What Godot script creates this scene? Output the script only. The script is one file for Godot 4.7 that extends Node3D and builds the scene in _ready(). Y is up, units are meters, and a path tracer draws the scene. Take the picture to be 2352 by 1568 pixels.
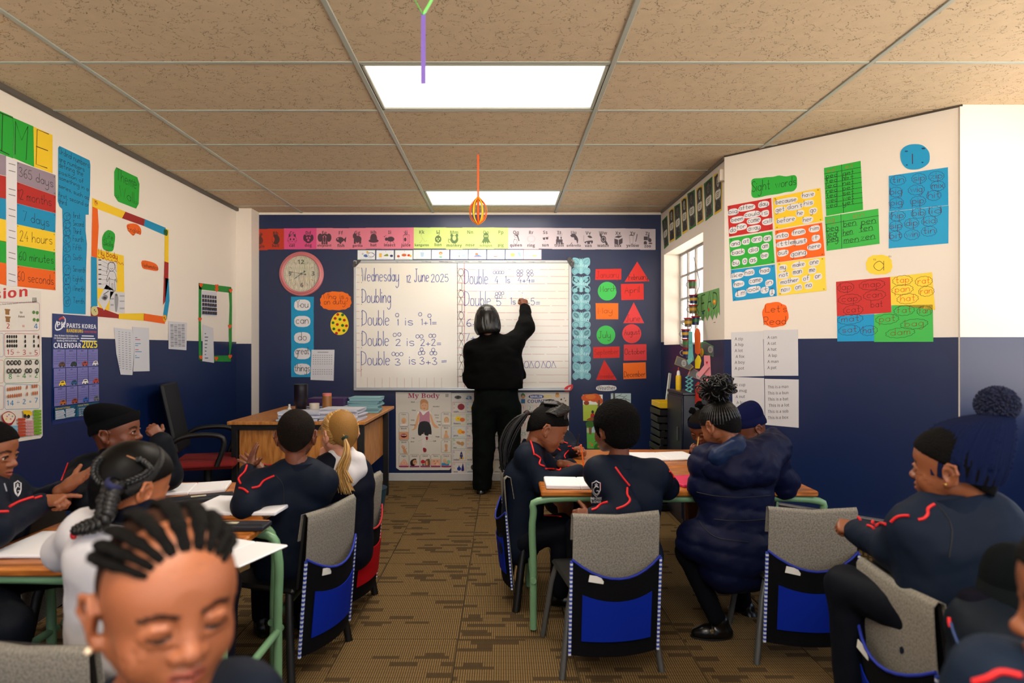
extends Node3D
# A primary-school classroom during a lesson, seen from the back of the room. Metres, y up; the back wall is at z = -6.24.

const F := 1462.0
const EYE := 1.3
const CEIL := 2.632
var used := {}
var rng := RandomNumberGenerator.new()
var noise := FastNoiseLite.new()
var wall := {}
var font_bold: SystemFont
var font_plain: SystemFont
var font_serif: SystemFont
var mats := {}

func _ready() -> void:
	camera_and_light()
	setup()
	room()
	board_wall()
	theme_wall()
	reading_wall()
	window_corner()
	furniture()
	desk_things()
	table_things()
	people()

func camera_and_light() -> void:
	var cam := Camera3D.new()
	cam.name = "camera"
	add_child(cam)
	cam.position = Vector3(0, EYE, 0)
	var lens := CameraAttributesPhysical.new()
	lens.frustum_focal_length = 22.4
	lens.frustum_near = 0.05
	lens.frustum_focus_distance = 4.2
	lens.exposure_aperture = 2.5
	cam.attributes = lens
	cam.projection = Camera3D.PROJECTION_FRUSTUM
	cam.near = 0.05
	cam.size = 2.0 * 0.05 * 784.0 / F
	cam.frustum_offset = Vector2(21.0, 16.0) / F * 0.05
	var around := WorldEnvironment.new()
	around.name = "world"
	var e := Environment.new()
	e.background_mode = Environment.BG_SKY
	var sky := Sky.new()
	var sm := ProceduralSkyMaterial.new()
	sm.sky_top_color = Color(0.66, 0.78, 0.95)
	sm.sky_horizon_color = Color(0.93, 0.95, 1.0)
	sm.ground_bottom_color = Color(0.74, 0.70, 0.64)
	sm.ground_horizon_color = Color(0.85, 0.82, 0.78)
	sm.ground_energy_multiplier = 2.4
	sky.sky_material = sm
	e.sky = sky
	e.background_energy_multiplier = 3.9
	e.tonemap_mode = Environment.TONE_MAPPER_LINEAR
	e.tonemap_exposure = 1.0
	e.sdfgi_enabled = true
	e.ssao_enabled = true
	e.ssil_enabled = true
	around.environment = e
	add_child(around)



func numbered(called: String) -> String:
	var n: int = used.get(called, 0)
	used[called] = n + 1
	return called if n == 0 else "%s_%03d" % [called, n]

func tag(o: Node, label: String, category: String, group := "") -> void:
	o.set_meta("label", label)
	o.set_meta("category", category)
	if group:
		o.set_meta("group", group)

func thing(called: String, label: String, category: String, where := Vector3.ZERO, turn := 0.0, group := "") -> Node3D:
	var o := Node3D.new()
	o.name = numbered(called)
	add_child(o)
	o.position = where
	o.rotation.y = turn
	tag(o, label, category, group)
	return o

func obj(called: String, m: Mesh, material: Material, parent: Node = null) -> MeshInstance3D:
	var o := MeshInstance3D.new()
	o.mesh = m
	o.material_override = material
	if parent == null:
		o.name = numbered(called)
		add_child(o)
	else:
		o.name = called
		parent.add_child(o, true)
	return o

func struct(called: String, m: Mesh, material: Material, parent: Node = null) -> MeshInstance3D:
	var o := obj(called, m, material, parent)
	if parent == null:
		o.set_meta("kind", "structure")
	return o

func mat(c: Color, rough := 0.6, metal := 0.0, bump := "", bump_cm := 0.05, scale := 8.0) -> StandardMaterial3D:
	var key := "%s|%s|%s|%s|%s|%s" % [c, rough, metal, bump, bump_cm, scale]
	if mats.has(key):
		return mats[key]
	var m := StandardMaterial3D.new()
	m.albedo_color = c
	m.roughness = rough
	m.metallic = metal
	if bump in ["cloth", "curl"]:
		m.metallic_specular = 0.22
	if bump:
		m.heightmap_enabled = true
		m.heightmap_texture = tex(bump)
		m.heightmap_scale = bump_cm
		m.uv1_triplanar = true
		m.uv1_scale = Vector3.ONE * scale
	mats[key] = m
	return m

func vmat(rough := 0.7, bump := "", bump_cm := 0.05, scale := 8.0) -> StandardMaterial3D:
	var key := "v|%s|%s|%s|%s" % [rough, bump, bump_cm, scale]
	if mats.has(key):
		return mats[key]
	var m := StandardMaterial3D.new()
	m.vertex_color_use_as_albedo = true
	m.vertex_color_is_srgb = true
	m.roughness = rough
	if bump:
		m.heightmap_enabled = true
		m.heightmap_texture = tex(bump)
		m.heightmap_scale = bump_cm
		m.uv1_triplanar = true
		m.uv1_scale = Vector3.ONE * scale
	mats[key] = m
	return m

var texs := {}
func tex(kind: String) -> Texture2D:
	if texs.has(kind):
		return texs[kind]
	var im := Image.create_empty(256, 256, false, Image.FORMAT_L8)
	var r := RandomNumberGenerator.new()
	r.seed = hash(kind)
	var fn := FastNoiseLite.new()
	fn.seed = 5
	fn.frequency = 0.03
	var t: Texture2D
	match kind:
		"cloth":
			for y in 256:
				for x in 256:
					var k := 0.5 + 0.22 * sin(x * TAU / 4.0) * (1.0 if (y / 4) % 2 == 0 else -1.0) + r.randf() * 0.3
					im.set_pixel(x, y, Color(k, k, k))
		"curl":
			fn.frequency = 0.09
			fn.fractal_octaves = 2
			for y in 256:
				for x in 256:
					var k := clampf(0.5 + 0.9 * fn.get_noise_2d(x, y), 0.0, 1.0)
					im.set_pixel(x, y, Color(k, k, k))
		"wood":
			for y in 256:
				for x in 256:
					var k := 0.5 + 0.5 * fn.get_noise_2d(x * 0.35, y * 7.0)
					im.set_pixel(x, y, Color(k, k, k))
		_:
			for y in 256:
				for x in 256:
					var k := r.randf()
					im.set_pixel(x, y, Color(k, k, k))
	t = ImageTexture.create_from_image(im)
	texs[kind] = t
	return t

func grained(c: Color, dark: Color, rough: float, scale: Vector3, freq := 0.02, octaves := 4, seed_ := 1, thresh := 0.0) -> StandardMaterial3D:
	var key := "g|%s|%s|%s|%s|%s" % [c, dark, rough, scale, seed_]
	if mats.has(key):
		return mats[key]
	var nt := NoiseTexture2D.new()
	nt.width = 256
	nt.height = 256
	nt.seamless = true
	var fn := FastNoiseLite.new()
	fn.seed = seed_
	fn.frequency = freq
	fn.fractal_octaves = octaves
	nt.noise = fn
	var g := Gradient.new()
	g.set_color(0, dark)
	g.set_color(1, c)
	g.set_offset(0, 0.2 + thresh)
	g.set_offset(1, 0.75)
	nt.color_ramp = g
	var m := StandardMaterial3D.new()
	m.albedo_texture = nt
	m.roughness = rough
	m.uv1_triplanar = true
	m.uv1_scale = scale
	mats[key] = m
	return m



class MB:
	var v := PackedVector3Array()
	var n := PackedVector3Array()
	var c := PackedColorArray()
	var t := PackedVector2Array()
	var i := PackedInt32Array()
	var col := Color.WHITE

	func put(p: Vector3, nn: Vector3, uv := Vector2.ZERO) -> int:
		v.append(p)
		n.append(nn)
		c.append(col)
		t.append(uv)
		return v.size() - 1

	func tri(a: Vector3, b: Vector3, d: Vector3) -> void:
		var nn := (b - a).cross(d - a).normalized()
		var k := put(a, nn)
		put(b, nn)
		put(d, nn)
		i.append_array(PackedInt32Array([k, k + 2, k + 1]))

	func quad(a: Vector3, b: Vector3, d: Vector3, e: Vector3, ua := Vector2(0, 1), ub := Vector2(1, 1), ud := Vector2(1, 0), ue := Vector2(0, 0)) -> void:
		var nn := (b - a).cross(d - a).normalized()
		if nn == Vector3.ZERO:
			nn = (d - a).cross(e - a).normalized()
		var k := put(a, nn, ua)
		put(b, nn, ub)
		put(d, nn, ud)
		put(e, nn, ue)
		i.append_array(PackedInt32Array([k, k + 2, k + 1, k, k + 3, k + 2]))

	func box(at: Vector3, size: Vector3, bevel := 0.0, b := Basis.IDENTITY) -> MB:
		var h := size / 2.0
		var w := minf(bevel, minf(h.x, minf(h.y, h.z)) * 0.99)
		var corner := func(s: Vector3, face: int) -> Vector3:
			var q := Vector3(s.x * (h.x - (0.0 if face == 0 else w)), s.y * (h.y - (0.0 if face == 1 else w)), s.z * (h.z - (0.0 if face == 2 else w)))
			return at + b * q
		for f in 3:
			var u := (f + 1) % 3
			var q := (f + 2) % 3
			for sg in [-1.0, 1.0]:
				var ps := []
				for k in 4:
					var s := Vector3.ZERO
					s[f] = sg
					s[u] = -1.0 if k == 0 or k == 3 else 1.0
					s[q] = -1.0 if k < 2 else 1.0
					ps.append(corner.call(s, f))
				if sg > 0:
					quad(ps[0], ps[1], ps[2], ps[3])
				else:
					quad(ps[1], ps[0], ps[3], ps[2])
		if w > 0.0:
			for f in 3:
				var u := (f + 1) % 3
				var q := (f + 2) % 3
				for su in [-1.0, 1.0]:
					for sq in [-1.0, 1.0]:
						var s0 := Vector3.ZERO
						s0[f] = -1.0
						s0[u] = su
						s0[q] = sq
						var s1 := s0
						s1[f] = 1.0
						var a: Vector3 = corner.call(s0, u)
						var d: Vector3 = corner.call(s1, u)
						var e: Vector3 = corner.call(s1, q)
						var g: Vector3 = corner.call(s0, q)
						if su * sq > 0:
							quad(a, g, e, d)
						else:
							quad(a, d, e, g)
			for sx in [-1.0, 1.0]:
				for sy in [-1.0, 1.0]:
					for sz in [-1.0, 1.0]:
						var s := Vector3(sx, sy, sz)
						if sx * sy * sz > 0:
							tri(corner.call(s, 0), corner.call(s, 1), corner.call(s, 2))
						else:
							tri(corner.call(s, 0), corner.call(s, 2), corner.call(s, 1))
		return self

	func tube(path: PackedVector3Array, r: Variant, sides := 10, caps := true, flat := 1.0, up := Vector3.ZERO) -> MB:
		var count := path.size()
		var up0 := up
		var first := v.size()
		var side := Vector3.ZERO
		for k in count:
			var d := (path[mini(k + 1, count - 1)] - path[maxi(k - 1, 0)]).normalized()
			if side == Vector3.ZERO:
				if up0 == Vector3.ZERO:
					up0 = Vector3.UP if absf(d.y) < 0.9 else Vector3.RIGHT
				side = d.cross(up0).normalized()
			side = (side - d * side.dot(d)).normalized()
			var other := side.cross(d).normalized()
			var rr: float = r if r is float else r[k]
			for s in sides:
				var a := TAU * s / sides
				put(path[k] + side * cos(a) * rr + other * sin(a) * rr * flat, (side * cos(a) * flat + other * sin(a)).normalized(), Vector2(float(s) / sides, k))
		for k in count - 1:
			for s in sides:
				var a := first + k * sides + s
				var b := first + k * sides + (s + 1) % sides
				i.append_array(PackedInt32Array([a, b, b + sides, a, b + sides, a + sides]))
		if caps:
			for e in [0, count - 1]:
				var d := (path[1] - path[0]).normalized() * -1.0 if e == 0 else (path[e] - path[e - 1]).normalized()
				var m := put(path[e], d)
				var ring := []
				for s in sides:
					ring.append(put(v[first + e * sides + s], d))
				for s in sides:
					if e == 0:
						i.append_array(PackedInt32Array([m, ring[(s + 1) % sides], ring[s]]))
					else:
						i.append_array(PackedInt32Array([m, ring[s], ring[(s + 1) % sides]]))
		return self

	func rod(a: Vector3, b: Vector3, r: float, sides := 10, r2 := -1.0) -> MB:
		return tube(PackedVector3Array([a, b]), [r, r if r2 < 0 else r2], sides)

	func lathe(profile: Array, at := Vector3.ZERO, sides := 24, b := Basis.IDENTITY, sharp := 0.5) -> MB:
		for k in profile.size() - 1:
			var p: Vector2 = profile[k]
			var q: Vector2 = profile[k + 1]
			var d := (q - p).normalized()
			var nr := Vector2(d.y, -d.x)
			var np := nr
			var nq := nr
			if k > 0:
				var d0: Vector2 = (p - profile[k - 1]).normalized()
				if d0.dot(d) > sharp:
					np = (nr + Vector2(d0.y, -d0.x)).normalized()
			if k < profile.size() - 2:
				var d1: Vector2 = (profile[k + 2] - q).normalized()
				if d1.dot(d) > sharp:
					nq = (nr + Vector2(d1.y, -d1.x)).normalized()
			var first := v.size()
			for s in sides + 1:
				var a := TAU * s / sides
				var o := Vector3(cos(a), 0, sin(a))
				put(at + b * (o * p.x + Vector3.UP * p.y), b * (o * np.x + Vector3.UP * np.y), Vector2(float(s) / sides, p.y))
				put(at + b * (o * q.x + Vector3.UP * q.y), b * (o * nq.x + Vector3.UP * nq.y), Vector2(float(s) / sides, q.y))
			for s in sides:
				var a := first + s * 2
				i.append_array(PackedInt32Array([a, a + 2, a + 3, a, a + 3, a + 1]))
		return self

	func plate(poly: PackedVector2Array, z0: float, z1: float, edge := true) -> MB:
		var p := poly
		if Geometry2D.is_polygon_clockwise(p):
			p = p.duplicate()
			p.reverse()
		var ix := Geometry2D.triangulate_polygon(p)
		var first := v.size()
		for q in p:
			put(Vector3(q.x, q.y, z1), Vector3.BACK, q)
		for k in range(0, ix.size(), 3):
			var a := p[ix[k]]
			var ccw := (p[ix[k + 1]] - a).cross(p[ix[k + 2]] - a) > 0
			i.append_array(PackedInt32Array([first + ix[k], first + ix[k + 2 if ccw else k + 1], first + ix[k + 1 if ccw else k + 2]]))
		if edge:
			for k in p.size():
				var a := p[k]
				var b := p[(k + 1) % p.size()]
				quad(Vector3(a.x, a.y, z0), Vector3(b.x, b.y, z0), Vector3(b.x, b.y, z1), Vector3(a.x, a.y, z1))
			first = v.size()
			for q in p:
				put(Vector3(q.x, q.y, z0), Vector3.FORWARD, q)
			for k in range(0, ix.size(), 3):
				var a := p[ix[k]]
				var ccw := (p[ix[k + 1]] - a).cross(p[ix[k + 2]] - a) > 0
				i.append_array(PackedInt32Array([first + ix[k], first + ix[k + 1 if ccw else k + 2], first + ix[k + 2 if ccw else k + 1]]))
		return self

	func ribbon(p: PackedVector2Array, w: float, z: float) -> void:
		var count := p.size()
		if count < 2:
			return
		var first := v.size()
		for k in count:
			var d := p[mini(k + 1, count - 1)] - p[maxi(k - 1, 0)]
			if d.length_squared() < 1e-14:
				d = Vector2.RIGHT
			d = d.normalized()
			var s := Vector2(-d.y, d.x) * w * 0.5
			var q := p[k]
			if k == 0:
				q -= d * w * 0.35
			if k == count - 1:
				q += d * w * 0.35
			put(Vector3(q.x + s.x, q.y + s.y, z), Vector3.BACK)
			put(Vector3(q.x - s.x, q.y - s.y, z), Vector3.BACK)
		for k in count - 1:
			var a := first + k * 2
			i.append_array(PackedInt32Array([a, a + 3, a + 1, a, a + 2, a + 3]))

	func sheet(rows: Array, closed := false) -> MB:
		var first := v.size()
		var w: int = rows[0].size()
		for r in rows.size():
			for k in w:
				var p: Vector3 = rows[r][k]
				var l: Vector3 = rows[r][(k - 1 + w) % w if closed else maxi(k - 1, 0)]
				var q: Vector3 = rows[r][(k + 1) % w if closed else mini(k + 1, w - 1)]
				var d: Vector3 = rows[maxi(r - 1, 0)][k]
				var u: Vector3 = rows[mini(r + 1, rows.size() - 1)][k]
				put(p, (q - l).cross(u - d).normalized(), Vector2(float(k) / (w - 1), float(r) / (rows.size() - 1)))
		for r in rows.size() - 1:
			for k in (w if closed else w - 1):
				var a := first + r * w + k
				var b := first + r * w + (k + 1) % w
				i.append_array(PackedInt32Array([a, b + w, b, a, a + w, b + w]))
		return self

	func slab(rows: Array, thick: float) -> MB:
		sheet(rows)
		var w: int = rows[0].size()
		var h := rows.size()
		var back := []
		var base := v.size() - w * h
		for r in h:
			var line := []
			for k in w:
				line.append(rows[r][k] - n[base + r * w + k] * thick)
			back.append(line)
		var flipped := []
		for r in h:
			var line: Array = back[r].duplicate()
			line.reverse()
			flipped.append(line)
		sheet(flipped)
		for k in w - 1:
			quad(back[0][k], back[0][k + 1], rows[0][k + 1], rows[0][k])
			quad(rows[h - 1][k], rows[h - 1][k + 1], back[h - 1][k + 1], back[h - 1][k])
		for r in h - 1:
			quad(back[r][0], rows[r][0], rows[r + 1][0], back[r + 1][0])
			quad(rows[r][w - 1], back[r][w - 1], back[r + 1][w - 1], rows[r + 1][w - 1])
		return self

	func ball(at: Vector3, r: Vector3, sides := 16, rings := 10, b := Basis.IDENTITY) -> MB:
		var rows := []
		for k in rings + 1:
			var a := PI * (float(k) / rings - 0.5)
			var line := []
			for s in sides:
				var g := -TAU * s / sides
				line.append(at + b * Vector3(cos(a) * cos(g) * r.x, sin(a) * r.y, cos(a) * sin(g) * r.z))
			rows.append(line)
		var first := v.size()
		sheet(rows, true)
		for k in range(first, v.size()):
			var q := b.inverse() * (v[k] - at)
			n[k] = (b * Vector3(q.x / r.x / r.x, q.y / r.y / r.y, q.z / r.z / r.z)).normalized()
		return self

	func add(m: MB, tr := Transform3D.IDENTITY, recolor: Variant = null) -> MB:
		var k := v.size()
		v.append_array(tr * m.v)
		var nb := tr.basis.orthonormalized()
		for q in m.n:
			n.append(nb * q)
		if recolor == null:
			c.append_array(m.c)
		else:
			for q in m.c.size():
				c.append(recolor)
		t.append_array(m.t)
		var flip := tr.basis.determinant() < 0
		for q in range(0, m.i.size(), 3):
			i.append(m.i[q] + k)
			i.append(m.i[q + (2 if flip else 1)] + k)
			i.append(m.i[q + (1 if flip else 2)] + k)
		return self

	func mesh() -> ArrayMesh:
		var a := []
		a.resize(Mesh.ARRAY_MAX)
		a[Mesh.ARRAY_VERTEX] = v
		a[Mesh.ARRAY_NORMAL] = n
		a[Mesh.ARRAY_COLOR] = c
		a[Mesh.ARRAY_TEX_UV] = t
		a[Mesh.ARRAY_INDEX] = i
		var m := ArrayMesh.new()
		if v.size():
			m.add_surface_from_arrays(Mesh.PRIMITIVE_TRIANGLES, a)
		return m

func box(at: Vector3, size: Vector3, bevel := 0.0, b := Basis.IDENTITY) -> ArrayMesh:
	return MB.new().box(at, size, bevel, b).mesh()

func smooth(p: PackedVector3Array, steps := 6) -> PackedVector3Array:
	var out := PackedVector3Array()
	for k in p.size() - 1:
		var a := p[maxi(k - 1, 0)]
		var d := p[mini(k + 2, p.size() - 1)]
		for s in steps:
			out.append(p[k].cubic_interpolate(p[k + 1], a, d, float(s) / steps))
	out.append(p[p.size() - 1])
	return out

func smooth2(p: PackedVector2Array, steps := 5, closed := false) -> PackedVector2Array:
	var out := PackedVector2Array()
	var c := p.size()
	for k in (c if closed else c - 1):
		var a := p[(k - 1 + c) % c] if closed else p[maxi(k - 1, 0)]
		var d := p[(k + 2) % c] if closed else p[mini(k + 2, c - 1)]
		for s in steps:
			out.append(p[k].cubic_interpolate(p[(k + 1) % c], a, d, float(s) / steps))
	if not closed:
		out.append(p[c - 1])
	return out

func at(x: float, y: float, z: float) -> Vector3:
	return Vector3((x - 1155.0) * z / F, EYE + (800.0 - y) * z / F, -z)

func on_height(x: float, y: float, h: float) -> Vector3:
	return at(x, y, (EYE - h) * F / (y - 800.0))

func yaw(deg: float) -> Basis:
	return Basis(Vector3.UP, deg_to_rad(deg))



const STEPS36 := "0123456789abcdefghijklmnopqrstuvwxyz"
const GLYPHS := {
	"a": "~8d5g2f0c29588b 8g88", "b": "0o08 ~0d3g6f8c69380b", "c": "~7f4g1f0c194879", "d": "8o88 ~8d5g2f0c29588b", "e": "~0c8d7f4g1f0c194879", "f": "~6n4o2l28 0g5g",
	"g": "~8d5g2f0c29588b ~8g84613002", "h": "0o08 ~0c3g6g8d88", "i": "0g08 0j0k", "j": "~3g342101 3j3k", "k": "0o08 7g0b 2c78", "l": "0o08", "m": "0g08 ~0d2g4g5d58 ~5d7g9gada8",
	"n": "0g08 ~0c3g6g8d88", "o": "~4g1f0c1948798c7f4g", "p": "0g00 ~0d3g6f8c69380b", "q": "8g80 ~8d5g2f0c29588b", "r": "0g08 ~0c2f4g6f", "s": "~7f4g1f1d4c7b794819", "t": "~3m3a4869 0g6g",
	"u": "~0g0a28588b 8g88", "v": "0g488g", "w": "0g386g98cg", "x": "0g78 7g08", "y": "~0g0b28588b ~8g84613002", "z": "0g7g0878",
	"A": "085oa8 2e8e", "B": "0o08 ~0o5o7l5h0g ~0g6g9c6808", "C": "~9l6o2n0i0e29689b", "D": "0o08 ~0o5n9k9c5908", "E": "8o0o0888 0g6g", "F": "8o0o08 0g6g", "G": "~9l6o2n0i0e29689b 9b9f5f",
	"H": "0o08 8o88 0g8g", "I": "0o6o 3o38 0868", "J": "~6o6b48180a 3o9o", "K": "0o08 8o0f 2h88", "L": "0o0888", "M": "080o5caoa8", "N": "080o888o", "O": "~5o1m0g1a589aag9m5o", "P": "0o08 ~0o6o8k6g0f",
	"Q": "~5o1m0g1a589aag9m5o 6b98", "R": "0o08 ~0o6o8k6g0f 3f88", "S": "~8m5o1m1j4g8d8a580a", "T": "0oao 5o58", "U": "~0o0b38689b9o", "V": "0o58ao", "W": "0o386m98co", "X": "0o88 8o08", "Y": "0o4g8o 4g48", "Z": "0o8o0888",
	"0": "~4o0k0c488c8k4o", "1": "1l3o38", "2": "~0l2o6o7k4e08 0888", "3": "~0m4o7l3g ~3g8d79380a", "4": "6o0d9d 7h78", "5": "7o1o0h ~0h5i8d69380a", "6": "~7o2k0d29588b6f2f0c", "7": "0o8o38",
	"8": "~4o1l3h7d490d5h7l4o", "9": "~7k5o1n0k2h6i8l78", "=": "0e8e 0a8a", "+": "0c8c 4g48", "?": "~0l3o6m5h2d 2829", ".": "0809", ",": "1906", "'": "0o0l", "-": "0c6c", ":": "090a 0e0f", "/": "086o", "÷": "0c8c 4g4h 4847", "*": "1e5a 1a5e", "_": "0888"}

func glyph_lines(ch: String) -> Array:
	var out := []
	for part in String(GLYPHS.get(ch, "")).split(" ", false):
		var curve := part.begins_with("~")
		var s := part.trim_prefix("~")
		var p := PackedVector2Array()
		for k in range(0, s.length() - 1, 2):
			p.append(Vector2(STEPS36.find(s[k]), STEPS36.find(s[k + 1]) - 8))
		out.append(smooth2(p, 4) if curve else p)
	return out

var glyph_cache := {}
func lines_of(text: String) -> Array:
	var x := 0.0
	var out := []
	for ch in text:
		if ch == " ":
			x += 7.0
			continue
		if not glyph_cache.has(ch):
			glyph_cache[ch] = glyph_lines(ch)
		var w := 0.0
		for l: PackedVector2Array in glyph_cache[ch]:
			var q := PackedVector2Array()
			for p in l:
				q.append(p + Vector2(x, 0))
				w = maxf(w, p.x)
			out.append(q)
		x += w + 3.2
	return [out, maxf(x - 3.2, 1.0)]

class Art:
	var plane: Transform3D
	var centre := Vector2.ZERO
	var q := PackedVector2Array()
	var mb := MB.new()
	var z := 0.0006
	var boxed := false
	var main: Node3D

	func m(x: float, y: float) -> Vector2:
		if boxed:
			var a := q[0].lerp(q[1], x / 100.0)
			var b := q[3].lerp(q[2], x / 100.0)
			return a.lerp(b, y / 100.0) - centre
		return main.hit(plane, x, y) - centre

	func unit(x: float, y: float) -> float:
		return (m(x + 0.5, y) - m(x - 0.5, y)).length() * 0.5 + (m(x, y + 0.5) - m(x, y - 0.5)).length() * 0.5

	func pen(c: Color) -> Art:
		mb.col = c
		return self

	func up() -> void:
		z += 0.00008

	func line(p: PackedVector2Array, w: float) -> Art:
		if p.size() < 2:
			return self
		var u := unit(p[0].x, p[0].y)
		var o := PackedVector2Array()
		for k in p:
			o.append(m(k.x, k.y))
		mb.ribbon(o, w * u, z)
		return self

	func fill(p: PackedVector2Array) -> Art:
		var o := PackedVector2Array()
		for k in p:
			o.append(m(k.x, k.y))
		up()
		mb.plate(o, z, z, false)
		return self

	func rect(x0: float, y0: float, x1: float, y1: float) -> Art:
		return fill(PackedVector2Array([Vector2(x0, y0), Vector2(x1, y0), Vector2(x1, y1), Vector2(x0, y1)]))

	func oval(x: float, y: float, rx: float, ry: float, sides := 18, turn := 0.0) -> PackedVector2Array:
		var p := PackedVector2Array()
		for k in sides:
			p.append(Vector2(x, y) + Vector2(cos(TAU * k / sides) * rx, sin(TAU * k / sides) * ry).rotated(turn))
		return p

	func disc(x: float, y: float, rx: float, ry: float, turn := 0.0) -> Art:
		return fill(oval(x, y, rx, ry, 18, turn))

	func ring(x: float, y: float, rx: float, ry: float, w: float, turn := 0.0) -> Art:
		var p := oval(x, y, rx, ry, 20, turn)
		p.append(p[0])
		p.append(p[1])
		return line(p, w)

	func cloud(x: float, y: float, rx: float, ry: float, w: float, bumps := 11, turn := 0.0) -> Art:
		var p := PackedVector2Array()
		for k in bumps * 6 + 2:
			var a := TAU * k / (bumps * 6)
			var s := 0.92 + 0.1 * absf(sin(a * bumps / 2.0))
			p.append(Vector2(x, y) + Vector2(cos(a) * rx * s, sin(a) * ry * s).rotated(turn))
		return line(p, w)

	func write(text: String, x0: float, y0: float, x1: float, y1: float, h: float, w: float, shaky := 0.0) -> Art:
		var got: Array = main.lines_of(text)
		var a := Vector2(x0, y0)
		var d: Vector2 = (Vector2(x1, y1) - a) / float(got[1])
		for l: PackedVector2Array in got[0]:
			var p := PackedVector2Array()
			for k in l:
				p.append(a + d * k.x + Vector2(0, -h / 16.0 * k.y))
			line(p, w)
		return self

	func type(text: String, x: float, y: float, h: float, font: String, fit := 0.0, align := -1, slope := 0.0) -> Art:
		var got: Array = main.type_of(text, font)
		var s := h / 0.71
		var sx := s
		if fit > 0.0:
			sx = fit / got[2]
		var ox: float = x - (got[2] * sx * (0.0 if align < 0 else 0.5 if align == 0 else 1.0))
		var first := mb.v.size()
		for p: Vector3 in got[0]:
			var k := m(ox + p.x * sx, y - p.y * s + slope * p.x * sx)
			mb.put(Vector3(k.x, k.y, z + 0.0001), Vector3.BACK)
		for k: int in got[1]:
			mb.i.append(first + k)
		return self

	func draw(code: String) -> Art:
		for part in code.split(";", false):
			var w := part.strip_edges().split(" ", false)
			var f := PackedFloat64Array()
			for k in range(1, w.size()):
				f.append(w[k].to_float())
			match w[0][0]:
				"#": mb.col = Color(w[0])
				"e": disc(f[0], f[1], f[2], f[3], deg_to_rad(f[4]) if f.size() > 4 else 0.0)
				"r": rect(f[0], f[1], f[2], f[3])
				"o":
					up()
					ring(f[1], f[2], f[3], f[4], f[0])
				"p", "s":
					var p := PackedVector2Array()
					for k in range(0, f.size() - 1, 2):
						p.append(Vector2(f[k], f[k + 1]))
					fill(main.smooth2(p, 4, true) if w[0][0] == "s" else p)
				"l", "c":
					var p := PackedVector2Array()
					for k in range(1, f.size() - 1, 2):
						p.append(Vector2(f[k], f[k + 1]))
					up()
					line(main.smooth2(p, 4) if w[0][0] == "c" else p, f[0])
		return self

var type_cache := {}
func type_of(text: String, font: String) -> Array:
	var key := font + "|" + text
	if type_cache.has(key):
		return type_cache[key]
	var tm := TextMesh.new()
	tm.text = text
	tm.font = {"bold": font_bold, "plain": font_plain, "serif": font_serif}[font]
	tm.font_size = 32
	tm.pixel_size = 1.0 / 32.0
	tm.depth = 0.0
	tm.curve_step = 3.0
	tm.horizontal_alignment = HORIZONTAL_ALIGNMENT_LEFT
	tm.vertical_alignment = VERTICAL_ALIGNMENT_BOTTOM
	var v := PackedVector3Array()
	var ix := PackedInt32Array()
	var low := 0.0
	for s in tm.get_surface_count():
		var a := tm.surface_get_arrays(s)
		var k := v.size()
		v.append_array(a[Mesh.ARRAY_VERTEX])
		if a[Mesh.ARRAY_INDEX] != null:
			for q in a[Mesh.ARRAY_INDEX]:
				ix.append(q + k)
		else:
			for q in a[Mesh.ARRAY_VERTEX].size():
				ix.append(q + k)
	var w := 0.0
	var x0 := 1e9
	for p in v:
		w = maxf(w, p.x)
		x0 = minf(x0, p.x)

	low = type_descent(font)
	for k in v.size():
		v[k] = Vector3(v[k].x - x0, v[k].y - low, 0)
	type_cache[key] = [v, ix, w - x0]
	return type_cache[key]

var descents := {}
func type_descent(font: String) -> float:
	if not descents.has(font):
		var tm := TextMesh.new()
		tm.text = "H"
		tm.font = {"bold": font_bold, "plain": font_plain, "serif": font_serif}[font]
		tm.font_size = 32
		tm.pixel_size = 1.0 / 32.0
		tm.depth = 0.0
		tm.vertical_alignment = VERTICAL_ALIGNMENT_BOTTOM
		tm.horizontal_alignment = HORIZONTAL_ALIGNMENT_LEFT
		var y := 1e9
		for p in tm.surface_get_arrays(0)[Mesh.ARRAY_VERTEX]:
			y = minf(y, p.y)
		descents[font] = y
	return descents[font]

func hit(plane: Transform3D, x: float, y: float) -> Vector2:
	var d := Vector3((x - 1155.0) / F, (800.0 - y) / F, -1.0)
	var o := Vector3(0, EYE, 0)
	var k := (plane.origin - o).dot(plane.basis.z) / d.dot(plane.basis.z)
	var p := plane.affine_inverse() * (o + d * k)
	return Vector2(p.x, p.y)

func pts(s: String) -> PackedVector2Array:      # "x,y x,y ..."
	var p := PackedVector2Array()
	for w in s.split(" ", false):
		var k := w.split(",")
		p.append(Vector2(k[0].to_float(), k[1].to_float()))
	return p

func rim(p: PackedVector2Array, x: float, y: float, rx: float, ry: float, wav := 0.05, n := 9, ph := 0.0) -> PackedVector2Array:
	for k in 48:
		var a := TAU * k / 48
		var r := 1.0 + wav * sin(a * n + ph) + wav * 0.5 * sin(a * 3.0 + ph * 2.0)
		p.append(Vector2(x + rx * r * signf(cos(a)) * pow(absf(cos(a)), 0.75), y + ry * r * signf(sin(a)) * pow(absf(sin(a)), 0.75)))
	return p

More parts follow.
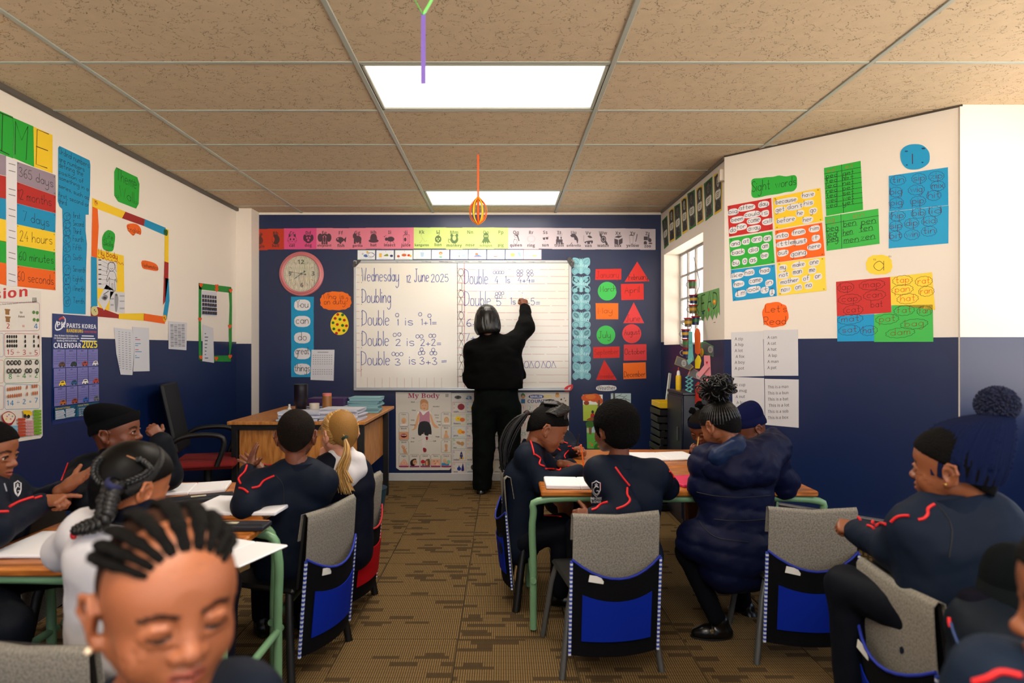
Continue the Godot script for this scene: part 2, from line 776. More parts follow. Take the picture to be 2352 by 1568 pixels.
# a paper on a wall: outline in picture pixels, thickness in metres, layer = how many papers lie under it
func paper(called: String, label: String, category: String, side: String, outline: PackedVector2Array, c: Color, group := "", layer := 0.0, parent: Node3D = null, rough := 0.75) -> Array:
	var plane: Transform3D = wall[side]
	var loc := PackedVector2Array()
	var mid := Vector2.ZERO
	for p in outline:
		var k := hit(plane, p.x, p.y)
		loc.append(k)
		mid += k / outline.size()
	for k in loc.size():
		loc[k] -= mid
	var mb := MB.new()
	mb.plate(loc, 0.0, 0.0006)
	var o: MeshInstance3D
	if parent == null:
		o = obj(called, mb.mesh(), mat(c, rough))
		tag(o, label, category, group)
		o.transform = plane * Transform3D(Basis.IDENTITY, Vector3(mid.x, mid.y, 0.0014 + layer * 0.0011))
	else:
		o = obj(called, mb.mesh(), mat(c, rough), parent)
		o.transform = parent.transform.affine_inverse() * (plane * Transform3D(Basis.IDENTITY, Vector3(mid.x, mid.y, 0.0014 + layer * 0.0011)))
	var art := Art.new()
	art.main = self
	art.plane = plane
	art.centre = mid
	art.z = 0.0008
	if loc.size() == 4:
		for k in loc:
			art.q.append(k + mid)
	return [o, art]

func finish(got: Array, called := "lettering", rough := 0.7) -> void:
	var art: Art = got[1]
	if art.mb.v.size():
		obj(called, art.mb.mesh(), vmat(rough), got[0])

func flat_art(size: Vector2) -> Art:
	var a := Art.new()
	a.main = self
	a.boxed = true
	var h := size / 2.0
	a.q = PackedVector2Array([Vector2(-h.x, h.y), Vector2(h.x, h.y), Vector2(h.x, -h.y), Vector2(-h.x, -h.y)])
	return a



const LEFT := -2.535
const RIGHT := 1.55
const BACK := -6.24
const DADO := 1.362
const NAVY := Color(0.03, 0.115, 0.285)
const WHITE_WALL := Color(0.865, 0.835, 0.80)
var paper_white := Color(0.9, 0.9, 0.92)

func setup() -> void:
	rng.seed = 11
	noise.seed = 3
	noise.frequency = 1.0
	font_bold = SystemFont.new()
	font_bold.font_names = PackedStringArray(["Droid Sans"])
	font_bold.font_weight = 700
	font_plain = SystemFont.new()
	font_plain.font_names = PackedStringArray(["Droid Sans"])
	font_serif = SystemFont.new()
	font_serif.font_names = PackedStringArray(["Droid Serif"])
	font_serif.font_weight = 700
	var up := Vector3.UP
	wall.back = Transform3D(Basis(Vector3.RIGHT, up, Vector3.BACK), Vector3(0, 0, BACK))
	wall.left = Transform3D(Basis(Vector3.FORWARD, up, Vector3.RIGHT), Vector3(LEFT, 0, 0))
	wall.right = Transform3D(Basis(Vector3.BACK, up, Vector3.LEFT), Vector3(RIGHT, 0, 0))
	var d := Vector3(0.981, 0, 0.93).normalized()
	wall.slant = Transform3D(Basis(d, up, d.cross(up)), Vector3(1.535, 0, -4.41))
	wall.front = Transform3D(Basis(Vector3.RIGHT, up, Vector3.BACK), Vector3(0, 0, -3.48))

func painted(called: String, size: Vector3, mid: Vector3, b: Basis, dado := DADO, low := 0.0) -> void:
	var white := mat(WHITE_WALL, 0.55, 0.0, "grain", 0.012, 3.0)
	var navy := mat(NAVY, 0.38, 0.0, "grain", 0.010, 3.0)
	var w := struct(called, box(Vector3.ZERO, size), white)
	w.transform = Transform3D(b, mid)
	if dado > 0.0:
		var h := dado - low
		var c := obj("painted_dado", box(Vector3(0, -size.y / 2.0 + low + h / 2.0, size.z / 2.0 + 0.0006), Vector3(size.x, h, 0.0012)), navy, w)
		c.set_meta("kind", "structure")

func room() -> void:

	var slab := struct("floor", box(Vector3(0.3, -0.065, -2.1), Vector3(6.6, 0.12, 8.8)), mat(Color(0.13, 0.11, 0.09), 0.95))
	carpet(slab)

	painted("wall_left", Vector3(8.5, CEIL + 0.3, 0.15), Vector3(LEFT - 0.075, (CEIL + 0.3) / 2.0, -2.1), Basis(Vector3.FORWARD, Vector3.UP, Vector3.RIGHT))
	painted("wall_back", Vector3(4.4, CEIL + 0.3, 0.15), Vector3(-0.5, (CEIL + 0.3) / 2.0, BACK - 0.075), Basis.IDENTITY, CEIL - 0.022, 0.075)
	painted("wall_slant", Vector3(1.352, CEIL + 0.3, 0.15), (wall.slant as Transform3D) * Vector3(0.676, (CEIL + 0.3) / 2.0, -0.075), (wall.slant as Transform3D).basis)
	painted("wall_alcove", Vector3(1.1, CEIL + 0.3, 0.15), Vector3(3.05, (CEIL + 0.3) / 2.0, -3.48 - 0.075), Basis.IDENTITY)
	windowed("wall_front", 2.2, 0.16, -2.6, 3.4, -2.2, 3.0, 0.8, 2.4, Basis(Vector3.UP, -PI / 2))

	painted("wall_pilaster", Vector3(0.16, CEIL, 0.19), Vector3(-2.47, CEIL / 2.0, -6.145), Basis.IDENTITY, 1.345)

	windowed("wall_right", RIGHT, 0.16, -6.24, -4.41, -6.12, -4.926, 1.335, 2.2)
	windowed("wall_right_near", 3.3, 0.16, -3.48, 2.2, -3.3, 1.9, 0.9, 2.4)
	window_frame("window_1", Vector3(RIGHT + 0.165, 0, 0), -6.12, -4.926, 1.335, 2.2, 5, 4)
	window_frame("window_2", Vector3(3.3 + 0.165, 0, 0), -3.3, 1.9, 0.9, 2.4, 8, 3)
	window_frame("window_3", Vector3(2.2 + 0.165, 0, 0), -2.2, 3.0, 0.8, 2.4, 8, 3, Basis(Vector3.UP, -PI / 2))

	var grey := mat(Color(0.30, 0.31, 0.325), 0.35)
	var bar := struct("baseboard_slant", MB.new().box(Vector3(0.676, 0.197, 0.018), Vector3(1.35, 0.182, 0.036), 0.006).mesh(), grey)
	bar.transform = wall.slant
	obj("lip", box(Vector3(0.676, 0.291, 0.0225), Vector3(1.35, 0.012, 0.045), 0.004), mat(Color(0.42, 0.42, 0.43), 0.3), bar)
	obj("carpet_strip", box(Vector3(0.676, 0.055, 0.008), Vector3(1.35, 0.104, 0.012)), carpet_mats[0], bar)
	var bar2 := struct("baseboard_alcove", box(Vector3(2.9, 0.197, -3.48 + 0.018), Vector3(0.8, 0.182, 0.036), 0.006), grey)
	obj("lip", box(Vector3(2.9, 0.295, -3.48 + 0.0225), Vector3(0.8, 0.02, 0.045), 0.004), mat(Color(0.2, 0.2, 0.21), 0.4), bar2)
	struct("baseboard_back", box(Vector3(-0.42, 0.042, BACK + 0.006), Vector3(3.93, 0.076, 0.012), 0.003), mat(Color(0.72, 0.73, 0.74), 0.5))
	ceiling()

func windowed(called: String, x: float, thick: float, z0: float, z1: float, wz0: float, wz1: float, y0: float, y1: float, turn := Basis.IDENTITY) -> void:
	var white := mat(WHITE_WALL, 0.55, 0.0, "grain", 0.012, 3.0)
	var navy := mat(NAVY, 0.38, 0.0, "grain", 0.010, 3.0)
	var top := CEIL + 0.3
	var mb := MB.new()
	mb.box(Vector3(x + thick / 2, y0 / 2, (z0 + z1) / 2), Vector3(thick, y0, z1 - z0))
	mb.box(Vector3(x + thick / 2, (y1 + top) / 2, (z0 + z1) / 2), Vector3(thick, top - y1, z1 - z0))
	mb.box(Vector3(x + thick / 2, (y0 + y1) / 2, (z0 + wz0) / 2), Vector3(thick, y1 - y0, wz0 - z0))
	mb.box(Vector3(x + thick / 2, (y0 + y1) / 2, (z1 + wz1) / 2), Vector3(thick, y1 - y0, z1 - wz1))
	var w := struct(called, mb.mesh(), white)
	w.basis = turn
	var h := minf(DADO, y0)
	var mc := MB.new()
	mc.box(Vector3(x - 0.0006, h / 2, (z0 + z1) / 2), Vector3(0.0012, h, z1 - z0))
	if h < DADO:
		mc.box(Vector3(x - 0.0006, (h + DADO) / 2, (z0 + wz0) / 2), Vector3(0.0012, DADO - h, wz0 - z0))
		mc.box(Vector3(x - 0.0006, (h + DADO) / 2, (z1 + wz1) / 2), Vector3(0.0012, DADO - h, z1 - wz1))
	var c := obj("painted_dado", mc.mesh(), navy, w)
	c.set_meta("kind", "structure")

func window_frame(called: String, o: Vector3, z0: float, z1: float, y0: float, y1: float, cols: int, rows: int, turn := Basis.IDENTITY) -> void:
	var steel := mat(Color(0.62, 0.62, 0.62), 0.4)
	var mb := MB.new()
	var t := 0.022
	for s in [z0, z1]:
		mb.box(Vector3(o.x, (y0 + y1) / 2, s), Vector3(0.03, y1 - y0, 0.04), 0.004)
	for s in [y0, y1]:
		mb.box(Vector3(o.x, s, (z0 + z1) / 2), Vector3(0.03, 0.04, z1 - z0), 0.004)
	var w := struct(called, mb.mesh(), steel)
	w.basis = turn
	for k in range(1, cols):
		obj("glazing_bar", box(Vector3(o.x, (y0 + y1) / 2, lerpf(z0, z1, float(k) / cols)), Vector3(0.026, y1 - y0, t), 0.003), steel, w)
	for k in range(1, rows):
		obj("glazing_bar", box(Vector3(o.x, lerpf(y0, y1, float(k) / rows), (z0 + z1) / 2), Vector3(0.026, t, z1 - z0), 0.003), steel, w)
	var glass := StandardMaterial3D.new()
	glass.albedo_color = Color(0.95, 0.96, 1.0, 0.14)
	glass.transparency = BaseMaterial3D.TRANSPARENCY_ALPHA
	glass.roughness = 0.08
	for a in cols:
		for b in rows:
			var za := lerpf(z0, z1, (a + 0.5) / cols)
			var ya := lerpf(y0, y1, (b + 0.5) / rows)
			obj("pane", box(Vector3(o.x, ya, za), Vector3(0.004, (y1 - y0) / rows - t, (z1 - z0) / cols - t)), glass, w)

# carpet: tiles with bands of short loop-pile rows that run towards the board
var carpet_mats := []
func carpet(slab: Node3D) -> void:
	for k in 3:
		var w := 512
		var im := Image.create_empty(w, w, false, Image.FORMAT_RGB8)
		var hm := Image.create_empty(w, w, false, Image.FORMAT_L8)
		var r := RandomNumberGenerator.new()
		r.seed = 40 + k
		var light := Color(0.60, 0.49, 0.31)
		var dark := Color(0.27, 0.215, 0.145)
		var mid := Color(0.41, 0.33, 0.215)

		var y := 0
		while y < w:
			var h := r.randi_range(22, 44)
			var x := 0
			while x < w:
				var bw := r.randi_range(50, 190)
				var kind := r.randf()
				for yy in range(y, mini(y + h, w)):
					for xx in range(x, mini(x + bw, w)):
						var stripe := (xx + (k * 3)) % 10
						var on := stripe < 6
						var c: Color
						if kind < 0.2:
							c = mid.lerp(dark, 0.35 + r.randf() * 0.45)
						elif on:
							c = light.lerp(mid, r.randf() * 0.5)
						else:
							c = dark.lerp(mid, r.randf() * 0.5)
						var loop := 0.82 + 0.18 * sin(yy * TAU / 7.0)
						c = c * loop
						if yy >= y + h - 2:
							c = c.darkened(0.28)
						c.a = 1.0
						im.set_pixel(xx, yy, c)
						hm.set_pixel(xx, yy, Color.WHITE * (0.35 + (0.45 if on else 0.0) + r.randf() * 0.2) * loop)
				x += bw
			y += h
		var m := StandardMaterial3D.new()
		m.albedo_texture = ImageTexture.create_from_image(im)
		m.roughness = 0.95
		m.metallic_specular = 0.2
		m.heightmap_enabled = true
		m.heightmap_texture = ImageTexture.create_from_image(hm)
		m.heightmap_scale = 0.25
		carpet_mats.append(m)
	var s := 0.5
	var meshes := {}
	var b := 0.003
	var top := MB.new()
	var h := s / 2 - 0.0008

	top.quad(Vector3(-h + b, 0, h - b), Vector3(h - b, 0, h - b), Vector3(h - b, 0, -h + b), Vector3(-h + b, 0, -h + b))
	for k in 4:
		var q := Basis(Vector3.UP, PI / 2 * k)
		top.quad(q * Vector3(-h, -0.004, h), q * Vector3(h, -0.004, h), q * Vector3(h - b, 0, h - b), q * Vector3(-h + b, 0, h - b), Vector2(0, 1), Vector2(1, 1), Vector2(1, 0.99), Vector2(0, 0.99))
	var tile := top.mesh()
	for i in range(-5, 7):
		for j in range(-13, 5):
			var o := obj("carpet_tile", tile, carpet_mats[rng.randi() % 3], slab)
			o.position = Vector3(i * s + 0.05, 0.0, j * s - 0.1)
			o.rotation.y = PI * (rng.randi() % 2)

# ceiling: lay-in tiles 1.2 x 0.6 between tee bars
func ceiling() -> void:
	var plenum := struct("ceiling", box(Vector3(0.3, CEIL + 0.2, -2.1), Vector3(6.6, 0.12, 8.8)), mat(Color(0.12, 0.115, 0.11), 0.9))
	var tile_mats := []
	for k in 3:
		var im := Image.create_empty(1024, 512, false, Image.FORMAT_RGB8)
		var hm := Image.create_empty(1024, 512, false, Image.FORMAT_L8)
		im.fill(Color(0.765, 0.69, 0.59))
		hm.fill(Color.WHITE)
		var r := RandomNumberGenerator.new()
		r.seed = 7 + k
		var fn := FastNoiseLite.new()
		fn.seed = 9 + k
		fn.frequency = 0.012
		for y in range(0, 512, 2):
			for x in range(0, 1024, 2):
				var v := 1.0 + 0.035 * fn.get_noise_2d(x, y) + r.randf_range(-0.02, 0.02)
				im.fill_rect(Rect2i(x, y, 2, 2), Color(0.765 * v, 0.69 * v, 0.59 * v))
		for n in 900:
			var p := Vector2(r.randf() * 1024, r.randf() * 512)
			if fn.get_noise_2d(p.x * 2.0 + 500, p.y * 2.0) < r.randf_range(-0.5, 0.15):
				continue
			var a := r.randfn(0.15, 0.55) + (PI / 2 if r.randf() < 0.25 else 0.0)
			for q in r.randi_range(3, 16):
				var sz := 1 if r.randf() < 0.55 else 2
				var dk := r.randf_range(0.22, 0.62)
				if r.randf() < 0.72:
					im.fill_rect(Rect2i(int(p.x), int(p.y), sz + 1, sz), Color(0.66 * dk, 0.58 * dk, 0.47 * dk))
					hm.fill_rect(Rect2i(int(p.x), int(p.y), sz + 1, sz), Color(0.1, 0.1, 0.1))
				p += Vector2(cos(a), sin(a)) * r.randf_range(2.0, 5.0)
				a += r.randfn(0.0, 0.45)
		if k == 2:
			for n in 14:
				var p := Vector2(r.randf() * 1000, r.randf() * 490)
				var c := Color(0.62, 0.45, 0.24)
				for q in r.randi_range(4, 16):
					im.fill_rect(Rect2i(int(p.x), int(p.y), 5, 3), c.lerp(Color(0.765, 0.69, 0.59), r.randf() * 0.6))
					p += Vector2(r.randf_range(-2, 6), r.randf_range(-2, 3))
		var m := StandardMaterial3D.new()
		m.albedo_texture = ImageTexture.create_from_image(im)
		m.roughness = 0.9
		m.metallic_specular = 0.25
		m.heightmap_enabled = true
		m.heightmap_texture = ImageTexture.create_from_image(hm)
		m.heightmap_scale = 0.1
		tile_mats.append(m)
	var xs := [LEFT, -1.975, -0.684, 0.516, 1.716, 2.9, 3.3]
	var zs := []
	for k in range(-9, 7):
		zs.append(-2.965 - 0.598 * k)
	zs.sort()
	var white := mat(Color(0.63, 0.65, 0.62), 0.4)
	for a in xs.size() - 1:
		for b in range(-1, zs.size()):
			var x0: float = xs[a]
			var x1: float = xs[a + 1]
			var z0: float = zs[b] if b >= 0 else BACK
			var z1: float = zs[b + 1] if b + 1 < zs.size() else 2.2
			if z0 < BACK + 0.02 and z1 <= BACK + 0.05:
				continue
			z0 = maxf(z0, BACK)
			z1 = minf(z1, 2.2)
			if z1 - z0 < 0.03:
				continue
			var lamp := a == 2 and (absf(z0 + 3.563) < 0.05 or absf(z0 + 5.955) < 0.05 or absf(z0 + 0.573) < 0.05 or absf(z0 - 0.623) < 0.05 - 0.0)
			var lamp2 := (a == 0 or a == 4) and absf(z0 + 1.171) < 0.05 and a == 4
			if lamp:
				troffer(x0, x1, z0, z1)
				continue
			var w := x1 - x0 - 0.006
			var d := z1 - z0 - 0.006
			var mb := MB.new()
			var u := clampf(w / 1.19, 0.1, 1.0)
			var vv := clampf(d / 0.592, 0.1, 1.0)
			mb.quad(Vector3(-w / 2, 0, -d / 2), Vector3(w / 2, 0, -d / 2), Vector3(w / 2, 0, d / 2), Vector3(-w / 2, 0, d / 2), Vector2(0, 0), Vector2(u, 0), Vector2(u, vv), Vector2(0, vv))
			var e := MB.new().box(Vector3(0, 0.0085, 0), Vector3(w, 0.016, d))
			mb.add(e)
			var pick := rng.randi() % 3
			if pick == 2 and rng.randf() < 0.5 and a > 1:
				pick = 0
			var o := obj("ceiling_tile", mb.mesh(), tile_mats[pick], plenum)
			o.position = Vector3((x0 + x1) / 2, CEIL, (z0 + z1) / 2)
			if absf(z0 + 3.563) < 0.05 and a == 4:
				o.position.z += 0.012
			if rng.randf() < 0.5 and u > 0.9:
				o.rotation.y = PI

	for x: float in xs.slice(1, xs.size() - 1):
		obj("runner", box(Vector3(x, CEIL - 0.002, (BACK + 2.2) / 2), Vector3(0.024, 0.007, 2.2 - BACK), 0.002), white, plenum)
	for z: float in zs:
		if z < BACK + 0.02:
			continue
		for a in xs.size() - 1:
			if a == 4 and absf(z + 3.563) < 0.05:
				continue
			obj("cross_bar", box(Vector3((xs[a] + xs[a + 1]) / 2, CEIL - 0.0015, z), Vector3(xs[a + 1] - xs[a] - 0.026, 0.005, 0.022), 0.0015), white, plenum)
	var tr := struct("trim_1", box(Vector3(LEFT + 0.012, CEIL - 0.012, -2.05), Vector3(0.024, 0.034, 8.3), 0.004), mat(Color(0.33, 0.31, 0.29), 0.6))
	tr.set_meta("label", "grey edge angle between the long poster wall and the ceiling")
	var tr2 := struct("trim_2", MB.new().box(Vector3(0.676, CEIL - 0.004, 0.006), Vector3(1.35, 0.01, 0.014), 0.002).mesh(), mat(Color(0.25, 0.22, 0.18), 0.7))
	tr2.transform = wall.slant
	var tr3 := struct("trim_3", box(Vector3(RIGHT - 0.01, CEIL - 0.008, -5.3), Vector3(0.02, 0.026, 1.75), 0.003), mat(Color(0.45, 0.42, 0.38), 0.6))

var lamps := 0
func troffer(x0: float, x1: float, z0: float, z1: float) -> void:
	lamps += 1
	var c := Vector3((x0 + x1) / 2, CEIL, (z0 + z1) / 2)
	var w := x1 - x0 - 0.03
	var d := z1 - z0 - 0.03
	var names_ := ["large ceiling light panel in front of the hanging orange paper lantern", "small far ceiling light panel close to the board wall", "ceiling light panel above the camera", "ceiling light panel at the rear of the room"]
	var which := 0 if absf(z0 + 3.563) < 0.05 else 1 if z0 < -5.0 else 2 if z0 < 0 else 3
	var t := thing("ceiling_light", names_[which], "ceiling light", c)
	var fr := MB.new()
	for s in [-1.0, 1.0]:
		fr.box(Vector3(s * (w / 2 - 0.008), 0.002, 0), Vector3(0.016, 0.012, d), 0.003)
		fr.box(Vector3(0, 0.002, s * (d / 2 - 0.008)), Vector3(w, 0.012, 0.016), 0.003)
	obj("frame", fr.mesh(), mat(Color(0.62, 0.62, 0.58), 0.4), t)
	obj("housing", MB.new().box(Vector3(0, 0.055, 0), Vector3(w, 0.004, d)).box(Vector3(-w / 2, 0.03, 0), Vector3(0.004, 0.05, d)).box(Vector3(w / 2, 0.03, 0), Vector3(0.004, 0.05, d)).box(Vector3(0, 0.03, -d / 2), Vector3(w, 0.05, 0.004)).box(Vector3(0, 0.03, d / 2), Vector3(w, 0.05, 0.004)).mesh(), mat(Color(0.8, 0.8, 0.8), 0.5), t)
	var glow := StandardMaterial3D.new()
	glow.albedo_color = Color(0.9, 0.9, 0.88)
	glow.roughness = 0.5
	glow.emission_enabled = true
	glow.emission = Color(1.0, 0.985, 0.95)
	glow.emission_energy_multiplier = 1.25
	obj("diffuser", box(Vector3(0, 0.008, 0), Vector3(w - 0.03, 0.004, d - 0.03)), glow, t)
	var l := AreaLight3D.new()
	l.name = "lamp"
	l.area_size = Vector2(w - 0.06, d - 0.06)
	l.light_color = Color(1.0, 0.955, 0.89)
	l.light_energy = LAMP[which]
	for k in ["area_range", "omni_range"]:
		if k in l:
			l.set(k, 12.0)
	for k in ["area_attenuation", "omni_attenuation"]:
		if k in l:
			l.set(k, 2.0)
	l.shadow_enabled = true
	t.add_child(l)
	l.position = Vector3(0, -0.004, 0)
	l.rotation.x = -PI / 2

const LAMP := [4.6, 1.8, 4.6, 4.6]



const BLUE_INK := Color(0.17, 0.27, 0.60)
const BLACK_INK := Color(0.10, 0.09, 0.11)
const RED_INK := Color(0.72, 0.36, 0.43)

func board_wall() -> void:
	whiteboard()
	alphabet()
	routine_cards()
	wall_clock()
	small_papers()
	butterflies()
	months()
	low_posters()

func whiteboard() -> void:
	var p: Transform3D = wall.back
	var a := hit(p, 813, 598)
	var b := hit(p, 1312, 896)
	var mid := (a + b) / 2
	var s := Vector2(b.x - a.x, a.y - b.y)
	var o := thing("whiteboard", "large whiteboard covered in handwritten doubling sums", "whiteboard")
	o.transform = p * Transform3D(Basis.IDENTITY, Vector3(mid.x, mid.y, 0.002))
	var face := mat(Color(0.87, 0.86, 0.83), 0.16)
	obj("surface", box(Vector3(0, 0, 0.008), Vector3(s.x - 0.02, s.y - 0.02, 0.016)), face, o)
	var al := mat(Color(0.66, 0.68, 0.70), 0.35, 0.5)
	for k in [-1.0, 1.0]:
		obj("frame_rail", box(Vector3(0, k * (s.y / 2 - 0.014), 0.011), Vector3(s.x, 0.028, 0.022), 0.004), al, o)
		obj("frame_rail", box(Vector3(k * (s.x / 2 - 0.014), 0, 0.011), Vector3(0.028, s.y - 0.05, 0.022), 0.004), al, o)
	obj("pen_tray", box(Vector3(0, -s.y / 2 + 0.006, 0.034), Vector3(s.x - 0.03, 0.010, 0.045), 0.003), al, o)
	var art := Art.new()
	art.main = self
	art.plane = p
	art.centre = mid
	art.z = 0.0168

	art.pen(RED_INK)
	for y: float in [619, 635.3, 651.5, 669, 685.5, 702, 718, 734, 748.6, 765, 781, 796.5, 813, 829, 844.5, 860.5, 877.6]:
		var x := 1074.0 if y > 618 else 1070.0
		while x < 1306:
			var l := rng.randf_range(14, 60) if x > 1200 else rng.randf_range(6, 26)
			art.pen(RED_INK.lerp(Color(0.87, 0.86, 0.83), rng.randf_range(0.05, 0.6)))
			art.line(PackedVector2Array([Vector2(x, y), Vector2(minf(x + l, 1307), y + 0.2)]), 0.8)
			x += l + rng.randf_range(0.0, 7.0)
	art.pen(Color(0.74, 0.45, 0.50))
	for k in 11:
		art.pen(Color(0.70, 0.58, 0.60))
		art.line(PackedVector2Array([Vector2(844.7 + k * 17.0, 866 + (k % 3)), Vector2(844.7 + k * 17.0, 892)]), 0.7)
	art.pen(Color(0.75, 0.50, 0.52))
	art.line(PackedVector2Array([Vector2(818.5, 616), Vector2(818.5, 866)]), 0.6)
	for k in 15:
		art.line(PackedVector2Array([Vector2(818.5, 615.5 + k * 16.6), Vector2(826.5, 615.5 + k * 16.6)]), 0.8)
		art.pen(BLACK_INK)
		art.disc(831.5, 616 + k * 16.6, 0.8, 0.8)
		art.pen(Color(0.75, 0.45, 0.48))
	art.line(PackedVector2Array([Vector2(830.6, 838), Vector2(830.6, 864)]), 0.8)
	art.line(PackedVector2Array([Vector2(816, 851.5), Vector2(830.6, 851.7)]), 0.8)

	art.pen(Color(0.16, 0.12, 0.15))
	art.line(pts("1050.5,604 1051.5,760 1052,892"), 1.1)
	art.pen(Color(0.66, 0.28, 0.38))
	art.line(pts("1066.5,604 1067.3,760 1068,892"), 1.1)
	for k in 5:
		var y := 617.5 + k * 49.4
		art.pen(Color(0.66, 0.28, 0.38))
		for j in 3:
			art.line(PackedVector2Array([Vector2(1050, y + j * 16.45), Vector2(1068, y + j * 16.45)]), 0.8)
		art.pen(BLACK_INK)
		art.ring(1059.0 + 0.3 * k, y + 8.3, 6.3 - 0.4 * k, 8.0, 1.0)
		art.line(PackedVector2Array([Vector2(1058.5 + 0.4 * k, y + 17.0), Vector2(1053 + 0.5 * k, y + 31.5), Vector2(1064 + 0.4 * k, y + 31.0), Vector2(1058.5 + 0.4 * k, y + 17.0)]), 1.0)
		art.line(smooth2(PackedVector2Array([Vector2(1061 + 0.3 * k, y + 33.5), Vector2(1061 + 0.3 * k, y + 46), Vector2(1058, y + 48.5), Vector2(1055.5, y + 47)])), 1.0)
	art.pen(Color(0.66, 0.28, 0.38))
	art.line(pts("1050,865 1068,865"), 0.8)
	art.line(pts("1052,877 1078,877"), 0.8)

	var lines := [["Wednesday", 832, 646, 916.5, 646, 30], ["12", 934, 648.5, 944, 648.5, 15.5], ["June", 952.7, 647, 985.4, 647, 29], ["2025", 991, 648, 1030, 647, 17], ["Doubling", 832.7, 695, 898, 695, 31],
		["Double", 832.7, 746.7, 894.7, 747, 34], ["1", 913, 747, 915.5, 747, 14], ["is", 932, 746.7, 948.7, 746.7, 21], ["1+1=", 967, 746, 1002.6, 745.5, 14],
		["Double", 832.7, 793.4, 893.6, 793.6, 33], ["2", 910, 793.4, 920.5, 793.4, 14], ["is", 936, 794, 951.5, 794, 22], ["2+2=", 967, 793.6, 1013, 793, 14],
		["Double", 831, 837.6, 896, 838, 31], ["3", 908.5, 838.5, 920, 838.5, 15], ["is", 941, 836, 955, 836.5, 22], ["3+3", 964.7, 836, 1004, 837, 16], ["=", 1015, 833, 1025.6, 832, 12],
		["Double", 1068, 652, 1120.6, 652.5, 33], ["4", 1136.7, 651, 1144, 651, 16], ["1s", 1160, 650, 1171, 650, 16], ["4+4=", 1189.5, 649.5, 1227, 649, 14],
		["Double", 1068, 702, 1127, 702, 33], ["5", 1140.7, 702, 1150.4, 702, 17], ["1s", 1172, 699, 1184, 699, 16], ["5+5=", 1196, 701.5, 1239.4, 700, 16],
		["6+6", 1072.4, 749.6, 1110, 749, 17], ["7+7", 1069, 782, 1104, 781, 16]]
	for l in lines:
		art.pen(BLUE_INK.lerp(Color(0.36, 0.48, 0.75), rng.randf() * 0.45))
		art.write(l[0], l[1], l[2], l[3], l[4], l[5], 1.35)
	art.pen(BLUE_INK)
	for c: Vector2 in [Vector2(913, 723.5), Vector2(965.6, 721.8), Vector2(987, 725), Vector2(907.6, 769), Vector2(918, 768), Vector2(959.6, 772.4), Vector2(968.7, 772.4), Vector2(989.4, 771), Vector2(997.5, 771),
			Vector2(904.5, 812.5), Vector2(913, 813.8), Vector2(922.5, 813), Vector2(969, 802.3), Vector2(965, 811), Vector2(972.8, 810), Vector2(995.5, 803.4), Vector2(991.5, 811), Vector2(1000, 811)]:
		art.ring(c.x, c.y, 3.9, 4.1, 1.2, 0.4)
	for c: Vector2 in [Vector2(1136, 626), Vector2(1143, 626), Vector2(1148.7, 626), Vector2(1154.7, 626), Vector2(1190, 623.5), Vector2(1197.7, 623.5), Vector2(1212.4, 623.5), Vector2(1220.5, 623.5), Vector2(1190.6, 631), Vector2(1197.2, 631), Vector2(1213.6, 631), Vector2(1221.8, 631),
			Vector2(1140.7, 674.6), Vector2(1147.6, 673.8), Vector2(1154.5, 673.6), Vector2(1140, 681.6), Vector2(1150, 682)]:
		art.ring(c.x, c.y, 3.2, 3.5, 1.0, 0.5)
	for x: float in [1209, 1233.7, 1259.5]:
		art.ring(x, 837, 5.2, 7.5, 1.1, 0.1)
	for x: float in [1219.7, 1247.5, 1270.4]:
		art.line(PackedVector2Array([Vector2(x, 829.5), Vector2(x - 4.5, 844.3), Vector2(x + 6.3, 844.0), Vector2(x, 829.5)]), 1.1)

	art.z = 0.0222
	for k in 26:
		art.pen(Color(0.35, 0.42, 0.55).lerp(Color(0.3, 0.3, 0.32), rng.randf()))
		var x := rng.randf_range(860, 1250)
		art.line(PackedVector2Array([Vector2(x, 600.5 + rng.randf() * 2), Vector2(x + rng.randf_range(4, 24), 601 + rng.randf() * 2)]), rng.randf_range(0.4, 1.1))
	finish([o, art], "writing", 0.4)

	var dark := mat(Color(0.23, 0.23, 0.24), 0.5)
	var clips := [["812,608 817,600 829,597.5 829.5,601 818,613.5 812,613", "grey dotted corner cap on the top left corner of the whiteboard", dark],
		["1302,599 1306,592 1313,594 1318,603 1317,612 1312,614.5", "grey dotted corner cap on the top right corner of the whiteboard", dark],
		["1295,897 1298,888 1311,882.5 1315,884 1313,893 1304,899", "red corner cap on the bottom right corner of the whiteboard", mat(Color(0.78, 0.10, 0.12), 0.35)]]
	for c in clips:
		var loc := PackedVector2Array()
		var m2 := Vector2.ZERO
		var pl: PackedVector2Array = pts(c[0])
		for k in pl:
			loc.append(hit(p, k.x, k.y))
			m2 += loc[-1] / pl.size()
		for k in loc.size():
			loc[k] -= m2
		var t := obj("corner_cap", MB.new().plate(smooth2(loc, 3, true), 0.0, 0.012).mesh(), c[2])
		tag(t, c[1], "corner cap")
		t.transform = p * Transform3D(Basis.IDENTITY, Vector3(m2.x, m2.y, 0.0245))
		var dots := MB.new()
		for k in 9:
			var q := Vector2(rng.randf_range(-0.022, 0.022), rng.randf_range(-0.022, 0.022))
			if Geometry2D.is_point_in_polygon(q, loc):
				dots.col = Color(0.75, 0.75, 0.75) if k % 2 else Color(0.05, 0.05, 0.05)
				dots.lathe([Vector2(0.0045, 0), Vector2(0.004, 0.0015), Vector2(0.0001, 0.0016)], Vector3(q.x, q.y, 0.0118), 8, Basis(Vector3.RIGHT, PI / 2))
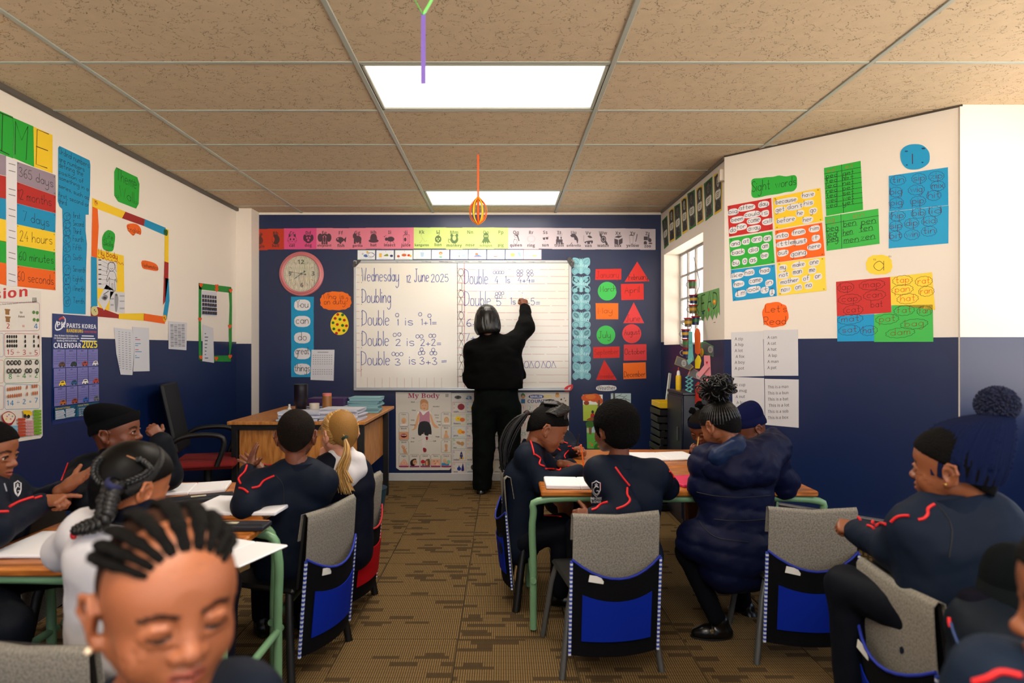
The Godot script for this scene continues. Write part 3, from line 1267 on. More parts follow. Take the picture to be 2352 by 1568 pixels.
		if c[2] == dark:
			obj("dots", dots.mesh(), vmat(0.4), t)
		else:
			var l2 := MB.new()
			l2.plate(PackedVector2Array([Vector2(-0.012, -0.02), Vector2(0.012, -0.005), Vector2(0.02, 0.016), Vector2(-0.006, 0.004)]), 0.011, 0.0126)
			obj("clear_window", l2.mesh(), mat(Color(0.78, 0.74, 0.72), 0.2), t)

const PICS := {
	"apple": "e 50 54 22 20;p 50 34 62 22 72 24 60 36", "ball": "e 50 52 24 24;#inv;s 34 36 44 50 36 68 28 52", "cat": "o 1.5 50 55 26 20;p 28 44 30 24 44 36;p 72 44 70 24 56 36;e 40 52 5 5;e 60 52 5 5;e 50 62 3 2;l 1.5 20 58 40 62;l 1.5 80 58 60 62",
	"dog": "e 50 52 24 20;e 28 46 10 16;e 72 46 10 16;#inv;e 42 46 5 5;e 58 46 5 5;e 50 58 7 5", "elephant": "e 50 46 24 20;e 24 46 16 20;e 76 46 16 20;r 44 46 56 76;r 32 62 42 78;r 58 62 68 78;#inv;e 42 42 3 3;e 58 42 3 3;o 1.5 50 52 8 18",
	"fish": "e 44 54 24 13;p 64 54 82 40 78 68;p 36 64 48 76 56 64;#inv;e 32 50 4 4", "gorilla": "e 52 52 22 16;e 34 38 12 14;r 28 52 40 74;r 60 54 72 74;r 44 58 54 70", "hat": "e 50 62 32 9;s 30 58 36 32 64 32 70 58", "insect": "e 56 54 22 12;e 30 54 9 8;l 2 40 64 34 74;l 2 54 66 54 76;l 2 68 64 76 74;e 18 42 3 3;e 26 38 2 2",
	"juice": "l 1.5 34 36 34 74 62 78 62 40 34 36;l 1.5 62 40 72 34 72 70 62 78;l 1.5 34 36 46 30 72 34;e 46 56 8 9;l 1.5 48 34 42 22 36 20", "kangaroo": "c 1.5 46 26 44 38 52 50 48 62 40 70;c 1.5 52 50 60 56 66 66 80 62;e 46 30 3 4;e 38 72 3 2", "lion": "e 50 56 20 18;c 3 50 38 58 30 48 24 46 30;#inv;e 43 54 4 4;e 57 54 4 4;e 50 62 4 3;r 38 70 46 76;r 54 70 62 76",
	"monkey": "e 50 54 24 20;e 34 36 8 8;e 66 36 8 8;c 3 26 58 16 52 14 64 22 70;#inv;e 50 48 11 12", "nose": "c 1.2 52 26 48 50 32 62 40 74 54 72;e 56 72 3 1.5", "octopus": "e 50 40 17 17;p 36 48 20 74 30 68 34 78 42 66 48 78 54 66 62 78 66 68 80 74 64 48;#inv;e 44 40 4 4;e 56 40 4 4", "pig": "o 1.5 50 52 24 20;o 1.5 50 54 8 6;p 32 38 32 26 42 34;p 68 38 68 26 58 34;o 1.5 50 66 26 10;e 46 72 3 3",
	"queen": "o 1.5 48 36 9 10;p 40 34 60 30 72 62 66 62 56 40;o 1.5 46 66 12 12;e 40 54 2 2", "ring": "o 1.5 50 52 26 16;o 1 50 52 22 12", "sun": "e 40 52 9 6;e 62 50 9 6;l 2 30 48 76 44;e 50 66 2 1", "train": "r 28 54 74 68;r 32 40 48 56;p 58 42 70 42 66 54 62 54;e 34 72 6 6;e 50 72 6 6;e 66 72 6 6;p 74 68 86 76 70 76;o 1.2 62 30 8 8;o 1.2 44 28 6 5",
	"umbrella": "s 28 34 56 28 78 52 74 74 66 58 56 56 50 44 38 44;l 3 30 78 38 70", "van": "l 1.5 18 34 18 64;s 22 66 40 60 80 58 76 72 40 74;#inv;e 38 70 5 5;e 66 70 5 5;#ink;s 44 38 60 34 78 44 60 46", "watch": "p 26 30 36 24 46 40 36 46;p 58 64 68 58 80 74 70 82;e 52 52 17 17;#inv;o 2 52 52 10 10", "box": "p 24 48 50 54 50 80 24 72;p 54 54 80 46 80 70 54 80;p 24 42 48 34 78 36 56 46", "yellow": "s 24 34 42 28 56 36 40 34;l 1.2 28 38 32 72 50 72 54 38;l 4 80 28 70 62;e 66 72 2 2", "zoo": "r 24 36 50 54;r 52 30 60 60;e 64 54 10 10;e 34 66 10 8;r 24 62 44 74;r 56 66 78 72"}

func alphabet() -> void:
	var words := "apple ball cat dog elephant fish gorilla hat insect juice kangaroo lion monkey nose octopus pig queen ring sun train umbrella van watch box yellow zoo".split(" ")
	var xs := [577, 614.5, 652, 690, 726.5, 764, 802, 840, 876, 914, 950, 988, 1024.5, 1062, 1098, 1134, 1167, 1203, 1237, 1268, 1300, 1335, 1367, 1403, 1436, 1470, 1505]
	for k in 26:
		var c := Color(0.70, 0.19, 0.06) if k < 2 else Color(0.80, 0.28, 0.50) if k < 4 else Color(0.83, 0.47, 0.56) if k < 10 else Color(0.76, 0.85, 0.50) if k < 16 else Color(0.74, 0.70, 0.74)
		var kind: String = "orange" if k < 2 else "bright pink" if k < 4 else "pale pink" if k < 10 else "lime green" if k < 16 else "pale grey"
		var x0: float = xs[k]
		var x1: float = xs[k + 1]
		var j := rng.randf_range(-0.8, 0.8)
		var y0 := 525.5 - 3.0 * sin(PI * k / 25.0) + j * 0.5
		var y1 := 573.5 - 2.0 * sin(PI * k / 25.0) + j
		var got := paper("alphabet_card", "%s alphabet card showing %s%s and the word %s" % [kind, char(65 + k), char(97 + k), words[k]], "card", "back",
			PackedVector2Array([Vector2(x0, y0), Vector2(x1 + 0.5, y0 + rng.randf_range(-0.5, 0.5)), Vector2(x1 + 0.5, y1), Vector2(x0, y1 + rng.randf_range(-0.4, 0.4))]), c, "alphabet cards in a row above the whiteboard", 0.3 * (k % 2))
		var art: Art = got[1]
		var mid := (x0 + x1) / 2.0
		var ink := Color(0.16, 0.13, 0.17) if k < 10 or k > 15 else Color(0.22, 0.32, 0.20)
		art.pen(ink.lerp(c, 0.25))
		art.type("%s%s" % [char(65 + k), char(97 + k)], mid, y0 + 14.5, 7.6, "bold", 0.0, 0)
		art.pen(ink.lerp(c, 0.0))
		var long: bool = words[k].length() > 6
		art.type(words[k], mid, y1 - 5.5, 5.4 if long else 6.6, "bold", 32.0 if words[k].length() > 7 else 0.0, 0)
		art.boxed = true
		var shade := ink.lerp(c, 0.75 if words[k] in ["nose", "ring", "pig", "kangaroo"] else 0.2 if k != 0 else 0.35)
		art.pen(shade)
		art.draw(String(PICS[words[k]]).replace("#inv", "#" + c.to_html(false)).replace("#ink", "#" + shade.to_html(false)))
		finish(got, "print")

func routine_cards() -> void:
	var pics := ["e 30 40 6 12;#e0b030;e 56 22 7 9;#4a6fb0;s 34 62 44 44 58 60 50 74;#303868;o 2 72 52 22 24;o 2 78 48 18 20", "#e0b040;r 18 34 32 74;#7a9040;s 42 60 62 40 68 62;#30406a;e 86 60 9 12", "#b05030;e 20 64 8 12;#c06030;e 52 52 14 14;#c83020;e 78 54 8 12;#e0b020;e 88 62 6 10",
		"#a8c4e0;p 40 28 62 28 58 74 44 74", "#c07838;e 52 38 10 16;#e8b898;e 52 48 7 14;#70b090;e 52 76 9 8", "#9cc0dc;p 44 34 56 26 60 42 48 46;o 2 26 56 8 20;#404048;o 2 48 68 5 8;o 2 54 68 5 8;#a0d0d8;r 66 52 84 72", "#5888c8;s 30 74 50 50 74 70 66 76;#e07a50;e 46 46 9 12;r 30 70 70 74", "#a8c8e0;s 28 36 68 36 64 58 32 58;#d87060;r 38 66 58 74", "#e8d070;p 26 40 44 34 54 44 48 72 32 72;#88b0dc;p 66 30 78 26 88 66 78 70", "#e0b890;r 48 54 74 72;#98b8d8;c 3 42 30 48 40 44 58"]
	var x := [821, 864, 907, 949, 991, 1034, 1076, 1118.5, 1161, 1202.5]
	var what := ["hula hoops", "breakfast food", "fruit and snacks", "a glass of water", "a child's head", "wash things", "a bed", "a wash basin", "yellow and blue clothes", "a pouring tap"]
	for k in 10:
		var x0: float = x[k]
		var y0 := 574.0 if k < 3 else 573.0
		var got := paper("routine_card", "small white routine card with %s above the whiteboard" % what[k], "card", "back", PackedVector2Array([Vector2(x0, y0), Vector2(x0 + 41, y0), Vector2(x0 + 41, y0 + 22.5), Vector2(x0, y0 + 22.5)]), Color(0.88, 0.90, 0.93), "picture cards along the top of the whiteboard")
		var a: Art = got[1]
		a.boxed = true
		a.pen(Color(0.16, 0.45, 0.30) if k in [0, 2, 3] else Color(0.10, 0.30, 0.62) if k < 9 else Color(0.78, 0.45, 0.42))
		a.line(pts("1,2 99,2 99,98 1,98 1,2"), 2.2)
		a.pen(Color(0.75, 0.35, 0.40))
		a.type(str(k + 1), 52, 20, 12, "plain", 4.0)
		a.pen(Color(0.72, 0.74, 0.78))
		for q in 6:
			a.rect(18 + q * 11, 86, 25 + q * 11, 90)
		a.draw(pics[k])
		finish(got, "print")

func wall_clock() -> void:
	var z := 6.24
	var c := at(693.5, 629, z)
	var r := 51.0 * z / F
	var o := thing("wall_clock", "round pink wall clock with a pale plank-pattern face", "clock", c)
	var b := Basis(Vector3.RIGHT, PI / 2)
	var pink := mat(Color(0.76, 0.44, 0.46), 0.3)
	obj("rim", MB.new().lathe([Vector2(r * 0.99, 0.0), Vector2(r, 0.012), Vector2(r * 0.985, 0.024), Vector2(r * 0.945, 0.03), Vector2(r * 0.92, 0.026), Vector2(r * 0.905, 0.034), Vector2(r * 0.87, 0.042), Vector2(r * 0.835, 0.04), Vector2(r * 0.815, 0.03), Vector2(r * 0.80, 0.02)], Vector3.ZERO, 64, b, -0.5).mesh(), pink, o)
	var dial := MB.new()
	dial.col = Color(0.80, 0.76, 0.66)
	dial.lathe([Vector2(0.0001, 0.014), Vector2(r * 0.81, 0.014)].duplicate(), Vector3.ZERO, 48, b)
	var face := MB.new()
	face.plate(rim(PackedVector2Array(), 0, 0, 1, 1, 0.0), 0, 0)
	var poly := PackedVector2Array()
	for k in 64:
		poly.append(Vector2(cos(TAU * k / 64), sin(TAU * k / 64)) * r * 0.815)
	obj("dial", MB.new().plate(poly, 0.004, 0.015).mesh(), grained(Color(0.83, 0.79, 0.70), Color(0.62, 0.62, 0.54), 0.5, Vector3(22, 2.5, 8), 0.02, 3, 8), o)
	var art := flat_art(Vector2(r * 2, r * 2))
	art.z = 0.0156
	art.pen(Color(0.45, 0.43, 0.38))
	for k in 6:
		art.line(PackedVector2Array([Vector2(22 + k * 11.5, 18 if k in [1, 2, 3, 4] else 28), Vector2(22 + k * 11.5, 82 if k in [1, 2, 3, 4] else 72)]), 0.5)
	art.pen(Color(0.10, 0.10, 0.10))
	for k in 60:
		var a := TAU * k / 60
		art.line(PackedVector2Array([Vector2(50 + sin(a) * 36.5, 50 - cos(a) * 36.5), Vector2(50 + sin(a) * 38.5, 50 - cos(a) * 38.5)]), 0.5)
	for k in 12:
		var a := TAU * k / 12
		if k % 3:
			art.line(PackedVector2Array([Vector2(50 + sin(a) * 25, 50 - cos(a) * 25), Vector2(50 + sin(a) * 30.5, 50 - cos(a) * 30.5)]), 0.7)
	art.z += 0.0002
	art.type("12", 48.5, 28, 9.5, "bold", 14.5, 0)
	art.type("3", 76, 54, 9.5, "bold", 0, 0)
	art.type("9", 24.5, 54.5, 9.5, "bold", 0, 0)
	art.type("6", 51, 80, 9.5, "bold", 0, 0)
	art.pen(Color(0.55, 0.52, 0.45))
	art.type("QUARTZ", 50, 67, 1.8, "plain", 0, 0)
	obj("numerals", art.mb.mesh(), vmat(0.6), o)
	var hand := func(called: String, tip: Vector2, tail: Vector2, w: float, hh: float) -> void:
		var a2 := flat_art(Vector2(r * 2, r * 2))
		a2.pen(Color(0.07, 0.06, 0.06))
		var mb := MB.new()
		mb.col = Color(0.07, 0.06, 0.06)
		var p0 := a2.m(50, 50)
		var p1 := a2.m(tip.x, tip.y)
		var p2 := a2.m(tail.x, tail.y)
		var d := (p1 - p0).normalized()
		var s := Vector2(-d.y, d.x) * w
		var k := p0.lerp(p1, 0.62)
		mb.plate(PackedVector2Array([p2 - s * 0.5, p0 - s, k - s * 0.6, k - s * 1.7, p1, k + s * 1.7, k + s * 0.6, p0 + s, p2 + s * 0.5]), hh, hh + 0.0012)
		mb.lathe([Vector2(0.009, 0), Vector2(0.009, 0.0012), Vector2(0.0001, 0.0013)], Vector3(p2.x, p2.y, hh), 14, b)
		obj(called, mb.mesh(), mat(Color(0.07, 0.06, 0.06), 0.4), o)
	hand.call("hour_hand", Vector2(33, 62.5), Vector2(57.2, 45), 0.0032, 0.0185)
	hand.call("minute_hand", Vector2(19.5, 44.5), Vector2(59, 51.5), 0.0026, 0.021)
	obj("hub", MB.new().lathe([Vector2(0.011, 0.016), Vector2(0.011, 0.024), Vector2(0.0001, 0.0245)], Vector3.ZERO, 18, b).mesh(), mat(Color(0.07, 0.06, 0.06), 0.4), o)
	var glass := StandardMaterial3D.new()
	glass.albedo_color = Color(1, 1, 1, 0.04)
	glass.transparency = BaseMaterial3D.TRANSPARENCY_ALPHA
	glass.roughness = 0.05
	obj("glass", MB.new().plate(poly, 0.0275, 0.0285).mesh(), glass, o)

func small_papers() -> void:
	var ys := [681, 719, 756, 794, 829, 865]
	var ws := ["You", "can", "do", "great", "things"]
	for k in 5:
		var y0: float = ys[k]
		var y1: float = ys[k + 1]
		var got := paper("word_sheet", "bright blue sheet with a white card reading %s" % ws[k], "sign", "back", PackedVector2Array([Vector2(668.5 + (k % 2) * 0.5, y0), Vector2(721, y0 + 0.3), Vector2(720.5, y1 + 0.6), Vector2(669, y1 + 0.6)]), Color(0.03, 0.55, 0.74), "blue motto sheets under the clock", 0.4 * (k % 2))
		var x0 := 676.0 - (1 if k == 1 else 0)
		paper("word_card", "", "", "back", rim(PackedVector2Array(), 694.5, (y0 + y1) / 2 + 0.5, 18.5, 12.8, 0.012, 13, k), Color(0.84, 0.84, 0.86), "", 0.4 * (k % 2) + 0.8, got[0])
		var a: Art = got[1]
		a.z = 0.0024
		a.pen(Color(0.14, 0.13, 0.15))
		var w: float = [27, 28, 19, 30, 34][k]
		a.write(ws[k], 694.5 - w / 2, y1 - (13.0 if k != 3 else 16.0), 694.5 + w / 2, y1 - (13.0 if k != 3 else 16.0), 17 if k == 0 or k == 4 else 18, 1.1)
		if k == 0:
			a.ring(689.5, 702, 1.6, 0.6, 0.6)
		finish(got)
	var got2 := paper("duty_cloud", "orange cloud-shaped paper asking who is on duty", "sign", "back", rim(PackedVector2Array(), 771.3, 691, 35.5, 21.3, 0.03, 14), Color(0.93, 0.43, 0.05))
	got2[1].pen(Color(0.42, 0.14, 0.03))
	got2[1].write("Who is", 742.5, 686.5, 790, 686, 12.5, 1.0)
	got2[1].write("on duty?", 744.5, 699, 799, 697.5, 14, 1.0)
	finish(got2)
	var egg := PackedVector2Array()
	for k in 32:
		var a := TAU * k / 32
		egg.append(Vector2(780 + sin(a) * (20.8 - 2.4 * cos(a)), 743 - cos(a) * 26))
	var got3 := paper("paper_egg", "yellow paper egg with red and green spots", "decoration", "back", egg, Color(0.93, 0.82, 0.10))
	for k in 13:
		var spot: Vector2 = [Vector2(776, 722), Vector2(787, 723), Vector2(770, 731), Vector2(781, 733), Vector2(791, 735), Vector2(765, 741), Vector2(775, 745), Vector2(787, 747), Vector2(796, 748), Vector2(767, 755), Vector2(779, 758), Vector2(790, 759), Vector2(773, 765)][k]
		got3[1].pen(Color(0.68, 0.08, 0.08) if k % 2 == 0 else Color(0.05, 0.40, 0.14))
		got3[1].disc(spot.x, spot.y, 3.4, 3.2)
	finish(got3, "spots")
	var got4 := paper("printed_timetable", "white printed number table hanging right of the blue motto sheets", "paper", "back", pts("716,803 768.5,803 766.5,874 713.5,872"), Color(0.80, 0.81, 0.84), "", 1.5)
	got4[1].pen(Color(0.42, 0.43, 0.47))
	for r in 8:
		for k in 9:
			got4[1].rect(719 + k * 5.2, 815 + r * 5.0 + (8 if r > 4 else 0), 721.6 + k * 5.2, 816.2 + r * 5.0 + (8 if r > 4 else 0))
	got4[1].rect(730, 808, 755, 809.4)
	finish(got4, "print")

func butterflies() -> void:
	var days := "Monday Tuesday Wednesday Thursday Friday Saturday Sunday".split(" ")
	var ys := [612, 653.5, 694, 735, 775, 814, 853]
	var pale := Color(0.50, 0.73, 0.79)
	var shape := PackedVector2Array()
	for s in [1.0, -1.0]:
		var half := [Vector2(0, -9), Vector2(3, -16), Vector2(9, -19.5), Vector2(18, -20), Vector2(20.5, -12), Vector2(19, -3), Vector2(13, 1), Vector2(19.5, 5), Vector2(20.5, 13), Vector2(15, 19.5), Vector2(6, 15), Vector2(2.5, 17)]
		if s < 0:
			half.reverse()
		for q: Vector2 in half:
			shape.append(Vector2(q.x * s, q.y))
	for k in 7:
		var c := Vector2(1334.5 + 0.25 * k, ys[k])
		var p := PackedVector2Array()
		for q in smooth2(shape, 3, true):
			p.append(c + q * Vector2(1.02, 1.0))
		var got := paper("butterfly_cutout", "pale blue butterfly cut-out labelled %s beside the whiteboard" % days[k], "decoration", "back", p, pale.lerp(Color(0.42, 0.66, 0.75), 0.15 * (k % 3)), "butterfly weekday labels")
		var a: Art = got[1]
		var grey := Color(0.20, 0.28, 0.33)
		for s in [-1.0, 1.0]:
			a.pen(grey if k in [1, 2, 3, 4] else Color(0.36, 0.58, 0.66))
			if k in [1]:
				a.fill(PackedVector2Array([c + Vector2(s * 4, -8), c + Vector2(s * 18, -19), c + Vector2(s * 20, -10), c + Vector2(s * 12, -3)]))
				a.fill(a.oval(c.x + s * 12, c.y + 11, 8, 8))
				a.pen(pale)
				a.fill(a.oval(c.x + s * 12, c.y - 10, 5.5, 3.2, 14, -s * 0.8))
				a.fill(a.oval(c.x + s * 13.5, c.y + 13, 5.5, 5.0))
				a.fill(a.oval(c.x + s * 8, c.y + 6, 4.5, 1.8, 12, s * 0.6))
			else:
				a.up()
				a.ring(c.x + s * 12, c.y - 11, 6.5, 3.8, 1.2, -s * 0.75)
				if k in [2, 3, 4]:
					a.ring(c.x + s * 12, c.y - 11, 4.2, 1.9, 1.0, -s * 0.75)
				a.ring(c.x + s * 12.5, c.y + 11, 6.5, 5.8, 0.9)
		a.pen(Color(0.60, 0.83, 0.86))
		a.disc(c.x, c.y - 8.5, 3.6, 4.0)
		a.fill(PackedVector2Array([c + Vector2(-3.0, -5), c + Vector2(3.0, -5), c + Vector2(2.6, 10), c + Vector2(0, 18), c + Vector2(-2.6, 10)]))
		a.fill(PackedVector2Array([c + Vector2(-1, -12), c + Vector2(-3.6, -20), c + Vector2(0, -16), c + Vector2(3.6, -20), c + Vector2(1, -12)]))
		a.pen(Color(0.33, 0.52, 0.60))
		for j in 4:
			a.line(PackedVector2Array([c + Vector2(-2.2, 3 + j * 3), c + Vector2(2.2, 3 + j * 3)]), 0.5)
		a.disc(c.x - 1.3, c.y - 9, 0.5, 0.6)
		a.disc(c.x + 1.3, c.y - 9, 0.5, 0.6)
		a.pen(Color(0.28, 0.45, 0.53))
		a.z += 0.0002
		a.type(days[k], c.x + 0.6, c.y + 2.2, 6.6, "bold", 37.0 if k in [2, 3, 5] else 33.0, 0)
		a.pen(Color(0.70, 0.90, 0.93))
		a.z += 0.0002
		a.type(days[k], c.x, c.y + 1.8, 6.6, "bold", 37.0 if k in [2, 3, 5] else 33.0, 0)
		finish(got, "print")

func months() -> void:
	var red := Color(0.82, 0.16, 0.14)
	var pink := Color(0.84, 0.22, 0.24)
	var green := Color(0.24, 0.74, 0.34)
	var orange := Color(0.96, 0.44, 0.09)
	var list := [["January", "rectangle", "1368,618 1427,617 1427,642 1367,642.6", red, 1370, 638, 1421, 637, 15, 0.6], ["February", "triangle", "1463.5,600.5 1491.6,646 1434.5,647", red, 1444, 642.5, 1487, 641, 13, 0.0], ["March", "circle", "1394.5,668.5 21.5", green, 1379, 670, 1415, 668, 13, 0.25],
		["April", "rectangle", "1426,652 1478,651 1478.7,688 1427,689", red, 1435, 673, 1468, 671, 14, 0.0], ["May", "rectangle", "1368,696 1420,696 1420,733 1369,733", orange, 1374, 720, 1406, 718, 14, 0.45], ["June", "triangle", "1455.6,694 1479.5,742 1431.5,742", pink, 1438, 738, 1470, 737, 15, 0.4],
		["July", "circle", "1391.6,769 21.5", green, 1375, 776, 1402, 775, 15, 0.15], ["August", "circle", "1451,766 21.8", pink, 1434, 769, 1469, 767, 13, 0.0], ["September", "rectangle", "1362.6,797 1423,795.5 1423,821 1363,822.6", red, 1366, 815, 1420, 812, 13, 0.6],
		["October", "rectangle", "1433,791 1484.6,790 1485,827 1432.6,828", pink, 1435, 814, 1482, 812, 13, 0.0], ["November", "triangle", "1388,826 1417,872 1369,872", red, 1373, 868, 1411, 868, 11, 0.65], ["December", "rectangle", "1431,833.6 1483,831.6 1484,868.6 1432,870.6", orange, 1434, 866, 1482, 864, 13, 0.0]]
	for l in list:
		var p: PackedVector2Array
		if l[1] == "circle":
			var c := String(l[2]).split(" ")
			var o := String(c[0]).split(",")
			p = PackedVector2Array()
			for k in 40:
				p.append(Vector2(o[0].to_float(), o[1].to_float()) + Vector2.from_angle(TAU * k / 40) * c[1].to_float())
		else:
			p = pts(l[2])
		var cname: String = "green" if l[3] == green else "orange" if l[3] == orange else "red"
		var got := paper("month_card", "%s paper %s with the handwritten word %s" % [cname, l[1], l[0]], "card", "back", p, l[3], "paper shapes with the months")
		got[1].pen(Color(0.22, 0.04, 0.04).lerp(l[3], l[9]))
		got[1].write(l[0], l[4], l[5], l[6], l[7], l[8], 0.95)
		finish(got)
	var got := paper("weather_label", "white rounded strip printed Weather", "label", "back", rim(PackedVector2Array(), 1392.5, 891, 23.5, 6.8, 0.01), Color(0.86, 0.86, 0.88))
	got[1].pen(Color(0.08, 0.08, 0.1))
	got[1].type("Weather", 1392.5, 895, 8.6, "plain", 42.0, 0)
	finish(got)
	var pics := [["autumn picture of a child under an orange tree", "1338.5,906 1384,906 1384,966 1339.5,966", "#dfe9e6;r 0 0 100 40;#a9c248;r 0 38 100 100;#a8bf3f;r 0 64 100 100;#c9541a;e 20 12 28 14;e 60 12 32 16;e 84 24 18 12;#d8701e;e 40 8 26 10;#8c3a20;e 18 32 14 8;#6b4a36;p 78 20 86 20 88 46 74 46;#b8341f;s 40 74 58 74 60 96 40 96;#2d2a30;e 49 66 7 6;#b21f1f;p 42 72 56 72 56 86 42 86;#26386e;r 42 84 57 92;#8a5326;s 24 92 50 86 74 90 78 99 22 99;#a4461e;e 34 95 5 3;e 62 95 5 3"],
		["winter picture of a bare tree", "1403,903 1449,903 1449,956 1403,956", "#b4cdd2;r 0 0 100 60;#8a8478;r 0 56 100 64;#c4bca8;r 0 62 100 100;#4c423c;p 12 0 20 0 24 60 10 60;l 2 16 20 40 10 70 16;l 2 18 30 60 22 96 30;l 1.5 40 12 54 2;l 1.5 16 10 2 2;l 1.5 60 22 80 8;#303030;e 74 24 3 2"],
		["spring picture of a child running on grass", "1347,969 1392,969 1392,1030 1348.5,1030", "#5a8a34;r 0 0 100 22;#a9c9d8;s 26 24 60 8 100 20 100 46 30 44;#5fae4a;r 0 40 100 100;#7c5c3c;p 10 10 28 10 24 46 12 46;#3b6b28;e 20 8 24 12;#e9a9a2;s 56 44 68 46 72 66 52 66;#2c2420;e 60 38 6 6;l 3 58 66 42 74;l 3 66 66 82 80;#2f7a2e;s 40 88 60 78 96 84 96 100 40 100;#d8742a;e 16 78 4 4;e 26 86 5 5;e 60 92 5 4;#cc3a2e;e 70 86 4 3"]]
	for c in pics:
		var g := paper("weather_picture", c[0] + " under the weather label", "picture", "back", pts(c[1]), Color(0.7, 0.75, 0.6), "weather pictures")
		g[1].boxed = true
		g[1].draw(c[2])
		finish(g, "print", 0.4)

func low_posters() -> void:
	var got := paper("body_poster", "white educational poster titled My Body under the whiteboard", "poster", "back", pts("909,900 1036.5,901 1036.5,1074 1032,1079 918,1079.5 910,1074"), Color(0.83, 0.81, 0.77), "", 0, null, 0.35)
	var a: Art = got[1]
	a.pen(Color(0.60, 0.04, 0.30))
	a.type("My Body", 973.5, 913.5, 10, "serif", 73.0, 0)
	a.pen(Color(0.15, 0.13, 0.13))
	for k in 6:
		a.rect(1023.5 + k * 1.2, 904.5, 1024.1 + k * 1.2, 911.5)

	a.draw("#caa06a;s 966 919 975 916 983 922 984 938 981 942 968 940 965 936;#d9a47e;s 968 925 980 925 982 936 975 943 968 936;#c28a5c;s 966 920 975 917 983 922 982 927 974 924 967 928;#6a3a2a;e 971.5 931 0.9 0.6;e 977.5 931 0.9 0.6;#a8504a;e 974.5 937.5 2.2 0.7;#e6dfd8;s 959 946 966 943 974 945 982 943 990 947 987 956 962 956;#d9a478;s 960 951 964 953 958 980 951 987 945 986.5 951 982;s 987 951 991 953 998 972 1008 981 1000 982 993 974;#b98091;s 963 945 967 946 972 953 980 946 986 945 987 960 986 972 964 972 964 958;#26262b;s 964 970 986 970 991 998 976 999 974 992 971 999 960.5 997;#d8d2cc;s 968 998 976 998 977 1014 975 1030 971 1030 969 1012;s 984 998 991 998 991 1006 986 1008;#8c1f30;s 972 1028 979 1030 979 1037 973 1037;s 978 1003 983 1003 982 1010 979 1009")
	var names_ := [["Head", 944, 924], ["Chest", 946, 943], ["Body", 944, 965.5], ["Tummy", 942, 976.5], ["Legs", 945.5, 1006.5], ["Knee", 943.5, 1015], ["Shoulder", 994.5, 934.5], ["Elbow", 998, 954], ["Arm", 1000, 960], ["Waist", 1003, 969], ["Hip", 1006.5, 976.5], ["Thigh", 1000, 1003.5], ["Calf", 995, 1013.5]]
	a.pen(Color(0.2, 0.2, 0.2))
	for n in names_:
		a.type(n[0], n[1], n[2], 2.4, "serif")
	a.pen(Color(0.6, 0.6, 0.6))
	for l in ["958,942 966,946", "994,936 988,950", "960,1013 972,1008", "994,1003 986,1003", "994,1013 978,1013", "955,924 966,922"]:
		a.line(pts(l), 0.35)
	var cells := [["Face", 916.5, 947.5, 939, 978.5, "#d8b078;e 50 50 26 28;#d9a47e;e 50 58 22 26;#8a5a40;e 42 56 3 2;e 58 56 3 2;#e8dcd8;s 14 98 30 82 70 82 86 98;#b04a50;e 50 70 6 2"], ["Mouth", 916.5, 980, 939, 1010, "#d49a78;r 0 24 100 98;#8c3a34;e 50 62 34 20;#f0e8e0;r 24 54 76 60;#6a1a20;e 50 70 22 9"], ["Hand", 916.5, 1011.5, 939, 1041, "#d29a70;s 40 54 60 54 86 98 50 98;l 7 42 58 24 30;l 7 46 56 34 22;l 7 52 56 46 26;l 7 58 58 60 34;l 7 62 66 80 54"],
		["Head", 1013.5, 946.5, 1036, 976.5, "#c9a060;e 54 52 26 32;#d8a882;e 54 56 18 24;#8a5a40;e 48 56 2 1.5;e 60 56 2 1.5;#e4dcd6;s 20 92 40 78 76 78 90 92"], ["Back", 1013.5, 978.5, 1036, 1007.5, "#d8a882;s 40 40 60 34 66 60 80 90 30 94 26 80;#caa068;e 50 30 12 10"], ["Foot", 1013.5, 1010, 1036, 1039, "#cf9870;s 36 22 64 22 62 66 66 88 40 92 30 86 44 70"],
		["Sight", 916.5, 1043, 939, 1072, "#d8a08c;s 10 98 20 60 56 28 90 70 92 98;#e0b098;e 52 62 24 26;#5a3a30;e 44 60 3 2;e 62 60 3 2;#a85050;e 54 74 6 3"], ["Sound", 941, 1043, 963.5, 1072, "#2a2420;s 10 98 6 50 40 24 70 30 50 98;#c98a66;e 54 62 24 28;#3a2620;e 50 56 3 2;e 66 56 3 2;#f0e8e0;e 62 74 7 3"], ["Smell", 965.5, 1043, 988, 1072, "#6e5236;s 50 98 54 40 80 24 98 30 98 98;#d09a78;s 56 92 58 50 74 44 78 92;#b8243a;e 26 56 24 22;#3a7a40;r 16 84 40 98"], ["Taste", 990, 1043, 1012, 1072, "#dba88a;r 0 28 100 98;#5a3a30;e 32 48 7 4;e 70 48 7 4;#b06058;e 50 78 14 6;#e6c0a6;e 66 84 18 12"], ["Touch", 1014, 1043, 1036.5, 1072, "#3488b4;r 0 70 80 98;#d8a882;e 34 46 18 18;#d8b080;e 34 34 18 10;#7ac0a8;e 74 58 20 22;#d09a70;s 40 76 60 56 70 70 56 84"]]
	for c in cells:
		a.boxed = false
		a.pen(Color(0.45, 0.43, 0.42))
		a.up()
		var x0: float = c[1]
		var x1: float = c[3]
		var y0: float = c[2]
		var y1: float = c[4]
		a.line(PackedVector2Array([Vector2(x0, y1 - 2), Vector2(x0, y0 + 3), Vector2(x0 + 3, y0), Vector2(x1 - 3, y0), Vector2(x1, y0 + 3), Vector2(x1, y1 - 2), Vector2(x1 - 2, y1), Vector2(x0 + 2, y1), Vector2(x0, y1 - 2)]), 0.5)
		a.type(c[0], (x0 + x1) / 2, y0 + 5.2, 3.0, "serif", 0.0, 0)
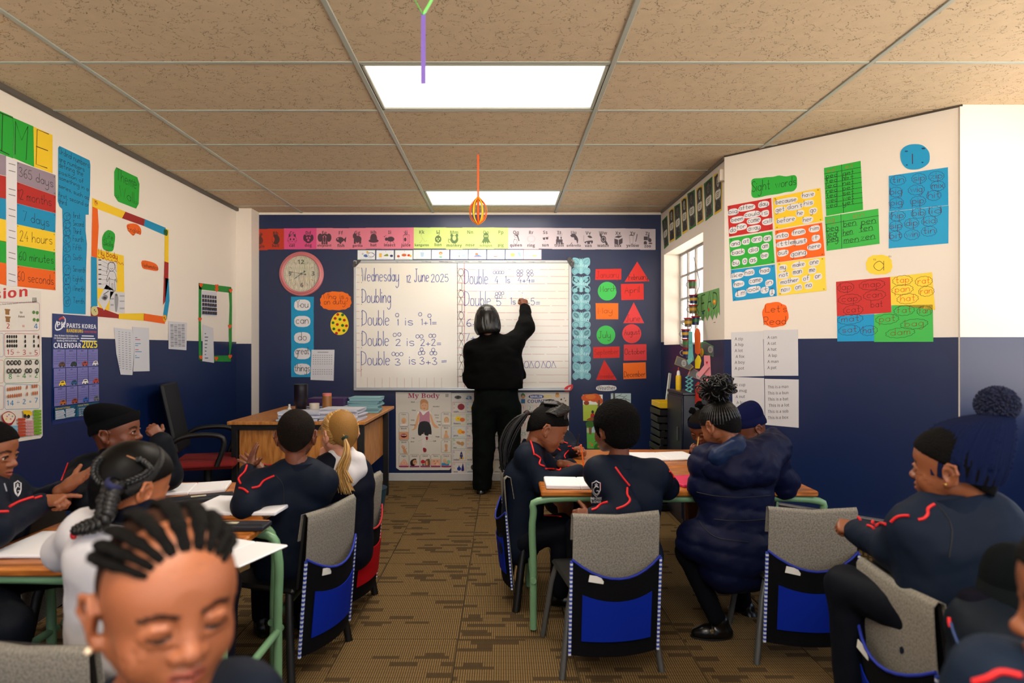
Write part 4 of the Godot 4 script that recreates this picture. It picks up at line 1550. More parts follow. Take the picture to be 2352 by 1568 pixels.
		if y0 > 1042:
			a.pen(Color(0.60, 0.16, 0.40))
			a.rect(x0, y1 - 3, x1, y1)
		var q := a.q
		var z0 := a.z
		a.q = PackedVector2Array([hit(a.plane, x0 + 0.6, y0 + 5.5), hit(a.plane, x1 - 0.6, y0 + 5.5), hit(a.plane, x1 - 0.6, y1 - 3.2 + (2.4 if y0 < 1042 else 0.0)), hit(a.plane, x0 + 0.6, y1 - 3.2 + (2.4 if y0 < 1042 else 0.0))])
		a.boxed = true
		a.draw(c[5])
		a.z = z0
		a.q = q
	finish(got, "print", 0.35)

	var got2 := paper("alphabet_poster", "alphabet picture chart half hidden behind the teacher", "poster", "back", pts("1037,902 1169,901 1170,1089 1164,1092 1042,1091 1037,1086"), Color(0.82, 0.81, 0.78), "", 0.6, null, 0.35)
	var b: Art = got2[1]
	b.pen(Color(0.10, 0.42, 0.62))
	b.type("a b c", 1070, 917, 10.5, "bold", 62.0)
	b.draw("#58504e;e 1052 912 8 4;#2c2826;s 1048 914 1052 908 1056 911 1053 916")
	var things_ := [["apple", "#8c1424;e 66 44 28 30;#3a2a1a;l 2 66 20 70 10"], ["banana", "#e4c222;s 30 40 60 64 92 50 70 80 40 70"], ["cake", "#caa070;r 40 50 90 80"], ["drum", "#b04040;r 44 40 88 76"], ["flowers", "#e8c418;e 44 42 24 24;#d86a22;e 76 52 20 20;#c89010;e 44 42 6 6"], ["grapes", "#8ab040;e 60 50 14 20;e 74 44 12 12"], ["hen", "#a06030;e 64 52 24 22"], ["ink", "#303a80;r 50 40 82 76"], ["juice", "#e8a828;e 58 50 20 24;#dd7a20;e 82 56 14 14"], ["key", "#8a8a90;o 3 50 40 10 10;l 3 58 48 84 74"], ["leaf", "#4a9a40;e 66 50 24 16"], ["mug", "#c04050;r 44 36 80 76"], ["nut", "#b88a58;e 50 44 24 12 30;e 76 50 14 20"], ["orange", "#d86a1e;e 66 50 22 22"], ["pen", "#30508a;l 5 44 74 84 34"], ["quilt", "#b080b0;r 40 34 90 80"], ["rocket", "#283a78;s 68 10 80 50 76 78 60 78 56 50;#dca83a;s 50 74 60 60 62 90;s 76 60 88 74 76 90;#d8a030;e 68 40 4 4"], ["socks", "#8c2030;s 60 20 72 20 74 60 50 84 46 72 62 58"], ["tree", "#3a8a3a;e 66 40 24 24;r 62 60 70 84"], ["umbrella", "#c0904a;s 40 54 66 20 92 54"], ["vase", "#1c3c8c;e 50 60 16 18;r 46 30 54 44;#241c74;s 78 14 82 14 90 76 68 76"], ["wheel", "#33383e;e 62 46 28 30;#8a949c;e 62 46 14 16"], ["yarn", "#c85a80;e 64 50 24 24"], ["zebra", "#404044;e 64 50 26 18"]]
	var n := 0
	var frames := [Color(0.75, 0.36, 0.40), Color(0.78, 0.74, 0.34), Color(0.42, 0.68, 0.80), Color(0.36, 0.64, 0.50), Color(0.60, 0.44, 0.68)]
	for r in 6:
		for k in 4:
			var x0 := 1040.0 + k * 31.5
			var y0 := 923.5 + r * 27.6
			b.boxed = false
			b.pen(frames[(r + k * 2) % 5])
			b.up()
			b.line(PackedVector2Array([Vector2(x0, y0), Vector2(x0 + 29, y0), Vector2(x0 + 29, y0 + 24), Vector2(x0, y0 + 24), Vector2(x0, y0)]), 0.7)
			var ch := String(things_[n][0])
			b.type(ch[0].to_upper(), x0 + 1.8, y0 + 6.4, 4.4, "plain")
			b.type(ch[0], x0 + 1.8, y0 + 14.5, 4.0, "plain")
			b.pen(Color(0.14, 0.14, 0.40))
			b.type(ch, x0 + 1.8, y0 + 22.6, 3.2, "bold")
			b.q = PackedVector2Array([hit(b.plane, x0, y0), hit(b.plane, x0 + 29, y0), hit(b.plane, x0 + 29, y0 + 24), hit(b.plane, x0, y0 + 24)])
			b.boxed = true
			var z0 := b.z
			b.draw(things_[n][1])
			b.z = z0
			n += 1
	finish(got2, "print", 0.35)
	var got3 := paper("counting_poster", "white counting poster with a blue title badge right of the teacher", "poster", "back", pts("1172,901 1307,900 1305,1095 1172,1097"), Color(0.82, 0.80, 0.77), "", 0.3, null, 0.35)
	var c3: Art = got3[1]
	c3.pen(Color(0.11, 0.22, 0.50))
	c3.fill(rim(PackedVector2Array(), 1231.5, 910.5, 17.5, 4.6, 0.0))
	c3.pen(Color(0.9, 0.9, 0.92))
	c3.z += 0.0002
	c3.type("MARLIN", 1231.5, 913.2, 5.4, "bold", 27.0, 0)
	c3.pen(Color(0.90, 0.78, 0.10))
	c3.type("KIDS", 1249.5, 913.5, 6.6, "bold", 18.0)
	c3.pen(Color(0.12, 0.22, 0.50))
	c3.type("COUNTING", 1211.5, 925, 7.6, "bold", 62.0)
	c3.draw("#4a3020;e 1201.5 909 5 5;#c98f68;e 1201.5 911 4 4.5;#2a7a3a;s 1196 907 1201 902 1206 907 1202 908;#2a6a9a;r 1197 916 1206 926;#d8a060;e 1280 908 5 5;#b07838;e 1280 904 4 3;#202020;e 1289 917 2 2;e 1296 914 1.2 1.2;e 1299 920 1.4 1.4")
	for r in 8:
		for k in 8:
			var x0 := 1181.0 + k * 15.2
			var y0 := 930.5 + r * 19.5
			c3.boxed = false
			c3.pen(Color(0.80, 0.55, 0.55) if (r + k) % 2 else Color(0.45, 0.70, 0.72))
			c3.line(PackedVector2Array([Vector2(x0, y0), Vector2(x0 + 11.5, y0), Vector2(x0 + 11.5, y0 + 13), Vector2(x0, y0 + 13), Vector2(x0, y0)]), 0.6)
			c3.pen(Color(0.12, 0.48, 0.42) if (r + k) % 2 == 0 else Color(0.72, 0.22, 0.24))
			c3.type(str(r * 8 + k), x0 + 5.8, y0 + 10, 7.0, "plain", 0.0, 0)
	finish(got3, "print", 0.35)



func theme_wall() -> void:
	var green := Color(0.10, 0.60, 0.17)
	var yellow := Color(0.89, 0.74, 0.12)
	var red := Color(0.66, 0.13, 0.11)
	var cyan := Color(0.02, 0.52, 0.70)
	var orange := Color(0.86, 0.36, 0.02)
	var lilac := Color(0.55, 0.49, 0.55)
	var ink := Color(0.09, 0.08, 0.09)

	for l in [["I", "-34,240 29,268 30,364 -34,340", green, "green"], ["M", "29.5,270 76,290 77.5,383 31,363", green, "green"], ["E", "76,290.5 120,310 120,398 77.5,383", yellow, "yellow"]]:
		var got := paper("letter_sheet", "%s sheet with a large hand-drawn letter %s near the ceiling" % [l[3], l[0]], "sign", "left", pts(l[1]), l[2], "large letter sheets of the time chart")
		got[1].pen(ink)
		match l[0]:
			"I":
				got[1].line(pts("-22,250 29,271"), 1.8)
				got[1].line(pts("5,261 3,347"), 1.8)
				got[1].line(pts("-22,336 2,346 20,355"), 1.8)
			"M": got[1].line(pts("34,354 34.5,278 49,322 63,290 59,367"), 1.6)
			"E":
				got[1].line(pts("111,308 84.5,297 82,377 107.5,386"), 1.6)
				got[1].line(pts("82.5,336 109,346"), 1.6)
		finish(got)

	var strips := [["365 days", "38,371 127,402 127.5,449 38.5,417.5", lilac, "lilac", 43, 404, 121, 430, 21], ["12 months", "38.5,418 127.5,449.5 127.3,489.5 37.5,466.5", red, "red", 40, 456, 117, 473, 22], ["7 days", "37.5,467 127.2,490 126.5,534 37,514.5", cyan, "blue", 52, 506, 112, 520, 22], ["24 hours", "37,515 126.5,534.5 126.3,578.5 38.5,562.5", yellow, "yellow", 45, 553, 119, 561, 23], ["60 minutes", "38.5,563 126.3,579 126.6,622 38.5,609", green, "green", 43, 597, 122, 605, 20], ["60 seconds", "38.5,609.5 126.6,622.5 126.8,666.5 38.3,657.5", orange, "orange", 39.5, 644, 122, 654, 22]]
	for s in strips:
		var got := paper("time_strip", "%s paper strip handwritten %s" % [s[3], s[0]], "sign", "left", pts(s[1]), s[2], "strips of the time chart")
		got[1].pen(ink)
		got[1].write(s[0], s[4], s[5], s[6], s[7], s[8], 1.05)
		for c: Vector2 in [Vector2(41, 4), Vector2(124, 4)]:
			got[1].pen((s[2] as Color).darkened(0.35))
			var e: PackedVector2Array = pts(s[1])
			got[1].disc(e[0].x + 3, e[0].y + 4, 1.2, 1.5)
			got[1].disc(e[1].x - 3, e[1].y + 4, 1.2, 1.5)
			got[1].disc(e[2].x - 3, e[2].y - 5, 1.2, 1.5)
		finish(got)
	var ls := [["lilac", lilac, 345, 352, 404], ["red", red, 405, 405, 457], ["blue", cyan, 457, 457, 505], ["yellow", yellow, 505, 505, 556], ["green", green, 555, 555, 605], ["orange", orange, 605, 605, 655]]
	for s in ls:
		paper("time_strip", "%s strip at the edge of the frame left of the equals signs" % s[0], "sign", "left", PackedVector2Array([Vector2(-60, s[3] - 16), Vector2(13.5, s[3] + (6 if s[0] == "lilac" else 0)), Vector2(13.5, s[4]), Vector2(-60, s[4] - 16)]), s[1], "strips of the time chart")
	var eq := paper("equals_strip", "white paper strip of equals signs down the middle of the time chart", "sign", "left", pts("13,359 38,370 37.5,514 39,657.5 14,656.5 13,510"), Color(0.82, 0.81, 0.83), "", 0.6)
	eq[1].pen(ink)
	for y: Vector2 in [Vector2(375, 391), Vector2(433, 446), Vector2(479, 494), Vector2(528, 544), Vector2(579, 591), Vector2(628, 643)]:
		eq[1].line(PackedVector2Array([Vector2(19, y.x), Vector2(34, y.x + 4)]), 1.1)
		eq[1].line(PackedVector2Array([Vector2(19, y.y), Vector2(34, y.y + 4)]), 1.1)
	finish(eq)

	var od := paper("ordinal_sheet", "tall blue paper explaining ordinal numbers from first to tenth", "sign", "left", pts("133,339 136,335 205,368 207,378 206,447 203.5,470 203,493 196,493 196,530 199,560 197,620 196,722 145,719 143,600 144,540 142.5,480 136,474 132,462 133,420"), cyan)
	od[1].pen(Color(0.05, 0.10, 0.16))
	var ol := [["Ordinal numbers", 135, 352, 204, 386, 14], ["are numbers", 135, 369, 193, 394, 11], ["defining the", 134.5, 383, 190, 405, 13], ["position of", 134.5, 398, 191, 421, 10], ["something in a", 134.5, 411, 202, 439, 10], ["series, such as", 134.5, 430, 203, 459, 10], ["first, second or", 134, 451, 203, 476, 11], ["third.", 134, 466, 153, 472, 12]]
	for l in ol:
		od[1].write(l[0], l[1], l[2], l[3], l[4], l[5], 0.8)
	var names_ := "first Second Third Fourth Fifth Sixth Seventh Eighth Nineth Tenth".split(" ")
	var ny := [500, 518, 536, 553, 573, 596, 623, 645, 667, 695]
	for k in 10:
		var w: float = [16, 24, 18, 24, 20, 21, 29, 24, 26, 26][k]
		od[1].write(names_[k], 167, ny[k], 167 + w, ny[k] + w * 0.12, 13, 0.75)
		od[1].cloud(153, ny[k] - 3, 8.5, 9 if k < 6 else 12, 0.7, 10)
		od[1].write(str(k + 1), 149, ny[k] + 3, 152.5 + (3.5 if k == 9 else 0.0), ny[k] + 3.3, 9, 0.7)
		od[1].write(["st", "nd", "rd"][k] if k < 3 else "th", 154.5, ny[k] - 5, 159.5, ny[k] - 4, 5.5, 0.5)
	finish(od)

	var tw := paper("theme_label", "green paper handwritten Theme Wall above the coloured border", "sign", "left", pts("266.6,384 315,407 319.7,422.5 318,468 312,479 271,463 262,449 262,394"), green)
	tw[1].pen(Color(0.03, 0.17, 0.05))
	tw[1].write("Theme", 267, 412, 313, 434, 27, 0.9)
	tw[1].write("Wall", 274, 450, 307, 467, 24, 0.9)
	for q: Vector2 in [Vector2(306, 412), Vector2(269, 449), Vector2(311, 463)]:
		tw[1].disc(q.x - 2, q.y, 0.7, 0.9)
		tw[1].disc(q.x + 2, q.y + 1, 0.7, 0.9)
		tw[1].line(PackedVector2Array([q + Vector2(-3, 3), q + Vector2(0, 5.5), q + Vector2(3, 4)]), 0.6)
	finish(tw)
	var segs := [["yellow strip along the top", "211,454 287.5,486 279.5,501 211,475", yellow], ["dark red strip along the top", "287.5,486 332,503 330,519 279.5,501", red.darkened(0.15)], ["blue strip along the top", "332,503 380,523 378,540 330,519", cyan], ["orange strip down the near side", "211.5,474 223.5,480 226,520 222,592 209.5,588", orange], ["blue strip down the near side", "208.5,589 221,592 223,703 208.5,705", cyan], ["dark red strip along the bottom", "208,704.5 225,705 272,722 272,731 208,725.5", red.darkened(0.15)], ["yellow strip along the bottom", "272,720 331,719 329,736.5 271,732", yellow], ["orange strip along the bottom", "330,719.5 379,727 378,743.5 329,736", orange], ["yellow strip down the far side", "378,525 387,527 386.3,603 377,600", yellow], ["dark red strip down the far side", "377,600 386.5,603 386,640 379,692 374,700 376,640", red.darkened(0.1)], ["blue strip down the far side", "379,638 387,640 388.8,690 382.5,734 374.5,722 379,692", cyan]]
	for s in segs:
		paper("border_strip", s[0] + " of the theme wall border", "border", "left", pts(s[1]), s[2], "coloured border strips", 0.3)
	var stick := [["215,459 222,461 224,470 217,472", Color(0.85, 0.6, 0.1), "yellow cartoon sticker on the top near corner of the border"], ["376,527 384,529 383,541 376,538", Color(0.12, 0.35, 0.12), "green sticker on the top far corner of the border"], ["209,706 220,704 224,720 215,725 209,719", Color(0.75, 0.72, 0.5), "pale sticker on the bottom near corner of the border"], ["374,724 381,725 380,738 374,736", Color(0.85, 0.62, 0.1), "yellow bone sticker on the bottom far corner of the border"]]
	for s in stick:
		var g := paper("sticker", s[2], "sticker", "left", smooth2(pts(s[0]), 3, true), s[1], "", 1.6)
		var e: PackedVector2Array = pts(s[0])
		g[1].pen((s[1] as Color).darkened(0.5))
		g[1].disc((e[0].x + e[2].x) / 2 - 1, (e[0].y + e[2].y) / 2 - 1.5, 1.4, 2.0)
		g[1].disc((e[0].x + e[2].x) / 2 + 1.5, (e[0].y + e[2].y) / 2 + 2, 1.2, 1.4)
		finish(g, "print")
	for l in [["English", "292,515 312,514 323,525 322.5,539 312,535 305,541 293,528", orange, "orange", [[293, 530, 321, 538, 12]]], ["Life Skills", "236,540 248,528 263,537 262,560 257,577 238,573 234,556", green, "green", [[240, 547, 259, 552, 14], [237, 562, 259, 568, 13]]], ["Mathematics", "326,598 352,603 362,612 361,622 340,619 327,615", orange, "orange", [[327, 612, 361, 619, 9]]]]:
		var g := paper("subject_label", "%s cut-out handwritten %s inside the coloured border" % [l[3], l[0]], "sign", "left", smooth2(pts(l[1]), 3, true), l[2])
		g[1].pen((l[2] as Color).darkened(0.72))
		var w: PackedStringArray = String(l[0]).split(" ")
		for k in w.size():
			var q: Array = l[4][k]
			g[1].write(w[k], q[0], q[1], q[2], q[3], q[4], 0.75)
		finish(g)
	var body := paper("body_sheet", "yellow sheet headed My Body with pinned drawings inside the border", "poster", "left", pts("222.5,572 283.5,587 286,718 231,710 222,690"), yellow)
	for d in [["drawing", "223,593 267.5,602.5 267,668 223,661"], ["photocopy", "243,653 262,667 238,713 224,690"], ["photocopy", "252,669 286,671 285,720 250,712"]]:
		paper(d[0], "", "", "left", pts(d[1]), Color(0.77, 0.77, 0.79), "", 0.9, body[0])
	var ba: Art = body[1]
	ba.z = 0.003
	ba.pen(Color(0.60, 0.10, 0.05))
	ba.write("My Body", 225, 584, 268, 595, 14, 1.0)
	ba.line(pts("223,588 227,593 231,589 235,596 239,591 243,598 247,594 251,601 255,596 259,603 263,599 267,605 271,601 275,607 279,603 283,609"), 0.8)
	ba.pen(Color(0.22, 0.22, 0.24))
	ba.ring(254.5, 612, 8, 10.5, 0.7)
	ba.line(smooth2(pts("246,612 248,604 255,603 262,606 263,614 266,624")), 0.7)
	ba.line(smooth2(pts("247,612 244,622 244,628")), 0.7)
	ba.line(smooth2(pts("251,615 254,618 258,616")), 0.6)
	ba.line(smooth2(pts("250,623 245,636 243,645 246,646 250,636 250,650 248,664 254,664 255,652 258,653 257,667 263,668 262,654 263,640 266,648 267,644 263,628 258,623 250,623")), 0.7)
	ba.line(pts("249,640 263,643"), 0.6)
	for k in 6:
		ba.rect(224.5, 595.5 + k * 11, 231, 598 + k * 11)
		ba.line(PackedVector2Array([Vector2(231, 598 + k * 11), Vector2(246, 606 + k * 9)]), 0.35)
	ba.draw("#77787c;s 232 684 240 676 246 682 240 690;#2e2e30;e 239 684 4 3;l 1.2 236 676 248 668;#8a8b90;s 262 676 268 676 270 690 267 714 264 714 262 694;#55565a;e 265.5 677 2 3;#9a9ba0;r 252 684 260 688;r 273 678 284 681;r 273 690 284 693;r 252 698 259 702;r 273 706 284 710")
	finish(body, "print")

	for s in [["top", "456,649.5 531,659 530,672.5 457,664"], ["near side", "456,650 463,651 461,740 463,829 456,825"], ["far side", "524.5,662 532,662 532.5,705 532,790 526.5,826 525,760 527,700"], ["bottom", "457,817.5 530,816 530,830.5 460,829.5"]]:
		paper("green_strip", "green paper strip at the %s of the heart border" % s[0], "border", "left", pts(s[1]), Color(0.10, 0.50, 0.18), "strips of the green heart border", 0.2)
	var hn := 0
	for q: Vector2 in [Vector2(461, 654.5), Vector2(497, 657), Vector2(497, 665), Vector2(529, 667), Vector2(458.5, 733), Vector2(527, 749.5), Vector2(461, 820), Vector2(496, 823), Vector2(528, 818.5)]:
		var hp := PackedVector2Array()
		for k in 20:
			var a := TAU * k / 20
			hp.append(q + Vector2(pow(sin(a), 3) * 4.3, -(13 * cos(a) - 5 * cos(2 * a) - 2 * cos(3 * a) - cos(4 * a)) * 0.36))
		var where_: String = ["top near corner", "upper middle of the top", "lower middle of the top", "top far corner", "near side", "far side", "bottom near corner", "middle of the bottom", "bottom far corner"][hn]
		paper("paper_heart", "small orange paper heart at the %s of the green border" % where_, "decoration", "left", hp, Color(0.82, 0.32, 0.05), "orange hearts on the green border", 1.2)
		hn += 1
	var ph := paper("photo_sheet", "sheet of small staff photographs inside the green border", "picture", "left", pts("462,667 497,671 497,726 461.5,724"), Color(0.75, 0.76, 0.8), "", 0.8)
	ph[1].boxed = true
	for r in 5:
		for k in 6:
			ph[1].pen(Color(0.06, 0.07, 0.14))
			ph[1].rect(4 + k * 16, 16 + r * 16.5, 17 + k * 16, 29 + r * 16.5)
			ph[1].pen(Color(0.30, 0.20, 0.16))
			ph[1].disc(10.5 + k * 16, 20 + r * 16.5, 3, 3.4)
			ph[1].pen(Color(0.3, 0.45, 0.7))
			ph[1].rect(9 + k * 16, 24 + r * 16.5, 12 + k * 16, 29 + r * 16.5)
	finish(ph, "print")
	var sheets := [["curled white printed list, nearest of the four loose papers below the coloured border", "261,752 304,757 307,800 303,861 276,860 266,812", 2], ["white page with blue and red highlighted lines below the coloured border", "303,750 341,753 342.5,852 305,853 307.5,800", 0], ["white printed timetable page left of the green heart border", "386,737 428.5,741 427,804 386,801", 1], ["narrow handwritten list pinned inside the green heart border", "465,745 489,753 490.5,833 464,829", 3]]
	for s in sheets:
		var g := paper("loose_paper", s[0], "paper", "left", pts(s[1]), Color(0.76, 0.77, 0.80), "", 1.6)
		var a: Art = g[1]
		var e: PackedVector2Array = pts(s[1])
		var x0 := e[0].x
		for r in 17:
			for k in 4:
				if s[2] == 0:
					a.pen(Color(0.10, 0.48, 0.70) if r % 5 else Color(0.75, 0.25, 0.30))
					if k == 0 and r > 2 and r < 15 and r % 3:
						a.rect(x0 + 6, e[0].y + 6 + r * 4.6, x0 + 9 + (r * 7 % 13), e[0].y + 7.5 + r * 4.6)
				elif s[2] == 3:
					a.pen(Color(0.25, 0.26, 0.33))
					if k == 0 and r < 8:
						a.rect(x0 + 4, e[0].y + 20 + r * 8, x0 + 7 + (r * 5 % 6), e[0].y + 22 + r * 8)
				elif s[2] == 1:
					a.pen(Color(0.45, 0.46, 0.5).lerp(Color(0.7, 0.7, 0.73), float((r * 3 + k * 5) % 7) / 7))
					if r < 13:
						a.rect(x0 + 4 + k * 8.5, e[0].y + 8 + r * 4, x0 + 11 + k * 8.5, e[0].y + 10.5 + r * 4)
				else:
					a.pen(Color(0.5, 0.51, 0.56))
					a.rect(x0 + 9 + k * 8, e[0].y + 9 + r * 5.2 + k, x0 + 13 + k * 8, e[0].y + 10.2 + r * 5.2 + k)
		finish(g, "print")
	division_poster()
	calendar()

func division_poster() -> void:
	var got := paper("division_poster", "white printed division poster with boxed sums at the left edge", "poster", "left", pts("-130,640 93,668 97,1000 92,1006 28,1016 -130,1046"), Color(0.82, 0.80, 0.77), "", 0.4, null, 0.35)
	var a: Art = got[1]
	a.pen(Color(0.72, 0.16, 0.16))
	a.type("Division", 62, 695, 22, "bold", 150, 1, -0.1)
	a.pen(Color(0.2, 0.2, 0.2))
	for k in 8:
		a.rect(73 + k * 1.3, 683, 73.6 + k * 1.3, 694)
	a.type("in each of the 2 boxes, how many leaves will each box have?", 84, 704, 3.2, "plain", 130, 1, -0.08)
	var box_ := func(x0: float, y0: float, x1: float, y1: float, c: Color) -> void:
		a.pen(c)
		a.line(PackedVector2Array([Vector2(x0 + 3, y0), Vector2(x1 - 3, y0 + 2), Vector2(x1, y0 + 4), Vector2(x1, y1 - 5), Vector2(x1 - 3, y1 - 2), Vector2(x0 + 3, y1), Vector2(x0, y1 - 3), Vector2(x0, y0 + 3), Vector2(x0 + 3, y0)]), 0.8)
	box_.call(-60.0, 693.0, 89.0, 761.0, Color(0.62, 0.18, 0.42))
	box_.call(9.0, 765.0, 89.0, 819.0, Color(0.68, 0.16, 0.22))
	box_.call(9.0, 823.0, 89.0, 880.0, Color(0.16, 0.52, 0.25))
	box_.call(10.0, 882.0, 90.0, 940.0, Color(0.12, 0.48, 0.72))
	box_.call(-80.0, 763.0, 6.5, 821.0, Color(0.12, 0.48, 0.72))
	box_.call(-80.0, 825.0, 7.0, 881.0, Color(0.72, 0.3, 0.2))
	box_.call(-80.0, 884.0, 7.0, 942.0, Color(0.66, 0.16, 0.42))
	a.draw("#8a6030;p 11 712 20 713 20 723 11 722;p 9 709 22 710 21 714 10 713;p 12 729 21 730 21 740 12 739;p 10 726 23 727 22 731 11 730;#4a7a3a;e 76 717 3.4 4;e 84 718 3.4 4;e 77 734 3.4 4;e 85 735 3.4 4")
	a.pen(Color(0.15, 0.15, 0.15))
	a.type("to", 47, 719.5, 5, "plain", 0, 0)
	a.type("have", 48, 729, 5, "plain", 0, 0)
	a.pen(Color(0.72, 0.14, 0.16))
	a.type("2", 17, 754, 11, "plain", 0, 0)
	a.type("=", 52, 753, 9, "plain", 0, 0)
	a.pen(Color(0.12, 0.45, 0.72))
	a.type("4", 81, 754.5, 11, "plain", 0, 0)
	var rows := [["15 ÷ 3 = 5", 50, 814, Color(0.68, 0.12, 0.18), -0.02], ["8 ÷ 4 = 2", 49, 870, Color(0.12, 0.50, 0.22), 0.05], ["14 ÷ 2 = 7", 51, 931, Color(0.10, 0.48, 0.74), 0.10]]
	for r in rows:
		a.pen(r[3])
		var w := String(r[0]).split(" ")
		var xs := [22.0, 40.0, 54.0, 68.0, 81.5]
		for k in 5:
			a.type(w[k], xs[k], r[2] - r[4] * (xs[k] - 20), 11.0 if w[k] != "=" else 8.0, "plain", 0, 0)
	a.pen(Color(0.13, 0.12, 0.11))
	for r in 3:
		for k in 5:
			a.disc(15 + k * 5.2, 773 + r * 10.5, 2.0, 4.0)
		a.disc(56, 773 + r * 10.5, 2, 4)
		a.disc(76, 773 + r * 10.5, 1.8, 4)
	a.disc(86, 774, 1.8, 4)
	a.disc(86, 794, 1.8, 4)
	for r in 2:
		for k in 7:
			var x: float = [16.5, 25.0, 33.5, 42.0, 58.5, 66.5, 82.0][k]
			a.pen(Color(0.16, 0.15, 0.15))
			a.disc(x, 833 + r * 19 - (x - 16) * 0.02, 4.0, 5.8)
			a.pen(Color(0.62, 0.6, 0.58))
			a.disc(x, 833 + r * 19 - (x - 16) * 0.02, 2.1, 3.2)
		a.pen(Color(0.70, 0.35, 0.16))
		for k in 11:
			var x: float = 15.0 + k * 4.9 if k < 7 else 59.0 if k == 7 else 67.0 + (k - 7) * 4.8
			a.disc(x, 894 + r * 16 - (x - 15) * 0.12, 1.5, 4.6)
	a.draw("#8c1420;s 1 952 16 944 32 956 22 976 10 976 1 964;#d9c8b0;s 3 952 16 946 30 955 22 970 10 970 3 960;#c07a90;e 12 956 2 2;e 20 962 2 2;#7a9ab8;e 16 952 2 2;e 24 956 2 2;#caa83a;e 10 962 2 2;#d8b010;p 48 942 64 942 70 948 68 954 54 956 50 950;#202020;e 53 955 3.6 4.4;e 61 956 3.6 4.4")
	for r in 8:
		for k in 4:
			var top: int = [4, 2, 3, 0][k]
			if r >= top:
				a.pen([Color(0.45, 0.68, 0.80), Color(0.72, 0.26, 0.16), Color(0.80, 0.58, 0.60), Color(0.42, 0.64, 0.12)][k])
				var x0 := 18.0 + k * 18.4
				var y0 := 948.0 + r * 7.2 - k * 2.4
				a.rect(x0, y0, x0 + 17.4, y0 + 5.8)
				a.pen(Color(0.15, 0.2, 0.1))
				a.type("%d ÷ %d = %d" % [24 - r, r + 1, r + 2], x0 + 2, y0 + 4.6, 2.6, "plain", 13.0)
	finish(got, "print", 0.4)

